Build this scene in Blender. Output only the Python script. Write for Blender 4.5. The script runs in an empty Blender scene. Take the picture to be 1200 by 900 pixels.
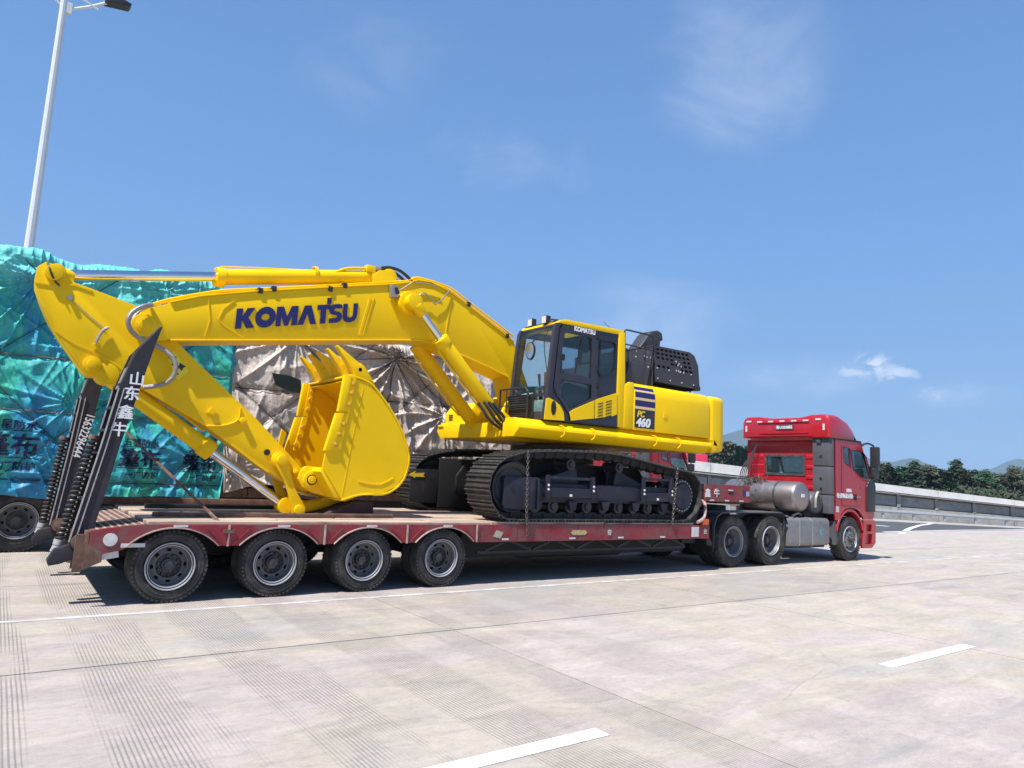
import bpy, bmesh, math, random
import numpy as np
from mathutils import Vector, Matrix, noise
from mathutils.geometry import tessellate_polygon
from math import sin, cos, pi, radians, sqrt, atan2, hypot
random.seed(7)
S = bpy.context.scene
COL = S.collection

# ---------------------------------------------------------------- camera
cam_data = bpy.data.cameras.new('camera')
cam = bpy.data.objects.new('camera', cam_data)
COL.objects.link(cam)
S.camera = cam
cam_data.sensor_width = 36.0
cam_data.lens = 24.564
cam_data.clip_start = 0.1
cam_data.clip_end = 20000
yaw, pitch, roll = 0.625941, 0.129409, 0.051591
Fw = Vector((sin(yaw)*cos(pitch), cos(yaw)*cos(pitch), sin(pitch)))
R0 = Vector((cos(yaw), -sin(yaw), 0)); U0 = R0.cross(Fw)
Rt = R0*cos(roll) + U0*sin(roll); Up = Rt.cross(Fw)
mw = Matrix((Rt, Up, -Fw)).transposed().to_4x4()
mw.translation = (-1.789426, -9.101944, 1.693671)
cam.matrix_world = mw

# ---------------------------------------------------------------- light
SUN = Vector((-0.50, -0.15, 0.86)).normalized()        # towards the sun
world = bpy.data.worlds.new('World'); S.world = world; world.use_nodes = True
wn = world.node_tree.nodes; wl = world.node_tree.links
wn.clear()
wo = wn.new('ShaderNodeOutputWorld'); bg = wn.new('ShaderNodeBackground'); wl.new(bg.outputs[0], wo.inputs[0])
sky = wn.new('ShaderNodeTexSky'); sky.sky_type = 'NISHITA'; sky.sun_disc = False
sky.sun_elevation = math.asin(SUN.z); sky.sun_rotation = atan2(SUN.x, SUN.y)
sky.altitude = 0; sky.air_density = 1.0; sky.dust_density = 0.6; sky.ozone_density = 2.2
bg.inputs[1].default_value = 0.115
geo = wn.new('ShaderNodeTexCoord')
def wmath(op, a, b=None, c=None):
    n = wn.new('ShaderNodeMath'); n.operation = op
    for i, v in enumerate((a, b, c)):
        if v is None: continue
        if isinstance(v, (int, float)): n.inputs[i].default_value = v
        else: wl.new(v, n.inputs[i])
    return n.outputs[0]
def wisp(direction, inner, outer, stretch, scale, lo, hi, amount, rotz=0.0, hold=0.45):
    """a patch of cloud round a compass direction of the sky"""
    d = Vector(direction).normalized()
    side = d.cross(Vector((0, 0, 1))).normalized(); upv = side.cross(d)
    def dot(v):
        n = wn.new('ShaderNodeVectorMath'); n.operation = 'DOT_PRODUCT'
        wl.new(geo.outputs['Generated'], n.inputs[0]); n.inputs[1].default_value = v; return n.outputs['Value']
    a, b, f = dot(side), dot(upv), dot(d)
    bs = wmath('MULTIPLY', b, stretch)
    r = wmath('SQRT', wmath('ADD', wmath('MULTIPLY', a, a), wmath('MULTIPLY', bs, bs)))
    r = wmath('ADD', r, wmath('MULTIPLY', wmath('LESS_THAN', f, 0.0), 10.0))
    fall = wn.new('ShaderNodeMapRange'); fall.interpolation_type = 'SMOOTHSTEP'
    wl.new(r, fall.inputs[0]); fall.inputs[1].default_value = outer; fall.inputs[2].default_value = inner
    mp = wn.new('ShaderNodeMapping'); wl.new(geo.outputs['Generated'], mp.inputs[0])
    mp.inputs['Scale'].default_value = (1, 1, 1.7); mp.inputs['Rotation'].default_value = (0, 0, rotz)
    nz = wn.new('ShaderNodeTexNoise'); nz.inputs['Scale'].default_value = scale; nz.inputs['Detail'].default_value = 9
    nz.inputs['Roughness'].default_value = 0.62; nz.inputs['Distortion'].default_value = 0.5
    wl.new(mp.outputs[0], nz.inputs[0])
    comb = wmath('ADD', nz.outputs[0], wmath('MULTIPLY', wmath('SUBTRACT', fall.outputs[0], 0.5), hold))
    m = wn.new('ShaderNodeMapRange'); m.interpolation_type = 'SMOOTHSTEP'; wl.new(comb, m.inputs[0])
    m.inputs[1].default_value = lo; m.inputs[2].default_value = hi; m.inputs[4].default_value = amount
    return wmath('MULTIPLY', m.outputs[0], fall.outputs[0])
CL = [
    wisp((0.6832, 0.5055, 0.527), 0.02, 0.21, 0.9, 5.5, 0.44, 0.95, 0.22),
    wisp((0.5088, 0.7503, 0.4221), 0.02, 0.24, 2.2, 7.0, 0.50, 0.95, 0.12),
    wisp((0.7152, 0.6618, 0.2246), 0.02, 0.22, 1.6, 6.0, 0.44, 0.95, 0.22),
    wisp((0.8839, 0.4395, 0.1595), 0.0, 0.055, 1.7, 30.0, 0.47, 0.63, 0.66, 0.3, 0.26),
    wisp((0.875, 0.4591, 0.1535), 0.0, 0.045, 2.2, 40.0, 0.48, 0.68, 0.50, 0.9, 0.26),
    wisp((0.8955, 0.4189, 0.1504), 0.0, 0.050, 2.3, 36.0, 0.46, 0.66, 0.55, 1.7, 0.26),
    wisp((0.9148, 0.3849, 0.1224), 0.0, 0.040, 2.0, 40.0, 0.50, 0.72, 0.35, 2.2, 0.26),
    wisp((0.9236, 0.3627, 0.1241), 0.01, 0.12, 3.0, 18.0, 0.50, 0.95, 0.22),
    wisp((0.844, 0.5149, 0.15), 0.02, 0.20, 3.0, 9.0, 0.45, 0.90, 0.22),
    wisp((0.3203, 0.7949, 0.5153), 0.02, 0.20, 1.3, 6.0, 0.50, 0.95, 0.09),
]
tot = CL[0]
for c in CL[1:]: tot = wmath('MAXIMUM', tot, c)
mx = wn.new('ShaderNodeMix'); mx.data_type = 'RGBA'
# the summer haze of the place: blue that pales only gently towards the horizon
sepz = wn.new('ShaderNodeSeparateXYZ'); wl.new(geo.outputs['Generated'], sepz.inputs[0])
grad = wn.new('ShaderNodeValToRGB'); wl.new(sepz.outputs[2], grad.inputs[0])
ge = grad.color_ramp.elements
SKYC = [(0.0, (0.238, 0.425, 0.745)), (0.10, (0.215, 0.405, 0.755)), (0.30, (0.175, 0.380, 0.785)), (0.55, (0.136, 0.305, 0.670)), (1.0, (0.10, 0.24, 0.60))]
while len(ge) < len(SKYC): ge.new(0.5)
for el, (p_, c_) in zip(ge, SKYC): el.position = p_; el.color = (*c_, 1)
gm = wn.new('ShaderNodeVectorMath'); gm.operation = 'SCALE'; wl.new(grad.outputs[0], gm.inputs[0]); gm.inputs['Scale'].default_value = 5.5
sm = wn.new('ShaderNodeMix'); sm.data_type = 'RGBA'; sm.inputs[0].default_value = 0.85
wl.new(sky.outputs[0], sm.inputs[6]); wl.new(gm.outputs[0], sm.inputs[7])
wl.new(tot, mx.inputs[0]); wl.new(sm.outputs[2], mx.inputs[6]); mx.inputs[7].default_value = (6.2, 6.3, 6.6, 1)
tint = wn.new('ShaderNodeMix'); tint.data_type = 'RGBA'; tint.blend_type = 'MULTIPLY'; tint.inputs[0].default_value = 1.0
wl.new(mx.outputs[2], tint.inputs[6]); tint.inputs[7].default_value = (1.0, 1.0, 1.0, 1)
wl.new(tint.outputs[2], bg.inputs[0])

sd = bpy.data.lights.new('sun', 'SUN'); sd.energy = 4.5; sd.angle = radians(0.53); sd.color = (1.0, 0.965, 0.91)
so = bpy.data.objects.new('sun', sd); COL.objects.link(so)
so.rotation_euler = SUN.to_track_quat('Z', 'Y').to_euler(); so.location = (0, 0, 30)
S.view_settings.view_transform = 'Standard'; S.view_settings.look = 'None'
S.view_settings.gamma = 1.0; S.view_settings.exposure = 0.68
try: S.view_settings.use_curve_mapping = False
except Exception: pass
S.render.engine = 'CYCLES'
S.cycles.max_bounces = 8; S.cycles.transparent_max_bounces = 12
S.cycles.sample_clamp_indirect = 6

# ---------------------------------------------------------------- materials
def ramp_node(nt, fac, stops, interp='LINEAR'):
    n = nt.nodes.new('ShaderNodeValToRGB'); n.color_ramp.interpolation = interp
    e = n.color_ramp.elements
    while len(e) < len(stops): e.new(0.5)
    for el, (p, c) in zip(e, stops):
        el.position = p; el.color = (*c, 1) if len(c) == 3 else c
    nt.links.new(fac, n.inputs[0]); return n.outputs[0]
def noise_node(nt, vec, scale, detail=4, rough=0.55, dist=0.0, dim=None):
    n = nt.nodes.new('ShaderNodeTexNoise'); n.inputs['Scale'].default_value = scale
    n.inputs['Detail'].default_value = detail; n.inputs['Roughness'].default_value = rough
    n.inputs['Distortion'].default_value = dist
    if vec is not None: nt.links.new(vec, n.inputs['Vector'])
    return n.outputs[0]
def math_node(nt, op, a, b=None, c=None, clamp=False):
    n = nt.nodes.new('ShaderNodeMath'); n.operation = op; n.use_clamp = clamp
    for i, v in enumerate((a, b, c)):
        if v is None: continue
        if isinstance(v, (int, float)): n.inputs[i].default_value = v
        else: nt.links.new(v, n.inputs[i])
    return n.outputs[0]
def mix_node(nt, fac, a, b, blend='MIX'):
    n = nt.nodes.new('ShaderNodeMix'); n.data_type = 'RGBA'; n.blend_type = blend
    for i, v in ((0, fac), (6, a), (7, b)):
        if isinstance(v, (int, float)): n.inputs[i].default_value = v
        elif isinstance(v, tuple): n.inputs[i].default_value = (*v, 1) if len(v) == 3 else v
        else: nt.links.new(v, n.inputs[i])
    return n.outputs[2]
def map_node(nt, vec, scale=(1, 1, 1), rot=(0, 0, 0), loc=(0, 0, 0)):
    n = nt.nodes.new('ShaderNodeMapping'); nt.links.new(vec, n.inputs[0])
    n.inputs['Scale'].default_value = scale; n.inputs['Rotation'].default_value = rot; n.inputs['Location'].default_value = loc
    return n.outputs[0]
def bump_node(nt, h, strength, dist=0.01, normal=None):
    n = nt.nodes.new('ShaderNodeBump'); n.inputs['Strength'].default_value = strength
    n.inputs['Distance'].default_value = dist; nt.links.new(h, n.inputs['Height'])
    if normal is not None: nt.links.new(normal, n.inputs['Normal'])
    return n.outputs[0]
def new_mat(name):
    m = bpy.data.materials.new(name); m.use_nodes = True
    nt = m.node_tree; b = nt.nodes['Principled BSDF']
    tc = nt.nodes.new('ShaderNodeTexCoord')
    return m, nt, b, tc.outputs['Object']
def mat(name, col, rough=0.5, metal=0.0, var=0.12, scale=3.0, dirt=None, dirt_amt=0.0, dirt_scale=2.0,
        bump=0.0, bscale=60.0, coat=0.0, stretch=(1, 1, 1), spec=0.5):
    m, nt, b, oc = new_mat(name)
    v = map_node(nt, oc, stretch)
    n1 = noise_node(nt, v, scale, 5, 0.6)
    lo = tuple(max(0, c*(1-var)) for c in col); hi = tuple(min(1, c*(1+var)) for c in col)
    base = ramp_node(nt, n1, [(0.3, lo), (0.7, hi)])
    rgh = rough
    if dirt is not None:
        n2 = noise_node(nt, v, dirt_scale, 8, 0.68, 0.6)
        f = ramp_node(nt, n2, [(0.62-0.3*dirt_amt, (0, 0, 0)), (0.78-0.2*dirt_amt, (1, 1, 1))])
        f = math_node(nt, 'MULTIPLY', f, min(1.0, 0.35+dirt_amt))
        base = mix_node(nt, f, base, dirt)
        rgh = math_node(nt, 'ADD', math_node(nt, 'MULTIPLY', f, 0.8-rough), rough)
    nt.links.new(base, b.inputs['Base Color'])
    if isinstance(rgh, (int, float)):
        n3 = noise_node(nt, v, scale*4, 3, 0.5)
        rr = math_node(nt, 'ADD', math_node(nt, 'MULTIPLY', n3, 0.2), rough-0.1)
        nt.links.new(rr, b.inputs['Roughness'])
    else: nt.links.new(rgh, b.inputs['Roughness'])
    b.inputs['Metallic'].default_value = metal
    b.inputs['Specular IOR Level'].default_value = spec
    if coat: b.inputs['Coat Weight'].default_value = coat; b.inputs['Coat Roughness'].default_value = 0.08
    if bump:
        nt.links.new(bump_node(nt, noise_node(nt, v, bscale, 5, 0.6), bump, 0.01), b.inputs['Normal'])
    return m
def glass_mat(name, tint=(0.5, 0.62, 0.6), opac=0.25, body=(0.02, 0.03, 0.03)):
    m = bpy.data.materials.new(name); m.use_nodes = True; nt = m.node_tree; nt.nodes.clear()
    out = nt.nodes.new('ShaderNodeOutputMaterial')
    tr = nt.nodes.new('ShaderNodeBsdfTransparent'); tr.inputs[0].default_value = (*tint, 1)
    df = nt.nodes.new('ShaderNodeBsdfDiffuse'); df.inputs[0].default_value = (*body, 1)
    gl = nt.nodes.new('ShaderNodeBsdfGlossy'); gl.inputs['Roughness'].default_value = 0.02
    lw = nt.nodes.new('ShaderNodeLayerWeight'); lw.inputs['Blend'].default_value = 0.5
    fz = math_node(nt, 'ADD', math_node(nt, 'MULTIPLY', math_node(nt, 'POWER', lw.outputs['Facing'], 5.0), 0.96), 0.045)
    m1 = nt.nodes.new('ShaderNodeMixShader'); m1.inputs[0].default_value = opac
    nt.links.new(tr.outputs[0], m1.inputs[1]); nt.links.new(df.outputs[0], m1.inputs[2])
    m2 = nt.nodes.new('ShaderNodeMixShader'); nt.links.new(fz, m2.inputs[0])
    nt.links.new(m1.outputs[0], m2.inputs[1]); nt.links.new(gl.outputs[0], m2.inputs[2])
    nt.links.new(m2.outputs[0], out.inputs[0]); return m

DUSTC = (0.36, 0.30, 0.24)
RUST = (0.16, 0.07, 0.035)
YEL = mat('yellow_paint', (0.90, 0.572, 0.001), 0.38, var=0.04, scale=1.2, bump=0.02, bscale=90, spec=0.22)
YEL2 = mat('yellow_arm_paint', (0.86, 0.540, 0.001), 0.42, var=0.06, scale=0.9, dirt=(0.80, 0.50, 0.02), dirt_amt=0.12, dirt_scale=1.4, spec=0.22)
BLK = mat('black_paint', (0.022, 0.022, 0.026), 0.45, dirt=(0.10, 0.09, 0.08), dirt_amt=0.15)
BLKM = mat('matt_black', (0.012, 0.012, 0.013), 0.7)
GREY = mat('charcoal_cover_paint', (0.045, 0.042, 0.050), 0.55, dirt=(0.12, 0.11, 0.10), dirt_amt=0.15, dirt_scale=6)
FRAME = mat('undercarriage_paint', (0.019, 0.020, 0.034), 0.5, spec=0.35, dirt=(0.07, 0.06, 0.06), dirt_amt=0.3, dirt_scale=3)
SHOE = mat('track_steel', (0.055, 0.052, 0.052), 0.55, metal=0.4, dirt=(0.17, 0.14, 0.12), dirt_amt=0.45, dirt_scale=6, bump=0.2)
CHR = mat('chrome_rod', (0.75, 0.75, 0.76), 0.12, metal=1.0, var=0.03)
STEEL = mat('worn_steel', (0.40, 0.38, 0.36), 0.45, metal=0.7, dirt=(0.2, 0.17, 0.14), dirt_amt=0.3)
STAINL = mat('brushed_tank_steel', (0.33, 0.285, 0.275), 0.38, metal=0.75, var=0.08, scale=4, dirt=(0.30, 0.26, 0.24), dirt_amt=0.3, dirt_scale=3, bump=0.03)
RED = mat('red_skirt_paint', (0.245, 0.016, 0.026), 0.5, var=0.22, scale=3, dirt=(0.16, 0.085, 0.075), dirt_amt=0.62, dirt_scale=3.6, bump=0.12, bscale=30, stretch=(1, 1, 1.2))
REDC = mat('red_cab_paint', (0.40, 0.009, 0.018), 0.30, var=0.05, scale=1.5, coat=0.5, dirt=(0.30, 0.10, 0.09), dirt_amt=0.12, dirt_scale=3)
EDGE = mat('worn_edge_steel', (0.42, 0.30, 0.26), 0.6, var=0.3, scale=12, dirt=RUST, dirt_amt=0.3, dirt_scale=8)
RUSTM = mat('rusty_steel', (0.14, 0.075, 0.05), 0.8, var=0.4, scale=6, dirt=(0.30, 0.22, 0.17), dirt_amt=0.35, dirt_scale=5, bump=0.3)
CHAS = mat('chassis_black', (0.018, 0.017, 0.018), 0.65, dirt=(0.07, 0.06, 0.055), dirt_amt=0.25)
RUB = mat('tyre_rubber', (0.033, 0.032, 0.031), 0.85, var=0.25, scale=5, dirt=(0.115, 0.100, 0.088), dirt_amt=0.45, dirt_scale=4, bump=0.1)
RIML = mat('rim_edge_grey', (0.42, 0.42, 0.43), 0.4, metal=0.3, var=0.1, scale=6, dirt=(0.2, 0.18, 0.17), dirt_amt=0.25, dirt_scale=9)
RIM = mat('wheel_rim_grey', (0.17, 0.17, 0.175), 0.45, metal=0.3, var=0.15, scale=5, dirt=(0.15, 0.13, 0.12), dirt_amt=0.35, dirt_scale=7)
RIMD = mat('hub_dark', (0.05, 0.048, 0.048), 0.6, dirt=(0.16, 0.14, 0.13), dirt_amt=0.3, dirt_scale=9)
WHT = mat('white_print', (0.78, 0.78, 0.78), 0.55, var=0.03)
NAVY = mat('navy_print', (0.016, 0.014, 0.11), 0.4, var=0.04)
INKY = mat('yellow_print', (0.82, 0.55, 0.02), 0.45, var=0.03)
REFR = mat('reflective_red_tape', (0.50, 0.05, 0.05), 0.35, var=0.1, scale=20)
REFW = mat('reflective_white_tape', (0.60, 0.58, 0.56), 0.35, var=0.15, scale=20)
ORNG = mat('orange_marker', (0.65, 0.10, 0.02), 0.4)
GLS = glass_mat('cab_glass', (0.94, 0.975, 0.955), 0.015, (0.3, 0.33, 0.3))
GLSD = glass_mat('dark_glass', (0.66, 0.75, 0.77), 0.16, (0.09, 0.13, 0.14))
GALV = mat('galvanised_steel', (0.55, 0.56, 0.57), 0.45, metal=0.5, var=0.08)
CONC = mat('barrier_concrete', (0.34, 0.33, 0.31), 0.9, var=0.15, scale=2, dirt=(0.16, 0.155, 0.15), dirt_amt=0.35, dirt_scale=1.2, bump=0.2, bscale=20)
CONCW = mat('white_parapet_concrete', (0.60, 0.59, 0.57), 0.85, var=0.08, scale=1.5, dirt=(0.35, 0.34, 0.32), dirt_amt=0.2, dirt_scale=1)

# ---------------------------------------------------------------- mesh helpers
class MB:
    def __init__(s): s.v = []; s.f = []
    def add(s, vs, fs):
        o = len(s.v); s.v += [tuple(v) for v in vs]; s.f += [tuple(i+o for i in f) for f in fs]; return s
    def box(s, x0, x1, y0, y1, z0, z1):
        vs = [(x, y, z) for z in (z0, z1) for y in (y0, y1) for x in (x0, x1)]
        return s.add(vs, [(0, 2, 3, 1), (4, 5, 7, 6), (0, 1, 5, 4), (1, 3, 7, 5), (3, 2, 6, 7), (2, 0, 4, 6)])
    def prism(s, prof, d0, d1, axis='y'):
        n = len(prof)
        a = sum(prof[i][0]*prof[(i+1) % n][1]-prof[(i+1) % n][0]*prof[i][1] for i in range(n))
        if a < 0: prof = prof[::-1]
        def P(a, b, d):
            return (a, d, b) if axis == 'y' else ((d, a, b) if axis == 'x' else (a, b, d))
        vs = [P(a, b, d0) for a, b in prof]+[P(a, b, d1) for a, b in prof]
        fs = [tuple(range(n)), tuple(range(2*n-1, n-1, -1))]
        fs += [(i+n, (i+1) % n+n, (i+1) % n, i) for i in range(n)]
        if axis != 'y': fs = [tuple(reversed(f)) for f in fs]
        return s.add(vs, fs)
    def plate(s, loops, d0, d1, axis='y'):
        """flat plate with holes: first loop outside, the rest holes"""
        def P(a, b, d):
            return (a, d, b) if axis == 'y' else ((d, a, b) if axis == 'x' else (a, b, d))
        flat = [pt for l in loops for pt in l]; n = len(flat)
        tris = tessellate_polygon([[Vector((a, b, 0)) for a, b in l] for l in loops])
        vs = [P(a, b, d0) for a, b in flat]+[P(a, b, d1) for a, b in flat]
        fs = [tuple(t) for t in tris]+[tuple(i+n for i in reversed(t)) for t in tris]
        o = 0
        for l in loops:
            k = len(l)
            fs += [(o+i, o+(i+1) % k, o+(i+1) % k+n, o+i+n) for i in range(k)]
            o += k
        return s.add(vs, fs)
    def cyl(s, p0, p1, r0, r1=None, n=16, caps=True, ph=0.0):
        p0 = Vector(p0); p1 = Vector(p1); r1 = r0 if r1 is None else r1
        d = (p1-p0).normalized(); a = d.orthogonal().normalized()
        if abs(d.y) > 0.99: a = Vector((1, 0, 0))
        b = d.cross(a)
        vs = []
        for p, r in ((p0, r0), (p1, r1)):
            for i in range(n):
                t = 2*pi*i/n+ph; vs.append(p+a*(r*cos(t))+b*(r*sin(t)))
        fs = [(i, (i+1) % n, (i+1) % n+n, i+n) for i in range(n)]
        if caps: fs += [tuple(range(n-1, -1, -1)), tuple(range(n, 2*n))]
        return s.add(vs, fs)
    def tube(s, pts, r, n=8, smooth=3):
        pts = [Vector(p) for p in pts]
        if smooth and len(pts) > 2:
            q = []
            for i in range(len(pts)-1):
                p0 = pts[max(i-1, 0)]; p1 = pts[i]; p2 = pts[i+1]; p3 = pts[min(i+2, len(pts)-1)]
                for k in range(smooth):
                    t = k/smooth
                    q.append(0.5*((2*p1)+(p2-p0)*t+(2*p0-5*p1+4*p2-p3)*t*t+(3*p1-p0-3*p2+p3)*t**3))
            q.append(pts[-1]); pts = q
        vs = []; fs = []; a = None
        for i, p in enumerate(pts):
            d = (pts[min(i+1, len(pts)-1)]-pts[max(i-1, 0)]).normalized()
            if a is None: a = d.orthogonal().normalized()
            a = (a-d*a.dot(d)).normalized(); b = d.cross(a)
            vs += [p+a*(r*cos(2*pi*k/n))+b*(r*sin(2*pi*k/n)) for k in range(n)]
        for i in range(len(pts)-1):
            fs += [(i*n+k, i*n+(k+1) % n, (i+1)*n+(k+1) % n, (i+1)*n+k) for k in range(n)]
        m = len(pts)-1
        fs += [tuple(range(n-1, -1, -1)), tuple(range(m*n, m*n+n))]
        return s.add(vs, fs)
    def lathe(s, c, axis, prof, n=32, closed=False):
        """prof: (along, radius) pairs along the axis from c"""
        c = Vector(c); d = Vector(axis).normalized(); a = Vector((1, 0, 0)) if abs(d.x) < 0.9 else Vector((0, 0, 1))
        a = (a-d*a.dot(d)).normalized(); b = d.cross(a)
        vs = [c+d*t+a*(r*cos(2*pi*k/n))+b*(r*sin(2*pi*k/n)) for t, r in prof for k in range(n)]
        fs = []
        for i in range(len(prof)-1):
            fs += [(i*n+k, i*n+(k+1) % n, (i+1)*n+(k+1) % n, (i+1)*n+k) for k in range(n)]
        return s.add(vs, fs)
    def hull_bar(s, p0, p1, w, h, up=(0, 0, 1)):
        """rectangular bar from p0 to p1"""
        p0 = Vector(p0); p1 = Vector(p1); d = (p1-p0).normalized(); u = Vector(up)
        a = d.cross(u).normalized(); b = a.cross(d)
        vs = [p+a*(sx*w/2)+b*(sz*h/2) for p in (p0, p1) for sx, sz in ((-1, -1), (1, -1), (1, 1), (-1, 1))]
        return s.add(vs, [(3, 2, 1, 0), (4, 5, 6, 7), (0, 1, 5, 4), (1, 2, 6, 5), (2, 3, 7, 6), (3, 0, 4, 7)])

def finish(me, bevel=0.0, seg=2, angle=35):
    bm = bmesh.new(); bm.from_mesh(me)
    bmesh.ops.remove_doubles(bm, verts=bm.verts, dist=1e-5)
    bmesh.ops.recalc_face_normals(bm, faces=bm.faces)
    if bevel > 0:
        es = [e for e in bm.edges if len(e.link_faces) == 2 and e.calc_face_angle(0) > radians(28)]
        if es:
            bmesh.ops.bevel(bm, geom=es, offset=bevel, segments=seg, profile=0.6, affect='EDGES', clamp_overlap=True)
    bm.to_mesh(me); bm.free()
    me.polygons.foreach_set('use_smooth', [True]*len(me.polygons))
    try: me.set_sharp_from_angle(angle=radians(angle))
    except Exception: pass
    me.update()
def mesh_of(mb, name, m, bevel=0.0, seg=2, angle=35, off=(0, 0, 0)):
    me = bpy.data.meshes.new(name)
    ox, oy, oz = off
    me.from_pydata([(x-ox, y-oy, z-oz) for x, y, z in mb.v], [], mb.f)
    if not isinstance(m, (list, tuple)): m = [m]
    for k in m: me.materials.append(k)
    finish(me, bevel, seg, angle)
    return me
def wloc(o):
    l = Vector((0, 0, 0))
    while o is not None: l = l+o.location; o = o.parent
    return l
def obj(name, mb, m, parent=None, bevel=0.0, seg=2, angle=35, at=None, label=None):
    """link a mesh given in world coordinates as ONE object; its origin sits at `at` or on its parent's"""
    base = wloc(parent) if parent else Vector((0, 0, 0))
    org = Vector(at) if at is not None else base
    me = mesh_of(mb, name, m, bevel, seg, angle, org)
    o = bpy.data.objects.new(name, me); COL.objects.link(o)
    if parent: o.parent = parent
    o.location = org-base
    if label: o['label'] = label
    return o
def pieces(mb):
    par = list(range(len(mb.v)))
    def find(a):
        while par[a] != a: par[a] = par[par[a]]; a = par[a]
        return a
    for f in mb.f:
        r = find(f[0])
        for k in f[1:]: par[find(k)] = r
    g = {}
    for f in mb.f: g.setdefault(find(f[0]), []).append(f)
    out = []
    for fs in g.values():
        ids = sorted({i for f in fs for i in f}); mp = {i: k for k, i in enumerate(ids)}
        q = MB(); q.v = [mb.v[i] for i in ids]; q.f = [tuple(mp[i] for i in f) for f in fs]; out.append(q)
    return out
def objs(name, mb, m, parent=None, **k):
    """each loose piece of the mesh becomes an object of its own"""
    return [obj(name, q, m, parent, **k) for q in pieces(mb)][0]
def tag(o, label=None, cat=None, group=None, kind=None):
    if label: o['label'] = label
    if cat: o['category'] = cat
    if group: o['group'] = group
    if kind: o['kind'] = kind
    return o
def thing(name, loc, label, cat, group=None):
    o = bpy.data.objects.new(name, None); COL.objects.link(o); o.location = loc
    o.empty_display_size = 0.3
    return tag(o, label, cat, group)
def share(name, me, parent, loc, rot=None, label=None):
    """another child using the same mesh, at world place loc"""
    o = bpy.data.objects.new(name, me); COL.objects.link(o); o.parent = parent
    o.location = Vector(loc)-wloc(parent)
    if rot: o.rotation_euler = rot
    if label: o['label'] = label
    return o
def copy_tree(o, parent=None):
    c = o.copy(); COL.objects.link(c)
    if parent is not None: c.parent = parent
    for ch in [k for k in o.children]: copy_tree(ch, c)
    return c
def embolden(me, b, name):
    """thicken letters by laying shifted copies over each other, each a hair prouder"""
    if b <= 0: return me
    V = [v.co.copy() for v in me.vertices]; F = [tuple(p.vertices) for p in me.polygons]
    vs, fs = [], []
    for k, (dx, dy) in enumerate(((0, 0), (b, b*.6), (-b, b*.6), (b, -b*.6), (-b, -b*.6))):
        o = len(vs); vs += [(v.x+dx, v.y+dy, v.z+0.0003*k*(1 if v.z >= 0 else -1)) for v in V]; fs += [tuple(i+o for i in f) for f in F]
    n = bpy.data.meshes.new(name); n.from_pydata(vs, [], fs); return n
def text_obj(name, body, m, parent, loc, size, rot=(pi/2, 0, 0), bold=0.0, shear=0.0, xs=1.0, ext=0.0015, align='LEFT', line=1.0):
    c = bpy.data.curves.new(name, 'FONT'); c.body = body; c.size = size; c.extrude = ext
    c.shear = shear; c.align_x = align; c.space_line = line
    t = bpy.data.objects.new(name, c)
    COL.objects.link(t)
    me = bpy.data.meshes.new_from_object(t)
    bpy.data.objects.remove(t); bpy.data.curves.remove(c)
    me = embolden(me, bold, name)
    for v in me.vertices: v.co.x *= xs
    me.materials.clear(); me.materials.append(m)
    o = bpy.data.objects.new(name, me); COL.objects.link(o); o.parent = parent
    o.location = Vector(loc)-(wloc(parent) if parent else Vector((0, 0, 0))); o.rotation_euler = rot
    return o
def lerp(a, b, t): return a+(b-a)*t
def at_xz(p, y): return (p[0], y, p[1])


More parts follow.
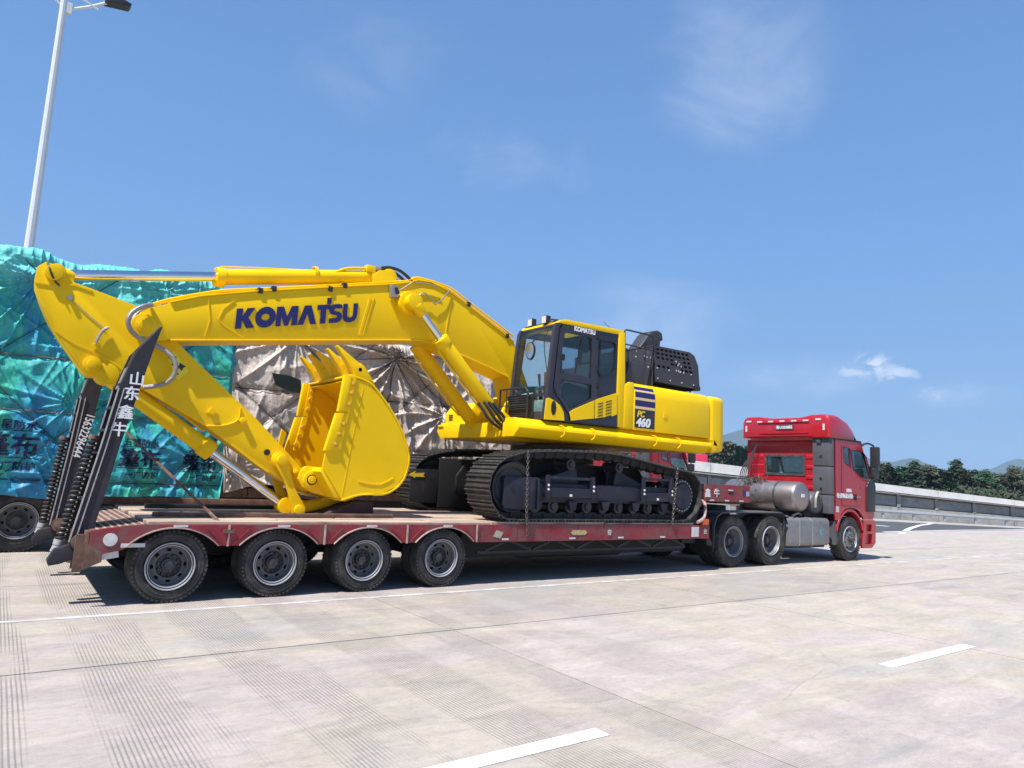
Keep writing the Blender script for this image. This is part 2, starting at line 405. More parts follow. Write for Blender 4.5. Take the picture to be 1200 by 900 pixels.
# ================================================================ SETTING
def noise_col(nt, vec, scale):
    n = nt.nodes.new('ShaderNodeTexNoise'); n.inputs['Scale'].default_value = scale; nt.links.new(vec, n.inputs['Vector']); return n.outputs[1]
def ground_material():
    m, nt, b, oc = new_mat('weathered_concrete_slabs')
    big = noise_node(nt, map_node(nt, oc, (0.5, 0.8, 1)), 0.55, 6, 0.62, 0.8)
    warm = ramp_node(nt, big, [(0.34, (0.410, 0.366, 0.335)), (0.45, (0.455, 0.390, 0.368)), (0.53, (0.455, 0.402, 0.335)), (0.66, (0.400, 0.372, 0.345))])
    mid = noise_node(nt, map_node(nt, oc, (0.6, 1.6, 1)), 1.6, 9, 0.72, 0.6)
    f = ramp_node(nt, mid, [(0.36, (0, 0, 0)), (0.66, (1, 1, 1))])
    c = mix_node(nt, 0.85, warm, mix_node(nt, f, (0.78, 0.77, 0.76), (1.10, 1.09, 1.07)), 'MULTIPLY')
    gr = noise_node(nt, map_node(nt, oc, (1.0, 1.7, 1)), 11, 10, 0.78, 0.3)
    c = mix_node(nt, 0.75, c, ramp_node(nt, gr, [(0.33, (0.80, 0.79, 0.78)), (0.50, (1.0, 1.0, 1.0)), (0.68, (1.13, 1.12, 1.10))]), 'MULTIPLY')
    # paired tyre tracks running along the lane
    tw_ = nt.nodes.new('ShaderNodeSeparateXYZ'); nt.links.new(oc, tw_.inputs[0])
    yy = math_node(nt, 'ADD', tw_.outputs[1], math_node(nt, 'MULTIPLY', noise_node(nt, map_node(nt, oc, (0.25, 0.05, 1)), 0.8, 2), 1.6))
    tk = math_node(nt, 'PINGPONG', math_node(nt, 'ADD', yy, 40.35), 1.0)
    tkm = ramp_node(nt, tk, [(0.0, (1, 1, 1)), (0.16, (0, 0, 0))])
    tkn = ramp_node(nt, noise_node(nt, map_node(nt, oc, (0.5, 5, 1)), 1.5, 8, 0.7), [(0.42, (0, 0, 0)), (0.62, (1, 1, 1))])
    c = mix_node(nt, math_node(nt, 'MULTIPLY', math_node(nt, 'MULTIPLY', tkm, tkn), 0.30), c, (0.22, 0.205, 0.20))
    # dark scuffs and tyre grime, long in x
    st = noise_node(nt, map_node(nt, oc, (0.8, 3.2, 1), (0, 0, 0.2)), 1.5, 9, 0.75, 0.4)
    sc = ramp_node(nt, st, [(0.55, (0, 0, 0)), (0.74, (1, 1, 1))])
    c = mix_node(nt, math_node(nt, 'MULTIPLY', sc, 0.55), c, (0.20, 0.19, 0.185))
    bl = noise_node(nt, oc, 0.33, 3, 0.5)
    bf = ramp_node(nt, bl, [(0.58, (0, 0, 0)), (0.70, (1, 1, 1))])
    c = mix_node(nt, math_node(nt, 'MULTIPLY', bf, 0.55), c, (0.345, 0.345, 0.328))
    # tined grooves across the slabs, worn away in patches
    sep = nt.nodes.new('ShaderNodeSeparateXYZ'); nt.links.new(oc, sep.inputs[0])
    X, Y = sep.outputs[0], sep.outputs[1]
    wob = noise_node(nt, oc, 1.1, 2, 0.5)
    xx = math_node(nt, 'ADD', X, math_node(nt, 'MULTIPLY', wob, 0.012))
    tri = math_node(nt, 'PINGPONG', xx, 0.0145)
    groove = ramp_node(nt, math_node(nt, 'DIVIDE', tri, 0.0145), [(0.10, (1, 1, 1)), (0.62, (0, 0, 0))])
    strip = math_node(nt, 'PINGPONG', math_node(nt, 'ADD', X, math_node(nt, 'MULTIPLY', noise_node(nt, map_node(nt, oc, (1, .3, 1)), 0.9, 1), 0.5)), 0.52)
    stripm = ramp_node(nt, math_node(nt, 'DIVIDE', strip, 0.52), [(0.30, (0, 0, 0)), (0.42, (1, 1, 1))])
    pn = noise_node(nt, map_node(nt, oc, (1.4, 0.55, 1)), 1.1, 3, 0.6)
    pm = ramp_node(nt, pn, [(0.38, (0, 0, 0)), (0.50, (1, 1, 1))])
    # grooves survive most towards the tail end of the lane
    far = ramp_node(nt, math_node(nt, 'DIVIDE', math_node(nt, 'ADD', X, 3.0), 12.0), [(0.0, (1, 1, 1)), (0.42, (0.75, 0.75, 0.75)), (0.80, (0.0, 0.0, 0.0))])
    g = math_node(nt, 'MULTIPLY', math_node(nt, 'MULTIPLY', groove, stripm), math_node(nt, 'MULTIPLY', pm, far))
    c = mix_node(nt, math_node(nt, 'MULTIPLY', g, 0.68), c, (0.13, 0.12, 0.12))
    # grime gathered along the joints, and hairline cracks
    jy = math_node(nt, 'PINGPONG', math_node(nt, 'ADD', math_node(nt, 'ADD', Y, 2.45+42.0), math_node(nt, 'MULTIPLY', noise_node(nt, oc, 1.6, 4, 0.6), 0.10)), 2.1)
    jm = ramp_node(nt, jy, [(0.0, (1, 1, 1)), (0.11, (0, 0, 0))])
    jn = ramp_node(nt, noise_node(nt, map_node(nt, oc, (0.7, 2, 1)), 1.2, 6, 0.7), [(0.42, (0, 0, 0)), (0.60, (1, 1, 1))])
    c = mix_node(nt, math_node(nt, 'MULTIPLY', math_node(nt, 'MULTIPLY', jm, jn), 0.55), c, (0.25, 0.25, 0.26))
    wv = mix_node(nt, 0.35, oc, noise_col(nt, oc, 1.1))
    vo = nt.nodes.new('ShaderNodeTexVoronoi'); vo.feature = 'DISTANCE_TO_EDGE'; vo.inputs['Scale'].default_value = 0.42; nt.links.new(wv, vo.inputs['Vector'])
    cr = ramp_node(nt, vo.outputs[0], [(0.0, (1, 1, 1)), (0.0018, (0, 0, 0))])
    crm = ramp_node(nt, noise_node(nt, oc, 0.5, 2), [(0.50, (0, 0, 0)), (0.60, (1, 1, 1))])
    c = mix_node(nt, math_node(nt, 'MULTIPLY', math_node(nt, 'MULTIPLY', cr, crm), 0.3), c, (0.14, 0.13, 0.125))
    # oil drips
    dr = noise_node(nt, oc, 3.3, 2, 0.4); drm = ramp_node(nt, dr, [(0.735, (0, 0, 0)), (0.775, (1, 1, 1))])
    c = mix_node(nt, math_node(nt, 'MULTIPLY', drm, 0.45), c, (0.17, 0.16, 0.155))
    # fine speckle
    fine = noise_node(nt, oc, 90, 3, 0.7)
    c = mix_node(nt, 0.5, c, ramp_node(nt, fine, [(0.35, (0.82, 0.82, 0.82)), (0.65, (1.12, 1.12, 1.12))]), 'MULTIPLY')
    oi = nt.nodes.new('ShaderNodeObjectInfo')
    c = mix_node(nt, 1.0, c, ramp_node(nt, oi.outputs['Random'], [(0.0, (0.89, 0.885, 0.89)), (1.0, (1.06, 1.05, 1.04))]), 'MULTIPLY')
    nt.links.new(c, b.inputs['Base Color']); b.inputs['Roughness'].default_value = 0.88
    h = math_node(nt, 'SUBTRACT', math_node(nt, 'MULTIPLY', fine, 0.35), g)
    nt.links.new(bump_node(nt, h, 0.25, 0.006), b.inputs['Normal'])
    return m
SLAB = ground_material()
JOINT = mat('joint_sealant', (0.022, 0.021, 0.020), 0.9)
ASPH = mat('asphalt', (0.075, 0.077, 0.080), 0.9, var=0.15, scale=0.6, bump=0.2, bscale=40)
SOIL = mat('dry_grass_soil', (0.10, 0.11, 0.045), 0.95, var=0.35, scale=0.08)
PAINT = mat('road_paint', (0.74, 0.74, 0.73), 0.7, var=0.05, scale=5, dirt=(0.46, 0.43, 0.41), dirt_amt=0.42, dirt_scale=9)
PAINTW = mat('worn_road_paint', (0.62, 0.60, 0.59), 0.8, var=0.08, scale=4, dirt=(0.40, 0.37, 0.34), dirt_amt=0.85, dirt_scale=2.6)

def sheet(pts, z): m = MB(); m.add([(x, y, z) for x, y in pts], [tuple(range(len(pts)))]); return m
ring = [(4500*cos(2*pi*k/48), 4500*sin(2*pi*k/48)) for k in range(48)]
terrain = tag(obj('ground', sheet(ring, -0.06), SOIL), kind='structure')
edge = [(26.0, 6.5), (29.8, 6.73), (33.5, 6.95), (37.1, 7.17), (42, 7.2), (48.5, 7.14), (60, 7.3), (95, 8.0)]
apron_pts = [(-70, -40), (95, -40)]+edge[::-1]+[(26.0, 30), (-70, 30)]
apron = tag(obj('concrete_apron', sheet(apron_pts, -0.016), SLAB), kind='structure')
road = tag(obj('asphalt_road', sheet([(26, 6.2)]+[(x, y-0.3) for x, y in edge[1:]]+[(130, 8), (130, -38), (97, -38), (97, 6)][:1]+[(110, 16), (45, 60), (10, 90), (10, 40), (26, 32)], -0.022), ASPH), kind='structure')
pave = tag(obj('concrete_pavement', sheet([(-12.6, -15.0), (27.4, -15.0), (27.4, 6.0), (-12.6, 6.0)], -0.010), JOINT), kind='structure')
xs = [-12.6+5*k for k in range(9)]; ys = [-15.05, -12.85, -9.65, -2.45, 1.75, 5.95]
def slab_mesh(w, d):
    m = MB(); g = 0.006
    m.box(-w/2+g, w/2-g, -d/2+g, d/2-g, -0.2, 0.0); return m
for i in range(8):
    for j in range(5):
        x0, x1, y0, y1 = xs[i], xs[i+1], ys[j], ys[j+1]; g = 0.0085+0.002*random.random()
        m = MB(); m.box(x0+g, x1-g, y0+g, y1-g, -0.0095, random.uniform(-0.001, 0.001)+0.0008)
        obj('slab', m, SLAB, pave)
lines = MB()
def strip(m, x0, y0, x1, y1, w, z=0.006, z0=0.002):
    d = Vector((x1-x0, y1-y0)).normalized(); n = Vector((-d.y, d.x))*w/2
    m.prism([(x0-n.x, y0-n.y), (x1-n.x, y1-n.y), (x1+n.x, y1+n.y), (x0+n.x, y0+n.y)], z0, z, 'z')
m = MB()
strip(m, -12, -0.545, 26, -0.19, 0.095)
tag(obj('worn_edge_line', m, PAINTW), kind='structure')
for k in range(-2, 4):
    x0 = -0.25+5.83*k
    m = MB(); strip(m, x0, -5.5, x0+1.98, -5.485, 0.145, 0.0062)
    tag(obj('lane_dash', m, PAINT), kind='structure')
m = MB()
for a, b2 in zip(edge[1:5], edge[2:6]): strip(m, a[0]+1.5, a[1]+0.3, b2[0]+1.5, b2[1]+0.3, 0.22, -0.012, -0.018)
tag(obj('road_edge_line', m, PAINT), kind='structure')
m = MB(); cv = [(31.504, 6.388), (37.16, 8.583), (42.717, 10.522), (46.054, 11.381), (49.384, 11.749), (51.907, 11.187)]
for a, b2 in zip(cv[:-1], cv[1:]): strip(m, a[0], a[1], b2[0], b2[1], 0.26, -0.012, -0.018)
tag(obj('curved_road_line', m, PAINT), kind='structure')
m = MB(); cv = [(37.672, 10.894), (37.383, 9.783)]
strip(m, *cv[0], *cv[1], 0.35, -0.012, -0.018); tag(obj('short_road_line', m, PAINT), kind='structure')

# ---- descending ramp wall with parapet, beyond the asphalt road
BA = Vector((45.35, 14.5)); BU = Vector((0.811, -0.585)); BN = Vector((-0.585, -0.811))
def wall_top(t): return max(0.9, 2.39-0.0707*t)
def WP(t, off, z): q = BA+BU*t+BN*off; return (q.x, q.y, z)
wall = thing('ramp_wall', (45.35, 14.5, 0), 'long grey concrete ramp wall with pale parapet descending beyond the asphalt road', 'wall')
def wall_slab(t0, t1, f0, f1, o0, o1, m=None, add=0.0):
    m = m or MB(); a, b2 = wall_top(t0), wall_top(t1)
    z = [a*f0+add, b2*f0+add, a*f1+add, b2*f1+add]
    vs = [WP(t0, o0, z[0]), WP(t1, o0, z[1]), WP(t1, o0, z[3]), WP(t0, o0, z[2]), WP(t0, o1, z[0]), WP(t1, o1, z[1]), WP(t1, o1, z[3]), WP(t0, o1, z[2])]
    m.add(vs, [(0, 1, 2, 3), (7, 6, 5, 4), (0, 4, 5, 1), (1, 5, 6, 2), (2, 6, 7, 3), (3, 7, 4, 0)]); return m
T0, T1 = -46.0, 24.0
t = T0
while t < T1:
    obj('parapet', wall_slab(t+0.02, t+4.98, 0.80, 1.0, -0.25, 0.42), CONCW, wall)
    obj('coping', wall_slab(t+0.02, t+4.98, 0.755, 0.775, -0.2, 0.55), CONC, wall)
    t += 5.0
obj('backing', wall_slab(T0, T1, -0.05, 0.80, -0.3, -0.02), CONC, wall)
t = T0
while t < T1:
    obj('wall_panel', wall_slab(t+0.14, t+2.36, 0.43+random.uniform(-.004, .004), 0.70, 0.0, 0.12+random.uniform(0, .03)), CONC, wall)
    obj('wall_post', wall_slab(t-0.10, t+0.10, 0.40, 0.735, 0.0, 0.24), CONC, wall)
    t += 2.5
t = T0
while t < T1:
    obj('base_block', wall_slab(t+0.02, t+2.48, -0.02, 0.215+random.uniform(-.005, .005), 0.0, 0.35+random.uniform(0, .04)), CONC, wall)
    obj('middle_course', wall_slab(t+0.015, t+2.485, 0.235, 0.395, 0.0, 0.2+random.uniform(0, .03)), CONC, wall)
    t += 2.5
rail = thing('guardrail', WP(0, 1.0, 0), 'low galvanised guardrail on short posts in front of the ramp wall', 'guardrail')
m = MB()
for f0, f1, o in ((0.265, 0.295, 0.98), (0.235, 0.262, 1.02), (0.205, 0.232, 0.98)): wall_slab(T0, T1, f0, f1, o, o+0.05, m)
obj('beam', m, GALV, rail)
t = T0
while t < T1:
    obj('rail_post', wall_slab(t, t+0.12, -0.02, 0.28, 0.85, 0.97), GALV, rail); t += 2.0
m = MB(); wall_slab(T0, T1, 0.02, 0.028, 1.6, 2.3, m)
tag(obj('kerb', wall_slab(T0, T1, 0.0, 0.045, 1.7, 2.0), CONCW), kind='structure')

# ---- trees beyond the wall
LEAF = []
for nm, c in (('pine_needles', (0.030, 0.055, 0.026)), ('dull_leaves', (0.062, 0.070, 0.040)), ('green_leaves', (0.030, 0.085, 0.035))):
    lm, nt, b, oc = new_mat(nm)
    nn = noise_node(nt, oc, 0.7, 4, 0.6)
    cc = ramp_node(nt, nn, [(0.35, tuple(k*0.65 for k in c)), (0.65, tuple(k*1.35 for k in c))])
    nt.links.new(cc, b.inputs['Base Color']); b.inputs['Roughness'].default_value = 0.8
    LEAF.append(lm)
LEAFD = mat('undergrowth_leaves', (0.038, 0.050, 0.028), 0.9, var=0.5, scale=0.5)
BARK = mat('bark', (0.09, 0.07, 0.055), 0.9, var=0.3, scale=3, bump=0.3)
def crown_mb(kind, H, R, rnd):
    """many small leaf faces gathered in uneven clumps"""
    m = MB(); base = H*0.16
    if kind == 'pine':
        tiers = []
        z = base
        while z < H*0.97:
            k = (z-base)/(H-base); rr = R*(1-k)**0.75*(0.75+0.5*rnd.random())+0.15
            for a in range(int(5+4*(1-k))):
                th = rnd.random()*2*pi; L = rr*(0.6+0.5*rnd.random())
                for q in range(10):
                    s = rnd.random()**0.7
                    tiers.append((cos(th)*L*s+rnd.gauss(0, .18), sin(th)*L*s+rnd.gauss(0, .18), z-0.25*L*s*(0.2)+rnd.gauss(0, 0.16)))
            z += H*0.045
        for c in tiers:
            for _ in range(2):
                p = Vector(c)+Vector((rnd.gauss(0, .12), rnd.gauss(0, .12), rnd.gauss(0, .10)))
                a = Vector((rnd.gauss(0, 1), rnd.gauss(0, 1), rnd.gauss(0, .5))).normalized()*rnd.uniform(.16, .34)
                b = a.orthogonal().normalized()*rnd.uniform(.08, .18)
                m.add([p-a, p+b, p+a, p-b], [(0, 1, 2, 3)])
    else:
        cl = []
        for _ in range(26):
            th = rnd.random()*2*pi; ph = rnd.random(); rr = R*(0.35+0.65*rnd.random())
            zz = base+(H-base)*(0.08+0.86*ph); w = sin(pi*min(0.93, max(0.12, ph*0.85+0.15)))
            cl.append((cos(th)*rr*w*0.8, sin(th)*rr*w*0.8, zz, R*rnd.uniform(0.22, 0.42)))
        for cx, cy, cz, cr in cl:
            for _ in range(75):
                d = Vector((rnd.gauss(0, 1), rnd.gauss(0, 1), rnd.gauss(0, 1))).normalized()*cr*(0.55+0.55*rnd.random())
                p = Vector((cx, cy, cz))+Vector((d.x, d.y, d.z*0.8))
                a = Vector((rnd.gauss(0, 1), rnd.gauss(0, 1), rnd.gauss(0, 1))).normalized()*rnd.uniform(.14, .30)
                b = a.orthogonal().normalized()*rnd.uniform(.10, .22)
                m.add([p-a, p+b, p+a, p-b], [(0, 1, 2, 3)])
    return m
def trunk_mb(H, R, rnd):
    m = MB(); lean = rnd.uniform(-.02, .02)*H
    m.cyl((0, 0, -0.3), (lean*0.5, 0, H*0.5), 0.028*H, 0.017*H, 8); m.cyl((lean*0.5, 0, H*0.5), (lean, 0, H*0.94), 0.017*H, 0.004*H, 8)
    for k in range(9):
        z = H*(0.25+0.07*k); th = rnd.random()*2*pi; L = R*(0.9-0.08*k)
        m.cyl((lean*z/H, 0, z), (cos(th)*L, sin(th)*L, z+0.25*L), 0.008*H, 0.002*H, 6)
    return m
rnd = random.Random(5); TV = []
for k in range(6):
    kind = 'pine' if k % 2 == 0 else 'leafy'
    H = 9.0; R = 1.9 if kind == 'pine' else 2.6
    cm = mesh_of(crown_mb(kind, H, R, rnd), 'crown', LEAF[[0, 1, 0, 2, 0, 1][k]], angle=180)
    tm = mesh_of(trunk_mb(H, R, rnd), 'trunk', BARK); TV.append((cm, tm, kind))
spots = [(98.6, 40.56, 5.62), (113.37, 46.78, 6.63), (104.8, 41.51, 5.9), (117.92, 46.51, 6.58), (107.41, 40.65, 6.05), (104.13, 38.2, 6.91), (117.34, 42.95, 6.76), (106.68, 37.36, 6.2), (121.8, 42.68, 6.57), (109.17, 36.58, 5.97), (102.04, 32.9, 5.59), (107.96, 34.25, 7.35), (117.61, 37.04, 6.49), (106.69, 31.98, 5.6), (120.13, 36.01, 6.11), (103.51, 29.05, 5.86), (115.1, 32.28, 5.72), (107.84, 28.81, 5.15), (123.28, 33.11, 6.19), (106.44, 26.72, 6.28), (114.27, 28.5, 6.27), (110.75, 26.37, 6.61), (118.73, 27.65, 6.61), (111.44, 24.1, 6.46), (117.67, 81.62, 10.26), (111.96, 75.9, 10.18), (119.16, 79.61, 10.53), (111.83, 72.7, 9.66), (122.34, 78.62, 10.56), (113.69, 80.23, 9.64), (115.81, 84.01, 9.97), (104.88, 45.86, 5.95), (114.23, 49.55, 6.2), (118.17, 74.12, 10.09)]
spots2 = [(132.97, 56.78, 6.01), (141.18, 58.15, 6.18), (136.75, 53.42, 6.27), (145.04, 54.46, 6.45), (136.7, 48.52, 5.93), (144.93, 49.54, 6.09), (140.16, 45.24, 5.71), (148.44, 45.96, 5.7), (139.8, 40.42, 5.25), (148.02, 41.11, 5.69), (142.98, 37.23, 5.78), (138.06, 96.1, 10.09), (143.72, 96.86, 10.02), (138.57, 90.31, 9.74)]
KINDS = {'pine': 'tall dark pine tree', 'leafy': 'bushy leafy tree'}
def plant(i, x, y, zt, label, group):
    cm, tm, kind = TV[i % 6]; s = max(3.0, zt+0.06)/9.0
    t = thing('pine_tree' if kind == 'pine' else 'leafy_tree', (x, y, -0.06), label(kind), 'tree', group)
    wv = rnd.uniform(0.95, 1.45); t.scale = (s*wv, s*wv, s); t.rotation_euler = (0, 0, rnd.random()*6.28)
    for nm, me in (('crown', cm), ('trunk', tm)):
        o = bpy.data.objects.new(nm, me); COL.objects.link(o); o.parent = t
ORD = 'first second third fourth fifth sixth seventh eighth ninth tenth eleventh twelfth thirteenth fourteenth fifteenth sixteenth seventeenth eighteenth nineteenth twentieth twenty-first twenty-second twenty-third twenty-fourth twenty-fifth twenty-sixth twenty-seventh twenty-eighth twenty-ninth thirtieth'.split()
def bearing(q): return atan2(q[0]+1.8, q[1]+9.1)
def ranks(idx, pts):
    o_ = sorted(idx, key=lambda i: bearing(pts[i])); return {i: ORD[k] for k, i in enumerate(o_)}
right_ids = [i for i in range(len(spots)) if bearing(spots[i]) > bearing((86.57, 37.73, 5.74))]
left_ids = [i for i in range(len(spots)) if i not in right_ids]
RK = {**ranks(right_ids, spots), **ranks(left_ids, spots)}
for i, (x, y, zt) in enumerate(spots):
    if i in right_ids:
        if i in (5, 11): lab = (lambda k, i=i: {5: 'tall tree standing above the row in front of the low blue hill', 11: 'tallest tree of the row beyond the ramp wall, right of the red cab'}[i])
        else: lab = lambda k, i=i: KINDS[k]+', '+RK[i]+' from the red cab in the front row beyond the wall'
        plant(i if i not in (5, 11) else 0, x, y, zt, lab, 'trees beyond the ramp wall')
    else: plant(i, x, y, zt, lambda k, i=i: KINDS[k]+', '+RK[i]+' from the left in the row between counterweight and red cab', 'trees behind the yellow counterweight')
r2ids = [i for i in range(len(spots2)) if i < 11]
RK2 = {**ranks(r2ids, spots2), **ranks([i for i in range(len(spots2)) if i >= 11], spots2)}
for i, (x, y, zt) in enumerate(spots2):
    plant(i+1, x, y, zt, lambda k, i=i: KINDS[k]+', '+RK2[i]+(' from the red cab in the rear row beyond the wall' if i < 11 else ' from the left in the rear row behind the counterweight'), 'trees of the second row beyond the wall')
# undergrowth behind the wall
m = MB(); r2 = random.Random(9)
for k in range(26000):
    u_ = r2.random(); q = Vector((91.15, 66.81)).lerp(Vector((114.76, 19.47)), u_)
    q = q+(q-Vector((-1.8, -9.1))).normalized()*r2.uniform(-14, 26)
    h = 0.3+3.4*r2.random()**1.3*(0.6+0.6*noise.noise(Vector((q.x*0.12, q.y*0.12, 0))))
    p = Vector((q.x, q.y, h)); a = Vector((r2.gauss(0, 1), r2.gauss(0, 1), r2.gauss(0, 1))).normalized()*r2.uniform(.14, .32)
    b = a.orthogonal().normalized()*r2.uniform(.10, .24); m.add([p-a, p+b, p+a, p-b], [(0, 1, 2, 3)])
tag(obj('undergrowth', m, LEAFD, angle=180), 'dense dull green undergrowth under the trees beyond the wall', 'undergrowth', kind='stuff')

# ---- far hills
HILL = mat('hill_woodland', (0.045, 0.065, 0.045), 0.95, var=0.3, scale=0.004)
def hills(crest, depth, name):
    m = MB(); n = len(crest); rows = 9; P = []
    cxy = Vector((-1.8, -9.1))
    dense = []
    for a, b2 in zip(crest[:-1], crest[1:]):
        for k in range(6): dense.append(tuple(lerp(a[i], b2[i], k/6) for i in range(3)))
    dense.append(crest[-1]); n = len(dense)
    for j in range(rows):
        s = j/(rows-1)*2-1
        for i, (x, y, z) in enumerate(dense):
            d = (Vector((x, y))-cxy).normalized()
            w = (1-abs(s))**0.8
            nz = noise.fractal(Vector((x*0.002, y*0.002, s*2)), 0.8, 2.2, 5)
            zz = z*w+(18*nz*(1-abs(s)*0.4) if abs(s) < 1 else -20)
            P.append((x+d.x*s*depth+nz*60*abs(s), y+d.y*s*depth, zz))
    fs = [(j*n+i, j*n+i+1, (j+1)*n+i+1, (j+1)*n+i) for j in range(rows-1) for i in range(n-1)]
    m.add(P, fs); return tag(obj(name, m, HILL, angle=180), kind='structure')
hills([(925.66, 3157.89, -68.19), (1817.55, 2744.08, 12.11), (2253.08, 2400.37, 87.83), (2468.93, 2178.48, 164.96), (2566.5, 2063.07, 202.12), (2626.02, 1987.05, 224.87), (2661.06, 1940.06, 246.0), (2694.93, 1892.92, 266.84), (2723.63, 1851.56, 279.6), (2755.37, 1804.21, 262.04), (2796.95, 1739.35, 222.76), (2849.9, 1651.59, 196.1), (2898.69, 1564.82, 170.03), (2931.94, 1501.93, 154.42), (2949.16, 1468.03, 137.95), (2964.48, 1437.01, 135.67), (2981.99, 1400.53, 137.13), (2995.08, 1372.48, 148.71), (3007.77, 1344.61, 158.43), (3017.57, 1322.61, 155.73), (3029.38, 1295.51, 141.2), (3043.06, 1263.25, 125.34), (3058.35, 1226.03, 106.53), (3076.91, 1179.01, 75.17)], 700, 'distant_hills')
hills([(3598.61, 1489.95, 67.72), (3630.76, 1410.26, 103.58), (3648.82, 1363.15, 121.51), (3665.96, 1316.66, 135.23), (3680.16, 1276.68, 150.42), (3692.81, 1239.86, 173.0), (3702.88, 1209.69, 183.59), (3714.31, 1174.38, 178.96), (3730.79, 1121.31, 195.71), (3755.34, 1036.82, 168.38), (3790.29, 902.01, 118.9), (3841.91, 651.19, 78.88)], 700, 'far_hill')

# ---- floodlight mast left
mast = thing('street_lamp', (-1.75, 15.0, 0), 'tall white tapered street lamp pole rising behind the blue-green tarpaulin', 'street lamp')
POLEM = mat('pole_white_paint', (0.66, 0.67, 0.69), 0.4, var=0.04)
m = MB(); m.cyl((-1.75, 15, 0), (-1.78, 15, 17.0), 0.155, 0.085, 10); obj('pole', m, POLEM, mast)
LH = [(-1.521, 15.0, 15.006), (-1.13, 14.95, 15.275), (-0.646, 14.9, 15.632), (-0.599, 14.9, 15.843), (-0.32, 14.9, 16.093)]
m = MB(); m.box(-1.72, -1.56, 14.93, 15.07, LH[0][2]-0.17, LH[0][2]+0.17); obj('bracket', m, POLEM, mast)
m = MB(); m.tube([(-1.6, 15, LH[0][2])]+[LH[1], LH[2]], 0.045, 8, 2); obj('lamp_arm', m, POLEM, mast)
m = MB(); m.tube([(-1.7, 15, 15.6), (-0.9, 14.9, 15.25)], 0.03, 6, 0); m.tube([(-1.85, 15, 15.0), (-2.35, 15, 15.5)], 0.035, 6, 0); obj('lamp_brace', m, POLEM, mast)
hx, hz_ = LH[2][0], LH[2][2]
m = MB(); m.prism([(hx-0.12, hz_-0.10), (hx+0.55, hz_+0.02), (hx+0.60, hz_+0.12), (hx+0.3, hz_+0.20), (hx-0.10, hz_+0.06)], 14.72, 15.08); obj('lamp_head', m, BLK, mast, bevel=0.02)


# ================================================================ LOWBED TRAILER
def arc_pts(xc, hw, ztop, zbot, n=14):
    h = ztop-zbot; R = (hw*hw+h*h)/(2*h); a = math.asin(min(1, hw/R)); zc = ztop-R
    return [(xc+R*sin(-a+2*a*k/n), zc+R*cos(-a+2*a*k/n)) for k in range(n+1)]
def tyre_mb(D, W, rr, n=48):
    """tyre round the y axis, outer side towards -y at y=0"""
    R = D/2; m = MB()
    prof = [(0.055, rr), (0.012, rr+0.02), (0.0, rr+(R-rr)*0.35), (0.0, rr+(R-rr)*0.40), (0.004, rr+(R-rr)*0.405), (0.003, rr+(R-rr)*0.62), (0.012, R-0.045), (0.022, R-0.02), (0.040, R-0.004)]
    k = 5
    for i in range(k):
        a = 0.04+(W-0.08)*i/k; b = 0.04+(W-0.08)*(i+1)/k
        prof += [(a+0.012, R), (b-0.006, R), (b-0.003, R-0.014), (b+0.006, R-0.014)]
    prof += [(W-0.03, R-0.004), (W-0.012, R-0.045), (W, rr+(R-rr)*0.5), (W-0.055, rr)]
    m.lathe((0, 0, 0), (0, 1, 0), prof, n)
    # tread shoulder notches
    for i in range(n):
        t = 2*pi*(i+0.5)/n; c, s = cos(t), sin(t)
        for yy in (0.002, W-0.032):
            p = Vector((c*(R-0.012), yy, s*(R-0.012))); r = Vector((c, 0, s)); q = Vector((-s, 0, c))
            vs = [p+q*dx+Vector((0, dy, 0))+r*dz for dz in (-0.02, 0.005) for dy in (0, 0.03) for dx in (-0.018, 0.018)]
            m.add(vs, [(0, 2, 3, 1), (4, 5, 7, 6), (0, 1, 5, 4), (1, 3, 7, 5), (3, 2, 6, 7), (2, 0, 4, 6)])
    return m
def rim_mb(rr, depth=0.15, holes=8, convex=False, n=48):
    m = MB(); sgn = -1 if convex else 1
    if not convex:
        m.lathe((0, 0, 0), (0, 1, 0), [(0.035, rr+0.002), (0.004, rr+0.004), (-0.004, rr-0.002), (-0.002, rr-0.010), (0.022, rr-0.016), (0.026, rr-0.024), (0.020, rr-0.030), (0.050, rr-0.038), (depth-0.04, rr*0.84), (depth, rr*0.80)], n)
        r0, r1, r2, r3 = rr*0.80, rr*0.77, rr*0.56, rr*0.53
        y0, y1 = depth, depth+0.004
        m.lathe((0, 0, 0), (0, 1, 0), [(depth, r0), (depth+0.004, r1)], n)
        m.lathe((0, 0, 0), (0, 1, 0), [(depth-0.02, r2), (depth-0.025, r3), (depth+0.05, r3*0.97)], n)
        ra, rb = r1, r2; ya, yb = depth+0.004, depth-0.02
    else:
        m.lathe((0, 0, 0), (0, 1, 0), [(0.035, rr+0.002), (0.004, rr+0.004), (0.0, rr-0.004), (0.006, rr-0.012), (0.03, rr-0.02), (0.06, rr-0.05)], n)
        ra, rb = rr-0.05, rr*0.60; ya, yb = 0.06, 0.01
        m.lathe((0, 0, 0), (0, 1, 0), [(0.01, rb), (0.0, rr*0.55), (0.0, 0.02)], n)
    per = n//holes
    def P(k, r, y): t = 2*pi*k/n; return (r*cos(t), y, r*sin(t))
    rm = [ra, lerp(ra, rb, 0.22), lerp(ra, rb, 0.78), rb]; ym = [ya, lerp(ya, yb, .22), lerp(ya, yb, .78), yb]
    for k in range(n):
        inh = (k % per) in (per//2-1, per//2)
        for j in range(3):
            if j == 1 and inh: continue
            m.add([P(k, rm[j], ym[j]), P(k+1, rm[j], ym[j]), P(k+1, rm[j+1], ym[j+1]), P(k, rm[j+1], ym[j+1])], [(0, 1, 2, 3)])
    return m
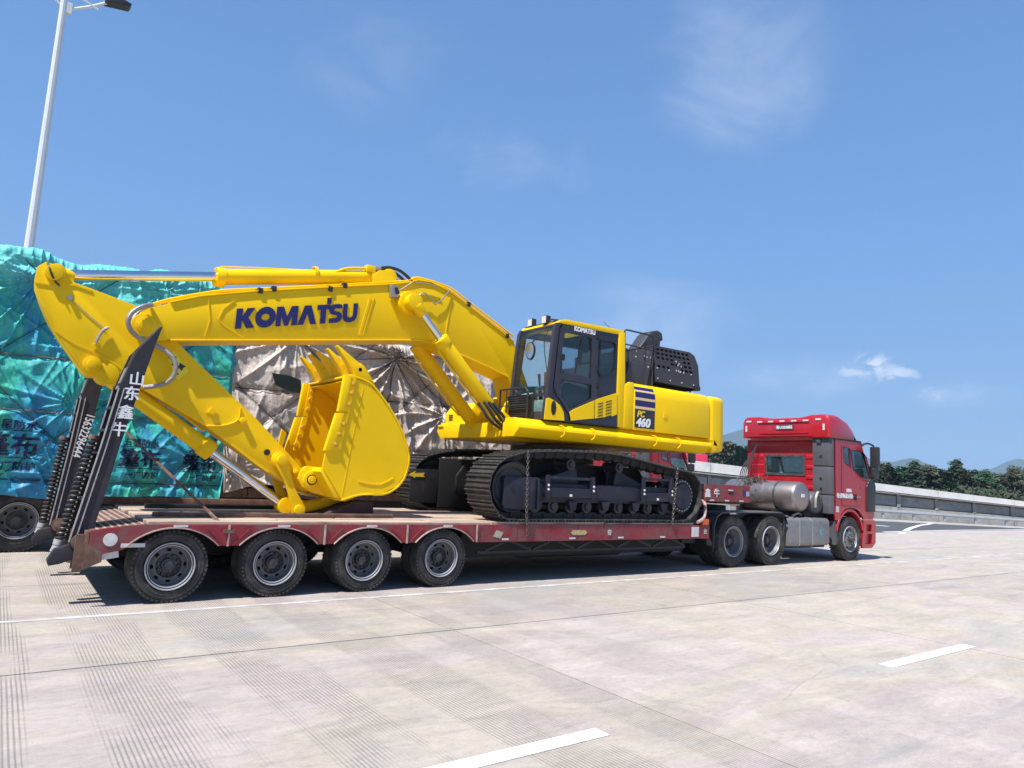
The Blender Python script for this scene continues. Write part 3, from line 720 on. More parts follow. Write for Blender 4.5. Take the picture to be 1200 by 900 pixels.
def lip_mb(rr, n=48):
    m = MB(); m.lathe((0, 0, 0), (0, 1, 0), [(0.02, rr+0.005), (-0.002, rr+0.0055), (-0.009, rr), (-0.008, rr-0.008), (0.004, rr-0.012)], n)
    m.lathe((0, 0, 0), (0, 1, 0), [(0.020, rr-0.0225), (0.012, rr-0.027), (0.014, rr-0.034), (0.03, rr-0.0365)], n); return m
def hub_mb(rr, depth, convex=False):
    m = MB(); y = 0.0 if convex else depth+0.045
    rn = rr*0.42
    for k in range(10):
        t = 2*pi*k/10; m.cyl((rn*cos(t), y, rn*sin(t)), (rn*cos(t), y-0.032, rn*sin(t)), 0.017, 0.012, 6)
    L = 0.09 if convex else 0.10
    m.lathe((0, y, 0), (0, -1, 0), [(-0.004, rr*0.52), (-0.002, rn*0.70), (0, rn*0.70), (L*0.6, rn*0.66), (L*0.62, rn*0.52), (L, rn*0.50), (L+0.01, rn*0.4), (L+0.005, 0.0)], 24)
    return m
def brake_mb(rr, depth):
    m = MB(); m.cyl((0, depth+0.055, 0), (0, depth+0.2, 0), rr-0.03, None, 24); return m
CAPM = mat('hub_cap_grey', (0.075, 0.072, 0.072), 0.5, metal=0.3, dirt=(0.3, 0.28, 0.26), dirt_amt=0.3, dirt_scale=12)
WHEEL_CACHE = {}
def wheel(parent, x, y, z, D, W, rr, depth, convex=False, side=-1, dual=True, rimmat=None, ang=0.0):
    """wheel > tyre, rim, hub ; side -1 faces the camera"""
    key = (D, W, rr, depth, convex)
    if key not in WHEEL_CACHE:
        WHEEL_CACHE[key] = (mesh_of(tyre_mb(D, W, rr), 'wheel', RUB), mesh_of(rim_mb(rr, depth, convex=convex), 'rim', rimmat or RIM),
                            mesh_of(hub_mb(rr, depth, convex), 'hub', CAPM), mesh_of(brake_mb(rr, depth), 'brake_drum', BLKM), mesh_of(lip_mb(rr), 'rim_edge', RIML))
    t, r, h, b, lp = WHEEL_CACHE[key]
    w = bpy.data.objects.new('wheel', t); COL.objects.link(w); w.parent = parent
    w.location = Vector((x, y, z))-wloc(parent); w.rotation_euler = (0, ang, 0 if side < 0 else pi)
    if side > 0: w.rotation_euler = (0, 0, pi)
    for nm, me in (('rim', r), ('hub', h), ('brake_drum', b), ('rim_edge', lp)):
        if b is me and convex: continue
        o = bpy.data.objects.new(nm, me); COL.objects.link(o); o.parent = w
    if dual:
        w2 = bpy.data.objects.new('wheel', t); COL.objects.link(w2); w2.parent = parent
        w2.location = Vector((x, y-side*(-1)*-1*0.0+(W+0.03)*(-side), z))-wloc(parent)
        if side > 0: w2.rotation_euler = (0, 0, pi)
        return w, w2
    return (w,)

TR = thing('lowbed_trailer', (4.5, 1.6, 0), 'long red lowbed trailer with four axles and raised ramps carrying the yellow excavator', 'trailer')
YN, YF = 0.0, 3.2
WX = [0.0, 1.23, 2.46, 3.69]
# side skirts: one panel per wheel, joined at the seams
def skirt_panels(ya, yb, near):
    seams = [-0.62, 0.615, 1.845, 3.075, 4.27]
    for k in range(4):
        xa, xb = seams[k], seams[k+1]; arc = arc_pts(WX[k]+(0.02 if k else 0), 0.50, 0.868, 0.655)
        if k == 0:
            prof = [(-0.86, 0.845), (-0.72, 0.870), (-0.50, 0.900), (-0.3, 0.912), (xb-0.004, 0.912), (xb-0.004, 0.655)]+arc[::-1]+[(-0.52, 0.63), (-0.86, 0.555)]
        else:
            prof = [(xa+0.004, 0.912), (xb-0.004, 0.912), (xb-0.004, 0.655)]+arc[::-1]+[(xa+0.004, 0.655)]
        m = MB(); m.prism(prof, ya, yb); p_ = obj('skirt_panel', m, RED, TR, bevel=0.002, seg=1)
        if near:
            # folded lip round the arch and the diagonal stiffeners
            m = MB(); out = arc; o2 = [(x, z+0.014) for x, z in arc]
            m.prism(out+o2[::-1], ya-0.035, ya-0.001); obj('arch_lip', m, EDGE, p_)
            m = MB()
            for s in (-1, 1):
                if k == 0 and s < 0: continue
                m.hull_bar((WX[k]+s*0.56, ya-0.006, 0.675), (WX[k]+s*0.36, ya-0.006, 0.865), 0.012, 0.014, (0, 1, 0))
            objs('stiffener', m, RED, p_)
            m = MB(); m.box(xb-0.012, xb+0.008, ya-0.022, ya-0.001, 0.65, 0.908); obj('seam_plate', m, EDGE, p_)
            m = MB(); m.box(WX[k]-0.02, WX[k]+0.14, ya-0.006, ya-0.001, 0.882, 0.905)
            objs('marker_strip', m, REFW, p_)
skirt_panels(YN, YN+0.03, True); skirt_panels(YF-0.03, YF, False)
# straight side rail under the tracks, in welded lengths
segs = [4.275, 5.05, 5.75, 6.35, 6.95, 7.45, 8.05, 8.62, 9.28]
for a, b2 in zip(segs[:-1], segs[1:]):
    m = MB(); m.box(a+0.003, b2-0.003, YN+random.uniform(0, .004), YN+0.035, 0.645, 0.912); obj('side_rail', m, RED, TR, bevel=0.003, seg=1)
m = MB(); m.box(4.27, 9.30, YF-0.035, YF, 0.645, 0.912); obj('side_rail', m, RED, TR)
m = MB(); m.prism([(9.283, 0.648), (9.82, 0.640), (9.84, 0.90), (9.283, 0.905)], YN, YN+0.045); er = obj('front_rail', m, RED, TR, bevel=0.003, seg=1)
m = MB(); m.box(9.29, 9.50, YN-0.008, YN-0.002, 0.68, 0.87); obj('number_plate', m, REFW, er)
m = MB(); m.box(9.60, 9.80, YN-0.02, YN+0.05, 0.905, 1.02); obj('marker_lamp', m, ORNG, er, bevel=0.01)
m = MB()
for x in (4.75, 6.15, 7.3, 8.4): m.box(x, x+0.13, YN-0.006, YN-0.001, 0.672, 0.700)
objs('marker_strip', m, REFW, TR)
m = MB(); m.prism([(4.58, 0.73), (4.72, 0.70), (4.77, 0.79), (4.64, 0.83)], YN-0.005, YN-0.001); obj('sticker', m, mat('old_sticker', (0.40, 0.38, 0.28), 0.6, var=.2, scale=30), TR)
m = MB(); m.prism([(6.18, 0.78), (6.22, 0.74), (6.5, 0.74), (6.55, 0.78), (6.5, 0.82), (6.22, 0.82)], YN-0.005, YN-0.001); obj('emblem_sticker', m, mat('yellow_sticker', (0.45, 0.36, 0.16), 0.6, var=.3, scale=30), TR)
for i, (s_, x_) in enumerate((('奋', 7.02), ('业', 9.64))):
    text_obj('lettering', s_, REFW, TR, (x_, YN-0.008, 0.74), 0.11, bold=0.002)
# number under the skirt, round and oblong marks at the tail
m = MB(); m.cyl((-0.66, -0.006, 0.745), (-0.66, -0.02, 0.745), 0.072, None, 24); rf = obj('round_reflector', m, REFW, TR)
m = MB(); m.box(-0.55, -0.30, -0.008, -0.002, 0.655, 0.70)
tp = objs('marker_strip', m, REFW, TR); tp.rotation_euler = (0, 0, 0)
m = MB(); m.prism([(-0.80, 0.50), (-0.55, 0.545), (-0.56, 0.615), (-0.81, 0.57)], 0.03, 0.05); obj('tail_plate', m, REFW, TR)
# deck: timber planks lying lengthwise with worn edges
WOOD = mat('worn_deck_timber', (0.50, 0.38, 0.29), 0.85, var=0.30, scale=2.2, dirt=(0.14, 0.10, 0.08), dirt_amt=0.45, dirt_scale=3.0, bump=0.4, bscale=25, stretch=(0.35, 3.0, 1))
WOODD = mat('dark_deck_timber', (0.22, 0.15, 0.115), 0.85, var=0.35, scale=2.2, dirt=(0.09, 0.06, 0.05), dirt_amt=0.5, dirt_scale=3.0, bump=0.4, bscale=25, stretch=(0.35, 3.0, 1))
npl = 15; pw = (YF-YN-0.06)/npl; rr_ = random.Random(3)
cuts = [[-0.30, 2.2, 4.55, 7.0, 9.4], [-0.30, 1.3, 3.5, 5.8, 8.1, 9.4]]
for j in range(npl):
    cc = cuts[j % 2]
    for a, b2 in zip(cc[:-1], cc[1:]):
        m = MB(); y0 = YN+0.03+j*pw; dz = rr_.uniform(-0.006, 0.006)
        m.box(a+rr_.uniform(0, .02), b2-rr_.uniform(.004, .02), y0+0.004, y0+pw-rr_.uniform(.006, .014), 0.905, 0.948+dz)
        obj('plank', m, WOODD if rr_.random() < 0.22 else WOOD, TR, bevel=0.004, seg=1)
m = MB(); m.box(-0.30, 9.6, YN+0.03, YF-0.03, 0.85, 0.90); obj('deck_plate', m, CHAS, TR)
# sloping tail of the deck with steel treads
m = MB(); m.prism([(-0.86, 0.80), (-0.31, 0.885), (-0.31, 0.915), (-0.86, 0.842)], YN+0.03, YF-0.03); obj('tail_slope', m, RUSTM, TR)
for k in range(7):
    x = -0.80+0.075*k
    m = MB(); m.box(x, x+0.028, YN+0.04, YF-0.04, 0.845+0.131*(x+0.8), 0.857+0.131*(x+0.8)); obj('tread_bar', m, EDGE, TR)
m = MB(); m.box(-0.90, -0.865, YN+0.0, YF, 0.50, 0.835); obj('tail_beam', m, RUSTM, TR, bevel=0.006)
m = MB()
for y0 in (0.03, 0.28, 0.78, 2.42, 2.92, 3.12): m.box(-0.99, -0.90, y0, y0+0.035, 0.40, 0.80)
objs('hinge_lug', m, RUSTM, TR)
m = MB(); m.prism([(-0.90, 0.42), (-0.72, 0.50), (-0.72, 0.60), (-0.90, 0.72)], YN-0.001, YN+0.02); obj('corner_gusset', m, RUSTM, TR)
# loose steel channels lying along the deck belong to the trailer's lashing rails
m = MB(); m.box(-0.15, 3.15, 0.62, 0.70, 0.952, 1.01); obj('lashing_rail', m, RUSTM, TR, bevel=0.008)
m = MB(); m.box(-0.55, 3.6, YF-0.12, YF-0.03, 0.95, 1.06); obj('lashing_rail', m, RUSTM, TR, bevel=0.008)
m = MB(); m.box(0.0, 3.4, 2.2, 2.27, 0.952, 1.02); obj('lashing_rail', m, CHAS, TR, bevel=0.008)
# frame below
m = MB(); m.box(-0.85, 9.9, 1.05, 1.21, 0.42, 0.85); m.box(-0.85, 9.9, 1.99, 2.15, 0.42, 0.85); objs('main_beam', m, CHAS, TR)
m = MB()
for k in range(14):
    x = 4.4+k*0.40; m.box(x, x+0.05, YN+0.06, YF-0.04, 0.70, 0.85)
objs('cross_member', m, CHAS, TR)
m = MB()
for k in range(5):
    x = 4.5+k*0.95; m.hull_bar((x, 0.1, 0.50), (x+0.45, 0.1, 0.66), 0.03, 0.04); m.hull_bar((x+0.9, 0.1, 0.50), (x+0.45, 0.1, 0.66), 0.03, 0.04)
m.box(4.35, 9.2, 0.08, 0.13, 0.46, 0.50); obj('underrun_guard', m, CHAS, TR)
m = MB(); m.box(4.35, 9.7, 0.55, 0.60, 0.34, 0.86); obj('underdeck_backing', m, BLKM, TR)  # added black sheet, stands for the deep shade under the deck
m = MB()
for x in WX: m.cyl((x, 0.25, 0.423), (x, 2.95, 0.423), 0.07, None, 12)
objs('axle', m, CHAS, TR)
m = MB()
for x in WX:
    for y in (0.92, 2.28): m.prism([(x-0.5, 0.50), (x-0.1, 0.56), (x+0.1, 0.56), (x+0.5, 0.50), (x+0.5, 0.53), (x+0.1, 0.62), (x-0.1, 0.62), (x-0.5, 0.53)], y, y+0.08)
objs('leaf_spring', m, CHAS, TR)
for x in WX:
    wheel(TR, x, 0.03, 0.423, 0.846, 0.235, 0.272, 0.13, side=-1, ang=random.random()*6)
    wheel(TR, x, YF-0.03, 0.423, 0.846, 0.235, 0.272, 0.13, side=1)
m = MB(); m.prism([(5.9, 0.25), (6.1, 0.2), (8.6, 0.2), (8.9, 0.3), (8.9, 0.62), (5.9, 0.62)], 1.3, 1.9); obj('spare_box', m, CHAS, TR, bevel=0.02)
# gooseneck
gz0, gz1 = 1.375, 1.715
m = MB(); m.prism([(9.25, 0.92), (9.65, 0.92), (10.25, gz0), (11.16, gz0), (11.16, gz1), (9.95, gz1), (9.45, 1.30), (9.25, 1.05)], 0.42, 0.46); obj('gooseneck_side', m, RED, TR, bevel=0.003, seg=1)
m = MB(); m.prism([(9.25, 0.92), (9.65, 0.92), (10.25, gz0), (11.16, gz0), (11.16, gz1), (9.95, gz1), (9.45, 1.30), (9.25, 1.05)], 2.74, 2.78); obj('gooseneck_side', m, RED, TR, bevel=0.003, seg=1)
GNX = [(9.567, 1.68), (11.19, 1.688), (11.194, 1.356), (9.575, 1.361)]
m = MB(); m.prism([(9.68, gz0+0.0), (11.16, gz0), (11.16, gz1), (9.68, gz1+0.005)], YN+0.0, YN+0.03)
gp = obj('gooseneck_skirt', m, RED, TR, bevel=0.003, seg=1)
for ch, (x, z) in zip('鑫牛', [(9.755, 1.542), (10.037, 1.549)]):
    text_obj('lettering', ch, WHT, gp, (x-0.085, YN-0.008, z-0.07), 0.18, bold=0.004)
m = MB()
for x in (9.84, 10.32, 10.8): m.box(x, x+0.13, YN-0.006, YN-0.001, 1.385, 1.412)
m.box(10.42, 10.58, YN-0.006, YN-0.001, 1.60, 1.625); objs('marker_strip', m, REFW, gp)
m = MB(); m.box(10.44, 10.60, YN-0.006, YN-0.001, 1.53, 1.575); obj('slot', m, BLKM, gp)
m = MB(); m.box(10.92, 11.0, YN-0.006, YN-0.001, 1.50, 1.62); obj('sticker', m, NAVY, gp)
m = MB(); m.box(11.03, 11.13, YN-0.006, YN-0.001, 1.50, 1.60); obj('sticker', m, mat('pale_sticker', (0.30, 0.36, 0.55), 0.5), gp)
m = MB(); m.box(9.7, 11.15, YN+0.02, YF-0.02, 1.62, 1.70); m.box(9.7, 11.1, 0.5, 0.62, 1.40, 1.62); m.box(9.7, 11.1, 2.6, 2.72, 1.40, 1.62); obj('gooseneck_deck', m, CHAS, TR)
m = MB(); m.box(11.16, 12.1, 0.85, 2.35, 1.30, 1.42); obj('coupling_plate', m, CHAS, TR)
m = MB(); m.tube([(9.45, -0.01, 0.96), (9.68, 0.02, 1.05), (9.82, 0.1, 1.28), (9.86, 0.2, 1.40)], 0.034, 8, 3); obj('hook', m, EDGE, TR)
m = MB(); m.prism([(9.6, 0.5), (10.0, 0.5), (10.1, 1.30), (9.8, 1.30)], 0.5, 2.7); obj('neck_front', m, CHAS, TR)

# ---- two raised ramps
def ramp_part(y0, label, sh):
    """folded ramp: pivot near z .62, leaning forward; local frame along u"""
    W_ = 0.62
    # side outline in x,z (near side plate)
    side = [(-1.035, 0.665), (-0.985, 0.625), (-0.91, 0.635), (-0.87, 0.70), (-0.80, 0.905), (-0.745, 1.21), (-0.655, 1.77), (-0.505, 2.54), (-0.41, 3.01), (-0.35, 3.27), (-0.375, 3.265), (-0.60, 2.93), (-0.735, 2.47), (-0.845, 1.77), (-0.955, 1.15)]
    m = MB(); m.prism(side, y0, y0+0.025); r = obj('ramp', m, BLKP, TR, bevel=0.004, seg=1, label=label)
    m = MB(); m.prism(side, y0+W_-0.025, y0+W_); obj('side_plate', m, BLKP, r, bevel=0.004, seg=1)
    # tread side skin between the plates (faces the tractor)
    fr = [(-0.87, 0.70), (-0.80, 0.905), (-0.745, 1.21), (-0.655, 1.77), (-0.505, 2.54), (-0.41, 3.01), (-0.36, 3.25)]
    prof = fr+[(x-0.02, z) for x, z in fr[::-1]]
    m = MB(); m.prism(prof, y0+0.026, y0+W_-0.026); obj('tread_plate', m, RUSTM, r)
    # edge flange lines (bare worn steel) on the rear edge
    bk = [(-0.955, 1.15), (-0.845, 1.77), (-0.735, 2.47), (-0.60, 2.93)]
    for yy in (y0-0.012, y0+W_-0.05):
        for dd in (0.0, 0.055):
            m = MB(); pts = [(-1.035+dd, yy+0.02, 0.70)]+[(x+dd, yy+0.02, z) for x, z in bk[:3]]
            for a, b2 in zip(pts[:-1], pts[1:]): m.hull_bar(a, b2, 0.05, 0.012, (1, 0, 0))
            obj('flange', m, EDGED, r)
    # bright worn patch at the toe, skin of the toe
    toe = [(-0.735, 2.47), (-0.60, 2.93), (-0.375, 3.265)]
    prof = [(x-0.004, z) for x, z in toe]+[(x+0.02, z-0.015) for x, z in toe[::-1]]
    m = MB(); m.prism(prof, y0+0.02, y0+W_*0.42); obj('toe_plate', m, BLKP, r)
    m = MB(); m.prism([(-0.745, 2.47), (-0.675, 2.73), (-0.66, 2.72), (-0.73, 2.465)], y0+0.03, y0+W_*0.40); obj('bare_toe_patch', m, STEEL, r)
    m = MB()
    for k in range(6): z = 1.15+k*0.27; x = -0.955+0.163*(z-1.15); m.box(x, x+0.07, y0+0.03, y0+W_-0.03, z, z+0.03)
    objs('cross_bar', m, BLKP, r)
    m = MB(); m.cyl((-0.93, y0-0.05, 0.70), (-0.93, y0+W_+0.04, 0.70), 0.05, None, 20); m.cyl((-0.93, y0-0.03, 0.70), (-0.93, y0-0.004, 0.70), 0.09, None, 24); obj('pivot_pin', m, RUSTM, r, bevel=0.004)
    m = MB(); m.prism([(-1.22, 0.50), (-1.16, 0.62), (-1.04, 0.66), (-0.83, 0.62), (-0.80, 0.575), (-1.10, 0.455), (-1.20, 0.44)], y0+0.03, y0+0.17); obj('foot_bracket', m, BLKP, r, bevel=0.008)
    # compression spring: real coil
    a = Vector((-1.10, y0+0.28, 0.70)); b2 = Vector((-0.90, y0+0.28, 1.86)); d = (b2-a); L = d.length; d.normalize(); u = Vector((0, 1, 0)); v = d.cross(u)
    turns = 22; pts = [a+d*(L*k/(turns*10))+u*(0.052*cos(2*pi*k/10))+v*(0.052*sin(2*pi*k/10)) for k in range(turns*10+1)]
    m = MB(); m.tube(pts, 0.0105, 6, 0); obj('spring', m, SPRG, r)
    m = MB(); m.cyl(a-d*0.03, b2+d*0.04, 0.028, None, 10); obj('spring_rod', m, CHAS, r)
    m = MB(); m.cyl(a-d*0.06, a+d*0.0, 0.062, None, 16); m.cyl(a-d*0.14, a-d*0.06, 0.066, 0.055, 8); obj('spring_seat', m, EDGED, r)
    m = MB(); m.cyl(b2, b2+d*0.05, 0.058, None, 16); obj('spring_cap', m, RUSTM, r)
    return r
BLKP = mat('ramp_dark_paint', (0.030, 0.029, 0.038), 0.55, spec=0.3, var=0.2, scale=2, dirt=(0.10, 0.055, 0.035), dirt_amt=0.30, dirt_scale=2.6)
EDGED = mat('ramp_edge_bare', (0.46, 0.43, 0.41), 0.5, metal=0.4, var=0.3, scale=9, dirt=RUST, dirt_amt=0.3, dirt_scale=9)
SPRG = mat('spring_steel', (0.085, 0.08, 0.078), 0.45, metal=0.6, dirt=RUST, dirt_amt=0.35, dirt_scale=8)
rn = ramp_part(0.22, 'near dark ramp lettered with four white characters', None)
rfar = ramp_part(2.42, 'far dark ramp with a white telephone number', None)
# the far ramp stands a little further back
SHX = Matrix(((1, 0, -0.075, -0.06+0.05), (0, 1, 0, 0), (0, 0, 1, 0), (0, 0, 0, 1)))
def shear_tree(o):
    off = wloc(o)
    for v in o.data.vertices:
        w = v.co+off; v.co.x += -0.07-0.075*max(0.0, w.z-0.7)
    o.data.update()
    for ch in o.children: shear_tree(ch)
shear_tree(rfar)
# lettering follows the lean of the plate
lean = math.atan2(0.15, 0.77)
for ch, (x, z) in zip('山东鑫牛', [(-0.562, 2.609), (-0.597, 2.431), (-0.639, 2.204), (-0.684, 1.999)]):
    text_obj('lettering', ch, WHT, rn, (x-0.085, 0.212, z-0.075), 0.175, rot=(pi/2, 0, 0), bold=0.004)
NP = [(-0.837, 2.255), (-0.955, 1.659)]
dlt = atan2(NP[0][0]-NP[1][0], NP[0][1]-NP[1][1]); wid = hypot(NP[0][0]-NP[1][0], NP[0][1]-NP[1][1])
m_ = text_obj('lettering', '15632296444', WHT, rfar, (NP[0][0], 2.410, NP[0][1]), 0.150, rot=(pi/2, pi/2+dlt, 0), bold=0.003)
m_.scale = (wid/(m_.dimensions.x+1e-6),)+(1, 1)

# ---- chains and strap: separate things lying on the load
CHN = mat('chain_steel', (0.14, 0.125, 0.11), 0.5, metal=0.6, dirt=RUST, dirt_amt=0.3, dirt_scale=20)
def chain(m, p0, p1, link=0.062, r=0.0085, w=0.036, sag=0.0):
    p0 = Vector(p0); p1 = Vector(p1); n = max(2, int((p1-p0).length/(link*0.72))); d = (p1-p0).normalized()
    a = d.orthogonal().normalized(); b = d.cross(a)
    for k in range(n):
        c = p0.lerp(p1, (k+0.5)/n)-Vector((0, 0, sag*sin(pi*(k+.5)/n))); e = a if k % 2 == 0 else b
        pts = []
        for q in range(12):
            t = 2*pi*q/12; pts.append(c+d*(link*0.5*cos(t)*1.0)+e*(w*0.5*sin(t)))
        pts.append(pts[0]); pts.append(pts[1]); m.tube(pts[:13], r, 5, 0)
    return m
CP = [(5.149, -0.05, 2.088), (5.15, -0.06, 1.661), (5.173, -0.05, 1.117), (5.168, -0.03, 0.885), (5.236, -0.02, 0.749)]
m = MB(); chain(m, CP[0], CP[1]); chain(m, CP[1], CP[2]); chain(m, CP[2], CP[4])
tag(obj('binding_chain', m, CHN, at=CP[3]), 'steel binding chain hanging over the track beside the front idler', 'chain')
CP = [(8.787, -0.05, 1.982), (8.738, -0.06, 1.59), (8.71, -0.05, 1.315), (8.697, -0.03, 0.929)]
m = MB(); chain(m, CP[0], CP[1]); chain(m, CP[1], CP[2]); chain(m, CP[2], CP[3])
tag(obj('binding_chain', m, CHN, at=CP[3]), 'steel binding chain hanging over the track beside the rear sprocket', 'chain')
ST = [(-0.337, 2.3, 2.014), (-0.255, 1.8, 1.81), (0.139, 1.05, 1.284), (0.607, -0.01, 0.837)]
m = MB(); m.hull_bar(ST[0], ST[3], 0.03, 0.022); m.box(ST[3][0]-0.06, ST[3][0]+0.07, -0.03, 0.0, ST[3][2]-0.025, ST[3][2]+0.015)
tag(obj('tie_bar', m, RUSTM, at=ST[3]), 'thin rusty tie bar slanting from the ramps down to the skirt above the first wheel', 'tie bar')
BKM = mat('dark_block_timber', (0.055, 0.035, 0.040), 0.85, var=0.3, scale=5, bump=0.3)
BK = [(2.174, 0.934), (3.007, 0.966), (2.981, 1.279), (2.801, 1.222), (2.517, 1.14)]
m = MB(); m.prism([(BK[0][0], 0.952), (BK[1][0], 0.952), (BK[2][0], 1.17), (BK[4][0]+0.15, 1.17), (BK[0][0]+0.15, 1.02)], 1.0, 2.2)
tag(obj('support_block', m, BKM, bevel=0.012), 'dark purplish block under the yellow bucket on the deck', 'block')


# ================================================================ EXCAVATOR
EX = thing('excavator', (7.0, 1.6, 0.95), 'large yellow crawler excavator with blue lettering on its boom, loaded on the red lowbed', 'excavator')
YC = 1.6
# ---- crawlers
belt = [(4.95, 0.952), (5.6, 0.952), (6.5, 0.952), (7.4, 0.952), (8.3, 0.952), (9.05, 0.952), (9.30, 1.03), (9.50, 1.20), (9.575, 1.42), (9.56, 1.64), (9.46, 1.83), (9.25, 1.95), (8.85, 2.00), (8.45, 2.045), (8.03, 2.10), (7.60, 2.155), (7.25, 2.19), (6.75, 2.20), (6.3, 2.185), (5.8, 2.165), (5.3, 2.13), (4.98, 2.07), (4.70, 1.97), (4.50, 1.78), (4.42, 1.55), (4.45, 1.32), (4.57, 1.12), (4.73, 1.00)]
def closed_path(pts, step):
    P = []
    n = len(pts)
    for i in range(n):
        p0, p1, p2, p3 = (Vector(pts[(i+k) % n]) for k in (-1, 0, 1, 2))
        for k in range(12):
            t = k/12; P.append(0.5*((2*p1)+(p2-p0)*t+(2*p0-5*p1+4*p2-p3)*t*t+(3*p1-p0-3*p2+p3)*t**3))
    L = [0]
    for i in range(len(P)): L.append(L[-1]+(P[(i+1) % len(P)]-P[i]).length)
    tot = L[-1]; N = round(tot/step); out = []
    for q in range(N):
        s = tot*q/N; i = max(k for k in range(len(P)) if L[k] <= s)
        a, b = P[i], P[(i+1) % len(P)]; c = a.lerp(b, (s-L[i])/max(1e-9, L[i+1]-L[i])); d = (b-a).normalized(); out.append((c, d))
    return out
def shoe_mb():
    # local: x along travel, y across (0..0.7), z outward from the belt surface (0 = outer tip)
    m = MB(); W = 0.69; h = 0.118
    prof = [(-h+.012, -0.046), (-h+.012, -0.034), (-h+0.024, -0.034), (-h+0.028, 0.0), (-h+0.042, 0.0), (-h+0.048, -0.034), (-0.012, -0.034), (-0.006, -0.006), (0.006, -0.006), (0.012, -0.034), (h-0.040, -0.034), (h-0.036, -0.010), (h-0.024, -0.010), (h-0.018, -0.034), (h+0.004, -0.040), (h+0.004, -0.050)]
    m.prism(prof, 0.0, W); return m
def bolt_mb():
    m = MB()
    for x in (-0.045, 0.045):
        for y in (0.24, 0.29, 0.40, 0.45): m.cyl((x, y, -0.035), (x, y, -0.018), 0.013, None, 6)
    return m
def link_mb():
    m = MB()
    for y0 in (0.20, 0.43):
        m.prism([(-0.12, -0.05), (0.09, -0.05), (0.125, -0.075), (0.125, -0.13), (0.09, -0.155), (-0.02, -0.158), (-0.05, -0.135), (-0.10, -0.135), (-0.12, -0.11)], y0, y0+0.055)
    m.cyl((0.085, 0.19, -0.105), (0.085, 0.50, -0.105), 0.035, None, 10); return m
def edge_link_mb():
    m = MB(); m.prism([(-0.085, -0.052), (0.085, -0.052), (0.07, -0.16), (0.02, -0.175), (-0.045, -0.17), (-0.085, -0.12)], 0.10, 0.16); return m
SH = mesh_of(shoe_mb(), 'track_shoe', SHOE); BO = mesh_of(bolt_mb(), 'bolts', CHAS); LK = mesh_of(link_mb(), 'track_link', CHAS)
shoes = closed_path(belt, 0.232)
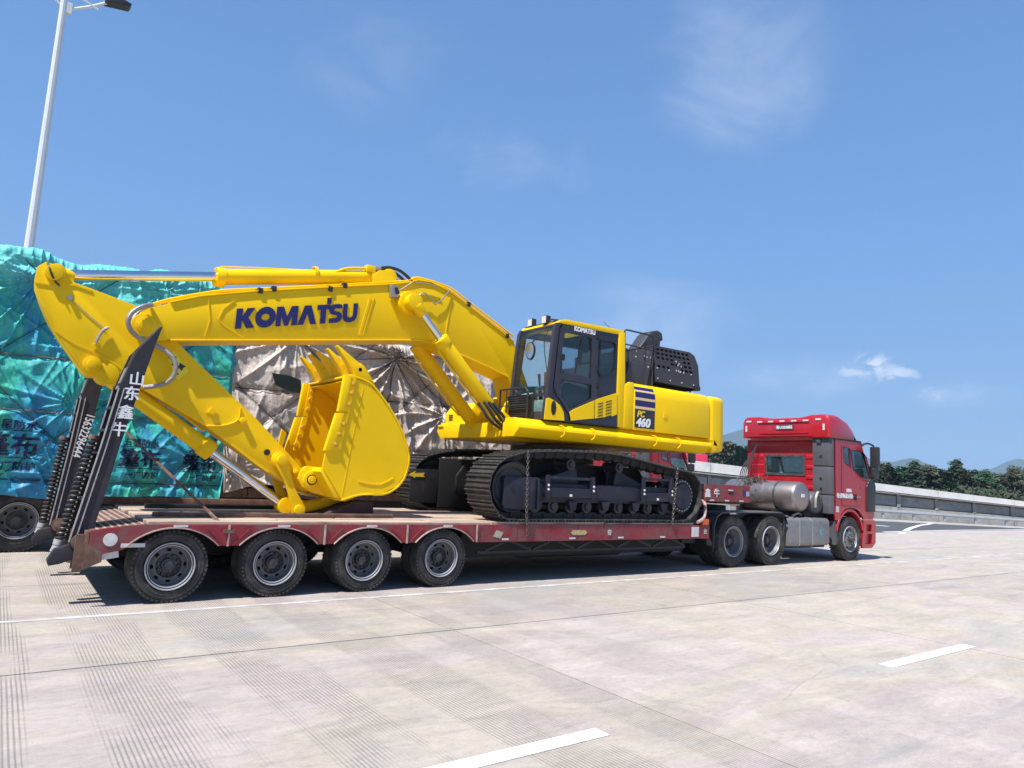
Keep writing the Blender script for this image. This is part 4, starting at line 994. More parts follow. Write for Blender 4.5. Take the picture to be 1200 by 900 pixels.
def crawler(y0, near):
    f = MB()
    # main side frame
    f.prism([(5.42, 1.30), (5.42, 1.60), (8.55, 1.60), (8.62, 1.44), (8.62, 1.32), (8.5, 1.28), (5.5, 1.27)], y0+0.16, y0+0.52)
    tf = obj('track', f, FRAME, EX, bevel=0.012)
    for i, (c, d) in enumerate(shoes):
        ang = atan2(d.y, d.x)
        # outward normal of a counter-clockwise path lies on the right of travel
        for nm, me in (('track_shoe', SH), ('track_link', LK)):
            o = bpy.data.objects.new(nm, me); COL.objects.link(o); o.parent = tf
            o.matrix_local = Matrix.Translation(Vector((c.x, y0, c.y))-wloc(tf)) @ Matrix.Rotation(pi, 4, 'X') @ Matrix.Rotation(ang, 4, 'Y') @ Matrix.Translation((0, -0.69, 0))
    def sub(nm, m, mt, **k): return obj(nm, m, mt, tf, **k)
    # front box with recoil housing
    m = MB(); m.prism([(4.80, 1.16), (4.76, 1.22), (4.76, 1.64), (4.80, 1.675), (5.44, 1.675), (5.50, 1.62), (5.50, 1.18), (5.44, 1.14)], y0+0.06, y0+0.50); sub('idler_guard', m, FRAME, bevel=0.012)
    m = MB(); m.cyl((4.93, y0+0.045, 1.50), (4.93, y0+0.062, 1.50), 0.028, None, 16); sub('inspection_hole', m, BLKM)
    m = MB(); m.box(5.43, 5.475, y0+0.035, y0+0.06, 1.16, 1.66); sub('weld_plate', m, FRAME)
    # beam and guards
    m = MB(); m.prism([(5.50, 1.33), (5.50, 1.58), (8.72, 1.60), (8.72, 1.36)], y0+0.10, y0+0.16); sub('side_beam', m, FRAME, bevel=0.006)
    m = MB(); m.box(5.52, 8.6, y0+0.085, y0+0.10, 1.335, 1.355); sub('beam_rim', m, FRAME)
    for xa, xb, za, zb in ((5.64, 6.66, 1.36, 1.71), (7.93, 8.70, 1.34, 1.77)):
        m = MB(); t_ = 0.045
        m.plate([[(xa, za), (xb, za), (xb, zb), (xa, zb)], [(xa+t_*1.2, za+0.16), (xb-t_*1.2, za+0.16), (xb-t_*1.2, zb-t_), (xa+t_*1.2, zb-t_)]], y0+0.03, y0+0.10)
        sub('step_guard', m, FRAME, bevel=0.004, seg=1)
        m = MB(); m.box(xa-0.03, xa+0.03, y0+0.01, y0+0.06, za-0.03, zb+0.02); sub('guard_upright', m, FRAME, bevel=0.006)
        m = MB(); m.box(xb-0.03, xb+0.03, y0+0.01, y0+0.06, za-0.03, zb+0.02); sub('guard_upright', m, FRAME, bevel=0.006)
        m = MB()
        m.cyl((xa, y0+0.0, za+0.20), (xa, y0+0.012, za+0.20), 0.020, None, 12); m.cyl((xa, y0, za+0.13), (xa, y0+0.012, za+0.13), 0.020, None, 12)
        m.cyl((xb, y0+0.0, za+0.20), (xb, y0+0.012, za+0.20), 0.020, None, 12); m.cyl((xb, y0, za+0.13), (xb, y0+0.012, za+0.13), 0.020, None, 12)
        m.box((xa+xb)/2-0.02, (xa+xb)/2+0.03, y0+0.022, y0+0.03, za+0.02, za+0.06)
        sub('white_paint_mark', m, WHT)
    m = MB(); m.box(6.66, 7.93, y0+0.095, y0+0.10, 1.36, 1.56); sub('flat_panel', m, FRAME)
    # rollers
    def roller(x, z, r):
        m = MB(); m.lathe((x, y0+0.13, z), (0, 1, 0), [(0, 0.0), (0, r*0.62), (0.03, r*0.66), (0.035, r*1.12), (0.09, r*1.12), (0.095, r), (0.35, r), (0.355, r*1.12), (0.41, r*1.12), (0.415, 0)], 20); return m
    for k in range(9): sub('track_roller', roller(5.50+k*0.385, 1.205, 0.10), BLK)
    m = MB()
    for k in (0, 2, 4, 6, 8):
        x = 5.50+k*0.385; m.prism([(x-0.10, 1.30), (x+0.10, 1.30), (x+0.06, 1.15), (x-0.06, 1.15)], y0+0.09, y0+0.13)
    o = sub('roller_bracket', m, FRAME, bevel=0.004, seg=1); o['kind'] = 'stuff'
    for x, z in ((6.25, 1.925), (7.42, 1.925)): sub('carrier_roller', roller(x, z, 0.085), BLK)
    for x in (6.25, 7.42):
        m = MB(); m.prism([(x-0.05, 1.60), (x+0.12, 1.60), (x+0.05, 1.93), (x-0.04, 1.93)], y0+0.45, y0+0.50); sub('carrier_bracket', m, FRAME)
    # idler and sprocket
    m = MB(); m.lathe((4.97, y0+0.10, 1.50), (0, 1, 0), [(0.02, 0.0), (0.02, 0.12), (0.05, 0.14), (0.05, 0.30), (0.02, 0.34), (0.0, 0.40), (0.10, 0.42), (0.11, 0.46), (0.38, 0.46), (0.39, 0.42), (0.49, 0.40), (0.47, 0.34), (0.44, 0.1), (0.44, 0)], 40); sub('idler', m, BLK)
    m = MB(); N = 22; out = []
    for k in range(N):
        t = 2*pi*k/N
        for dt, rr2 in ((-0.10, 0.43), (-0.045, 0.50), (0.045, 0.50), (0.10, 0.43)): out.append((9.06+rr2*cos(t+dt), 1.47+rr2*sin(t+dt)))
    m.prism(out, y0+0.26, y0+0.32); sub('sprocket', m, BLK)
    m = MB(); m.lathe((9.08, y0+0.06, 1.455), (0, 1, 0), [(0.02, 0.0), (0.0, 0.22), (0.0, 0.245), (0.03, 0.265), (0.20, 0.275)], 40); sub('drive_cover', m, FRAME)
    m = MB()
    for k in range(24):
        t = 2*pi*k/24; m.cyl((9.08+0.285*cos(t), y0+0.085, 1.455+0.285*sin(t)), (9.08+0.285*cos(t), y0+0.12, 1.455+0.285*sin(t)), 0.018, None, 6)
    o = sub('cover_bolts', m, STEEL); o['kind'] = 'stuff'
    m = MB(); m.lathe((9.08, y0+0.11, 1.455), (0, 1, 0), [(0, 0.26), (0, 0.325), (0.14, 0.335)], 40); sub('drive_flange', m, BLK)
    m = MB(); m.prism([(8.6, 1.30), (8.62, 1.60), (8.95, 1.60), (8.95, 1.30)], y0+0.33, y0+0.52); sub('motor_bracket', m, FRAME)
    return tf
crawler(-0.02, True)
ft = crawler(2.53, False)
# yellow arrow on the inner side of the far crawler frame
m = MB(); m.box(4.40, 4.98, 2.50, 2.53, 1.10, 1.72); obj('inner_cover', m, BLK, ft, bevel=0.01)
m = MB(); m.box(5.0, 6.0, 2.505, 2.53, 1.02, 1.95); obj('gap_backing', m, BLKM, ft, bevel=0.01)  # added black sheet that darkens the gap behind the far idler
AP = [(4.352, 1.607), (4.489, 1.676), (4.474, 1.636), (4.689, 1.653), (4.656, 1.612), (4.695, 1.574), (4.479, 1.573), (4.499, 1.543)]
m = MB(); m.prism(AP, 2.488, 2.494); obj('arrow_sticker', m, INKY, ft)
# ---- car body
m = MB(); m.prism([(6.0, 1.35), (5.9, 1.50), (6.2, 1.90), (7.75, 1.90), (8.1, 1.50), (8.0, 1.35)], 0.95, 2.25); cb = obj('car_body', m, BLK, EX, bevel=0.02)
m = MB()
for s in (-1, 1):
    m.prism([(5.7, 1.42), (5.7, 1.64), (6.5, 1.88), (6.6, 1.5)], YC+s*0.2, YC+s*1.3); m.prism([(8.2, 1.42), (8.2, 1.64), (7.5, 1.88), (7.4, 1.5)], YC+s*0.2, YC+s*1.3)
objs('cross_leg', m, BLK, cb, bevel=0.015)
m = MB(); m.cyl((6.95, YC, 1.90), (6.95, YC, 2.27), 0.78, None, 48); obj('slewing_ring', m, BLK, EX)
m = MB(); m.cyl((6.95, YC, 1.98), (6.95, YC, 2.06), 0.86, None, 48); obj('ring_flange', m, CHAS, cb)

m = MB(); m.prism([(5.35, 1.28), (5.35, 1.62), (5.6, 1.95), (8.5, 1.95), (8.8, 1.62), (8.8, 1.28)], 0.72, 0.78); m.prism([(5.35, 1.28), (5.35, 1.62), (5.6, 1.95), (8.5, 1.95), (8.8, 1.62), (8.8, 1.28)], 2.42, 2.48); objs('frame_backing', m, BLKM, cb)  # added black sheets that make the open undercarriage look solid dark
# ---- revolving frame / platform
PB = [(4.758, 2.359), (4.771, 2.54), (5.518, 2.648), (9.8, 2.623), (9.939, 2.51), (9.82, 2.355), (6.022, 2.397), (4.928, 2.372)]
zb = 2.32
m = MB()
plat = [(5.20, zb+0.02), (5.20, 2.60), (5.9, 2.68), (10.2, 2.68), (10.2, zb+0.08), (9.5, zb+0.04), (6.0, zb)]
m.prism(plat, 0.40, 2.80); pf = obj('platform', m, YEL, EX, bevel=0.015)
# chamfered side step along the near side, in lengths
def side_step(x0, x1, ya, sgn, nm='side_step'):
    # section: bright top bevel and lower tuck-in
    sec = [(ya, 2.475), (ya+sgn*0.015, 2.53), (ya+sgn*0.16, 2.648), (ya+sgn*0.42, 2.648), (ya+sgn*0.42, 2.33), (ya+sgn*0.16, 2.33)]
    m = MB(); m.prism([(y, z) for y, z in sec], x0, x1, 'x'); return obj(nm, m, YEL, EX, bevel=0.012)
xsn = [5.04, 6.02, 7.30, 8.32, 9.0, 9.98]
for a, b2 in zip(xsn[:-1], xsn[1:]): side_step(a+0.002, b2-0.002, 0.08, 1)
m = MB(); m.prism([(9.98, 2.35), (9.98, 2.645), (10.08, 2.64), (10.22, 2.50), (10.15, 2.38)], 0.10, 0.5); obj('step_end', m, YEL, EX, bevel=0.015)
side_step(5.25, 10.0, 3.12, -1)
m = MB()
for x in (5.99, 6.7, 8.3, 8.98): 
    m2 = MB(); m2.tube([(x-0.06, 0.12, 2.58), (x, 0.07, 2.56), (x+0.0, 0.055, 2.44), (x-0.05, 0.09, 2.38)], 0.010, 6, 2); obj('step_handle', m2, YEL, EX)
# front of the frame: boom foot bracket area and the right-hand box with step
m = MB(); m.prism([(5.24, 2.33), (5.22, 2.45), (5.28, 2.55), (5.36, 2.60), (6.0, 2.60), (6.0, 2.32)], 0.55, 2.25); obj('front_frame', m, YEL, EX, bevel=0.02)
FB = [(4.879, 2.319), (4.79, 2.52), (4.896, 2.593), (4.893, 2.884), (5.018, 2.978), (5.361, 3.013), (5.53, 2.846), (5.564, 2.352)]
m = MB(); m.prism([(5.36, 2.36), (5.36, 2.84), (5.50, 3.02), (5.62, 3.06), (6.35, 3.06), (6.35, 2.36)], 2.12, 3.02); tb = obj('tool_box', m, YEL, EX, bevel=0.03)
m = MB(); m.box(5.22, 5.60, 2.14, 3.05, 2.565, 2.605); obj('step_plate', m, YEL, tb, bevel=0.01)
m = MB(); m.box(5.24, 5.37, 2.30, 2.36, 2.44, 2.565); obj('step_bracket', m, YEL, tb, bevel=0.006)
for k in range(3):
    m = MB(); m.box(5.350, 5.359, 2.72, 2.86, 2.70+0.045*k, 2.724+0.045*k); obj('vent_slot', m, BLKM, tb)
m = MB(); m.prism([(6.36, 2.33), (6.36, 3.05), (6.5, 3.30), (8.4, 3.32), (8.4, 2.33)], 2.2, 3.04); obj('right_side_cover', m, YEL, EX, bevel=0.05)

# ---- boom foot brackets and boom
for yy in (1.12, 1.80):
    m = MB(); m.prism([(5.30, 2.58), (5.52, 3.0), (5.72, 3.12), (5.9, 3.10), (6.05, 2.95), (6.35, 2.60)], yy, yy+0.07); obj('boom_bracket', m, YEL, EX, bevel=0.01)
BM = [(-0.534, 3.357), (-0.555, 3.457), (-0.488, 3.584), (-0.354, 3.679), (-0.133, 3.78), (0.255, 3.945), (0.973, 4.156), (2.262, 4.488), (3.029, 4.68), (3.445, 4.803), (3.618, 4.876), (3.848, 4.894), (4.212, 4.816), (4.558, 4.668), (5.682, 4.135)]
BMb = [(5.586, 3.483), (5.085, 3.622), (4.588, 3.737), (4.217, 3.811), (3.976, 3.864), (3.76, 3.881), (3.209, 3.802), (2.06, 3.619), (1.041, 3.458), (0.24, 3.332), (-0.081, 3.284), (-0.244, 3.235), (-0.431, 3.247)]
top_end, bot_end = BM[-1], BMb[0]
foot = (6.02, 2.98)
prof = BM+[(lerp(top_end[0], foot[0], .75), lerp(top_end[1], foot[1], .55)+0.10), (foot[0]+0.16, foot[1]+0.14), (foot[0]+0.2, foot[1]-0.05), (foot[0]+0.02, foot[1]-0.17), (foot[0]-0.2, foot[1]-0.12)]+BMb
m = MB(); m.prism(prof, 1.24, 1.76); bo = obj('boom', m, YEL2, EX, bevel=0.012)
# flange lips top and bottom: plates slightly proud of the web
def flange(pts, th, y0, y1, nm='flange_plate'):
    o2 = []; q = [Vector(p) for p in pts]
    for i, p in enumerate(q):
        d = (q[min(i+1, len(q)-1)]-q[max(i-1, 0)]).normalized(); n = Vector((-d.y, d.x)); o2.append((p+n*th))
    m = MB(); m.prism([tuple(p) for p in q]+[tuple(p) for p in o2[::-1]], y0, y1); return obj(nm, m, YEL2, bo, bevel=0.005, seg=1)
flange(BM[4:], 0.022, 1.22, 1.78); flange(BMb[:11], 0.022, 1.22, 1.78)
# stiffening ribs / doubler outlines on the web
def weld(pts, w=0.02, yy=1.236, nm='weld_seam'):
    m = MB()
    for a, b2 in zip(pts[:-1], pts[1:]): m.hull_bar((a[0], yy, a[1]), (b2[0], yy, b2[1]), w, 0.014, (0, 1, 0))
    return obj(nm, m, YEL2, bo)
weld([(0.695, 3.978), (0.558, 3.827), (0.504, 3.668), (0.581, 3.595), (0.866, 3.455)], 0.016)
weld([(2.772, 4.418), (2.634, 3.777)], 0.035); weld([(2.831, 4.43), (2.692, 3.786)], 0.016)
weld([(4.281, 4.757), (4.212, 4.045)], 0.02)
weld([(0.34, 3.934), (0.393, 3.636), (0.349, 3.397)], 0.012)
BP = [(3.431, 4.437)][0]
AT = [(-0.422, 3.419)][0]
# tip bosses round the arm pin
m = MB(); m.cyl((AT[0], 1.20, AT[1]), (AT[0], 1.26, AT[1]), 0.155, None, 32); m.cyl((AT[0], 1.74, AT[1]), (AT[0], 1.80, AT[1]), 0.155, None, 32); objs('tip_boss', m, YEL2, bo, bevel=0.01)
m = MB(); m.cyl((AT[0], 1.16, AT[1]), (AT[0], 1.84, AT[1]), 0.07, None, 24); m.cyl((AT[0], 1.18, AT[1]), (AT[0], 1.205, AT[1]), 0.10, None, 24); obj('arm_pin', m, YEL2, bo, bevel=0.006)
# pin boss for the boom cylinders with shoulder
m = MB(); m.cyl((BP[0], 0.93, BP[1]), (BP[0], 1.90, BP[1]), 0.115, None, 28); m.cyl((BP[0], 1.12, BP[1]), (BP[0], 1.24, BP[1]), 0.19, 0.21, 28); m.cyl((BP[0], 1.76, BP[1]), (BP[0], 1.86, BP[1]), 0.21, 0.19, 28); obj('cylinder_pin_boss', m, YEL2, bo, bevel=0.008)

# ---- boom cylinders, one each side
CT = [(3.351, 4.37), (3.634, 4.205), (4.056, 3.824), (4.173, 3.827), (5.226, 2.9), (5.348, 2.73)]
def boom_cyl(y, nm='boom_cylinder'):
    t, b = Vector((BP[0], y, BP[1])), Vector((5.28, y, 2.62)); d = (b-t).normalized(); L = (b-t).length
    r0 = t+d*0.22; r1 = t+d*0.80
    m = MB(); m.cyl(r1, b-d*0.12, 0.125, None, 28); m.cyl(r1-d*0.04, r1+d*0.10, 0.14, None, 28)
    c = obj(nm, m, YEL, EX, bevel=0.006)
    m = MB(); m.cyl(r0-d*0.05, r1, 0.062, None, 20); obj('rod', m, CHR, c)
    m = MB(); m.cyl((t.x, y-0.075, t.z), (t.x, y+0.075, t.z), 0.135, None, 24); m.cyl(t+d*0.08, r0+d*0.05, 0.10, 0.075, 16); obj('rod_eye', m, YEL, c, bevel=0.006)
    m = MB(); m.cyl((b.x, y-0.07, b.z), (b.x, y+0.07, b.z), 0.14, None, 24); obj('base_eye', m, YEL, c, bevel=0.006)
    m = MB(); n = Vector((-d.z, 0, d.x)); m.tube([r1+d*0.1-n*0.16, r1+d*0.3-n*0.175, b-d*0.5-n*0.17, b-d*0.3-n*0.14], 0.018, 8, 2); obj('oil_pipe', m, YEL, c)
    return c
boom_cyl(1.00); boom_cyl(1.84)
m = MB(); m.prism([(5.1, 2.45), (5.12, 2.72), (5.28, 2.80), (5.42, 2.72), (5.5, 2.45)], 0.88, 0.93); m.prism([(5.1, 2.45), (5.12, 2.72), (5.28, 2.80), (5.42, 2.72), (5.5, 2.45)], 1.07, 1.12); objs('cylinder_bracket', m, YEL, EX, bevel=0.01)
# hoses looping at the boom foot
for k, pts in enumerate(([(4.701, 0.84, 2.884), (4.787, 0.8, 2.774), (4.888, 0.78, 2.636), (5.038, 0.78, 2.532), (5.218, 0.8, 2.473)], [(4.835, 0.86, 2.914), (4.928, 0.8, 2.773), (5.05, 0.78, 2.621), (5.233, 0.8, 2.519)], [(4.941, 0.86, 2.925), (5.035, 0.8, 2.783), (5.156, 0.78, 2.645), (5.286, 0.8, 2.553)], [(5.045, 0.88, 2.922), (5.119, 0.82, 2.807), (5.222, 0.8, 2.696), (5.334, 0.82, 2.602)])):
    m = MB(); m.tube(pts, 0.027, 8, 4); obj('hydraulic_hose', m, BLK, EX)

# ---- arm
AR = [(-1.674, 3.872), (-1.664, 3.984), (-1.584, 4.063), (-1.482, 4.047), (-1.361, 3.961), (-1.247, 3.861), (-1.032, 3.814), (-0.521, 3.693), (-0.277, 3.548), (-0.006, 3.307), (0.321, 3.029), (1.188, 2.326), (1.57, 1.978), (1.911, 1.654), (2.159, 1.549), (2.237, 1.436), (2.155, 1.304), (1.984, 1.286), (1.754, 1.381), (1.447, 1.557), (0.869, 1.919), (0.5, 2.157), (-0.297, 2.561), (-0.589, 2.733), (-0.716, 2.802), (-0.81, 2.773), (-0.888, 2.684), (-0.992, 2.682), (-1.09, 2.803), (-1.329, 3.11), (-1.459, 3.297), (-1.576, 3.529), (-1.663, 3.742)]
m = MB(); m.prism(AR, 1.35, 1.70); ar = obj('arm', m, YEL2, EX, bevel=0.014)
def armweld(pts, w=0.02, yy=1.346):
    m = MB()
    for a, b2 in zip(pts[:-1], pts[1:]): m.hull_bar((a[0], yy, a[1]), (b2[0], yy, b2[1]), w, 0.012, (0, 1, 0))
    return obj('weld_seam', m, YEL2, ar)
armweld([(-1.667, 3.774), (-1.496, 3.776), (-1.244, 3.828), (-1.049, 3.788)], 0.022)
armweld([(-1.376, 3.202), (-1.178, 3.078), (-0.922, 2.994), (-0.789, 2.934), (-0.524, 2.776)], 0.022)
armweld([(-1.552, 3.478), (-1.38, 3.157), (-1.106, 2.778), (-1.032, 2.7)], 0.016)
armweld([(1.447, 1.557), (1.251, 1.672), (0.892, 1.92)], 0.03)
# cylinder ears at the top of the arm
EYE = [(-1.487, 3.934)][0]
m = MB(); m.cyl((EYE[0], 1.30, EYE[1]), (EYE[0], 1.35, EYE[1]), 0.10, None, 28); m.cyl((EYE[0], 1.70, EYE[1]), (EYE[0], 1.75, EYE[1]), 0.10, None, 28); objs('eye_boss', m, YEL2, ar, bevel=0.008)
PN = [(-0.944, 2.832), (1.586, 1.739), (1.846, 1.575)]
for (x, z), r in zip(PN, (0.105, 0.125, 0.05)):
    m = MB(); m.cyl((x, 1.30, z), (x, 1.352, z), r, None, 28); m.cyl((x, 1.27, z), (x, 1.30, z), r*0.6, None, 20); obj('pin_boss', m, YEL2, ar, bevel=0.008)
m = MB(); x, z = [(1.392, 1.841)][0]; m.cyl((x, 1.335, z), (x, 1.352, z), 0.045, None, 20); obj('pin_hole', m, BLKM, ar)
x, z = [(0.998, 2.27)][0]; m = MB(); m.cyl((x, 1.29, z), (x, 1.352, z), 0.055, None, 6); obj('hose_clamp', m, YEL2, ar, bevel=0.006)
m = MB(); m.tube([(q[0], 1.335, q[1]) for q in [(0.518, 2.158), (0.699, 2.173), (0.857, 2.222), (0.943, 2.304), (0.952, 2.453)]], 0.013, 8, 3); obj('grease_pipe', m, YEL, ar)
x, z = [(0.569, 2.365)][0]; m = MB(); m.cyl((x, 1.30, z), (x, 1.352, z), 0.045, None, 12); m.box(x-0.08, x+0.08, 1.34, 1.352, z-0.03, z+0.0); obj('lug', m, YEL2, ar)
m = MB(); m.tube([(q[0], 1.31, q[1]) for q in [(-0.818, 3.333), (-0.872, 3.29), (-0.911, 3.205), (-0.939, 3.11)]], 0.020, 8, 3); obj('arm_handle', m, STEEL, ar)
m = MB(); q = [(-0.972, 3.085), (-0.899, 3.119), (-0.873, 3.055), (-0.946, 3.022)]; m.prism(q, 1.32, 1.352); obj('handle_base', m, YEL2, ar)
m = MB(); m.tube([(q[0], 1.34, q[1]) for q in [(-1.27, 3.641), (-1.093, 3.494), (-0.862, 3.319)]], 0.006, 6, 2); obj('grease_line', m, STEEL, ar)
x, z = [(-1.281, 3.648)][0]; m = MB(); m.cyl((x, 1.31, z), (x, 1.352, z), 0.03, None, 10); obj('grease_nipple', m, STEEL, ar)
# warning sticker
q = [(-0.002, 3.151), (0.21, 2.893), (0.094, 2.747), (-0.073, 3.01)]
m = MB(); m.prism(q, 1.343, 1.349); ws = obj('warning_sticker', m, mat('sticker_yellow', (0.80, 0.66, 0.02), 0.4), ar)
m = MB(); q = [(0.02, 3.046), (0.024, 3.107), (0.095, 2.949), (0.126, 2.966), (0.166, 2.899), (0.108, 2.927), (0.127, 2.846), (0.062, 2.957)]
m.prism([(0.09, 2.997), (0.172, 2.948), (0.141, 2.932), (0.124, 2.882), (0.087, 2.924), (0.069, 2.886), (0.053, 2.932), (0.083, 2.96)], 1.339, 1.3425)
for c in [(0.068, 2.839), (0.007, 2.961)]: m.cyl((c[0], 1.339, c[1]), (c[0], 1.3425, c[1]), 0.018, None, 10)
obj('pictogram', m, BLK, ws)
m = MB(); tri = [(-0.07, 3.081), (0.039, 3.073), (0.006, 2.973)]
cx = sum(a for a, _ in tri)/3; cz = sum(b for _, b in tri)/3
m.plate([tri, [(lerp(a, cx, .4), lerp(b, cz, .4)) for a, b in tri]], 1.339, 1.3425); obj('warning_triangle', m, BLK, ws)
BC = 1.5
# arm cylinder on top of the boom
C0 = [(-1.454, 3.961)][0]; C1 = [(0.476, 4.332)][0]; C2 = [(2.857, 4.838)][0]; C3 = [(3.135, 4.875)][0]
m = MB(); m.cyl((C1[0], BC, C1[1]), (C2[0], BC, C2[1]-0.01), 0.118, None, 32); ac = obj('arm_cylinder', m, YEL, EX)
m = MB(); m.cyl((C1[0]-0.015, BC, C1[1]), (C1[0]+0.11, BC, C1[1]), 0.145, None, 32); obj('cylinder_head', m, YEL, ac, bevel=0.008)
m = MB()
for k in range(10):
    t = 2*pi*k/10; m.cyl((C1[0]-0.04, BC+0.118*cos(t), C1[1]+0.118*sin(t)), (C1[0]+0.0, BC+0.118*cos(t), C1[1]+0.118*sin(t)), 0.015, None, 6)
m = obj('head_bolts', m, YEL, ac); m['kind'] = 'stuff'
m = MB(); m.cyl((C0[0]+0.05, BC, C0[1]), (C1[0], BC, C1[1]), 0.070, None, 24); obj('rod', m, CHR, ac)
m = MB(); m.cyl((C0[0], BC-0.18, C0[1]), (C0[0], BC+0.18, C0[1]), 0.10, None, 24); m.cyl((C0[0]+0.03, BC, C0[1]), (C0[0]+0.2, BC, C0[1]), 0.10, 0.08, 20); obj('rod_eye', m, YEL2, ac, bevel=0.008)
m = MB(); m.cyl((C3[0], BC-0.16, C3[1]), (C3[0], BC+0.16, C3[1]), 0.13, None, 24); m.cyl((C2[0]-0.03, BC, C2[1]), (C2[0]+0.02, BC, C2[1]), 0.135, None, 28); obj('base_eye', m, YEL, ac, bevel=0.008)
for yy in (1.33, 1.62):
    q = [(2.839, 4.64), (2.851, 4.859), (2.937, 4.936), (3.044, 4.959), (3.158, 4.91), (3.292, 4.82), (3.33, 4.74)]
    m = MB(); m.prism(q, yy, yy+0.06); objs('cylinder_bracket', m, YEL2, bo, bevel=0.01)
m = MB(); m.tube([(2.099, 1.42, 4.681), (2.261, 1.42, 4.787), (2.428, 1.42, 4.873), (2.75, 1.42, 4.944), (2.841, 1.42, 4.956)], 0.022, 8, 3); m.tube([(0.512, 1.52, 4.498), (1.013, 1.5, 4.585), (1.873, 1.5, 4.733)], 0.012, 8, 2); obj('oil_pipe', m, YEL, ac)
m = MB(); x, z = [(1.915, 4.676)][0]; m.lathe((x-0.03, BC, z), (1, 0, 0), [(0, 0.12), (0, 0.13), (0.05, 0.13), (0.05, 0.12)], 28); obj('pipe_clamp', m, YEL, ac)
m = MB(); x, z = [(2.796, 4.947)][0]; m.box(x-0.07, x+0.09, 1.36, 1.50, z-0.06, z+0.05); obj('port_block', m, YEL, ac, bevel=0.015)
for k, o_ in enumerate((0.0, 0.09, 0.18)):
    pts = [(2.968, 1.4, 4.987), (3.12, 1.4, 5.036), (3.295, 1.4, 5.037), (3.445, 1.4, 4.98), (3.6, 1.4, 4.878)]
    m = MB(); m.tube([(p[0]-o_*0.35, p[1]+o_*1.6, p[2]-o_*0.12) for p in pts], 0.028, 8, 4); obj('hydraulic_hose', m, BLK, EX)
m = MB(); m.cyl(([(2.847, 1.4, 4.954)][0]), ([(2.983, 1.4, 4.991)][0]), 0.03, None, 12); obj('hose_fitting', m, STEEL, EX)
# pipes along the top of the boom
PT = [(-0.361, 3.708), (-0.131, 3.829), (0.206, 3.967), (0.559, 4.093), (0.981, 4.197), (2.275, 4.526), (3.152, 4.757), (3.463, 4.836)]
for k in range(3):
    m = MB(); m.tube([(x, 1.30+0.09*k, z+0.022-0.004*k) for x, z in PT], 0.015, 8, 2); obj('boom_pipe', m, YEL, bo)
PT = [(3.526, 4.864), (3.653, 4.921), (4.249, 4.877), (4.597, 4.729), (5.706, 4.224)]
for k in range(3):
    m = MB(); m.tube([(x, 1.30+0.09*k, z+0.035) for x, z in PT], 0.018, 8, 2); obj('boom_pipe', m, YEL, bo)
for px in [(1.038, 4.185), (1.232, 4.25), (2.093, 4.423), (2.324, 4.525), (4.643, 4.656), (5.515, 4.224)]:
    m = MB(); m.box(px[0]-0.035, px[0]+0.035, 1.215, 1.50, px[1]-0.035, px[1]+0.045); obj('pipe_clamp', m, BLK, bo, bevel=0.006)
for pts in ([(4.222, 1.21, 4.832), (4.092, 1.2, 4.652), (3.949, 1.2, 4.519)], [(3.949, 1.2, 4.519), (3.848, 1.18, 4.601), (3.709, 1.18, 4.678), (3.617, 1.18, 4.601), (3.657, 1.18, 4.505)], [(3.482, 1.2, 4.814), (3.316, 1.2, 4.677), (3.197, 1.2, 4.595)], [(3.546, 1.2, 4.812), (3.724, 1.2, 4.849), (3.959, 1.2, 4.837)]):
    m = MB(); m.tube(pts, 0.011, 6, 3); obj('grease_pipe', m, BLK if pts[0][0] > 3.3 and pts[1][2] > 4.9 else STEEL, bo)
m = MB(); q = [(3.075, 4.69), (3.183, 4.697), (3.246, 4.506), (3.092, 4.477)]; m.prism(q, 1.15, 1.23); wk = obj('work_light', m, STEEL, bo, bevel=0.01)
m = MB(); q = [(3.141, 4.645), (3.187, 4.655), (3.241, 4.564), (3.18, 4.537)]; m.prism(q, 1.13, 1.15); obj('light_cable_box', m, BLK, wk)
# looping steel-braided hoses at the arm pin
BRD = mat('braided_hose', (0.33, 0.31, 0.29), 0.4, metal=0.5, var=0.3, scale=60, bump=0.5, bscale=160)
m = MB(); m.tube([(-0.358, 1.22, 3.714), (-0.498, 1.12, 3.636), (-0.602, 1.08, 3.53), (-0.629, 1.08, 3.412), (-0.572, 1.12, 3.302), (-0.463, 1.2, 3.239), (-0.319, 1.25, 3.198), (-0.146, 1.24, 3.13), (-0.026, 1.2, 3.025), (0.017, 1.18, 2.888), (-0.018, 1.2, 2.746), (-0.126, 1.25, 2.655), (-0.329, 1.3, 2.6)], 0.032, 10, 4); obj('looping_hose', m, BRD, EX)
m = MB(); m.tube([(-0.309, 1.4, 3.729), (-0.451, 1.3, 3.639), (-0.546, 1.25, 3.509), (-0.55, 1.28, 3.397), (-0.449, 1.35, 3.307)], 0.03, 10, 4); obj('looping_hose', m, BRD, EX)
# black cable over the arm head
m = MB(); m.tube([(-1.566, 1.34, 4.06), (-1.516, 1.28, 3.913), (-1.457, 1.33, 3.825), (-1.406, 1.34, 3.782)], 0.012, 6, 3); obj('cable', m, BLK, ar)
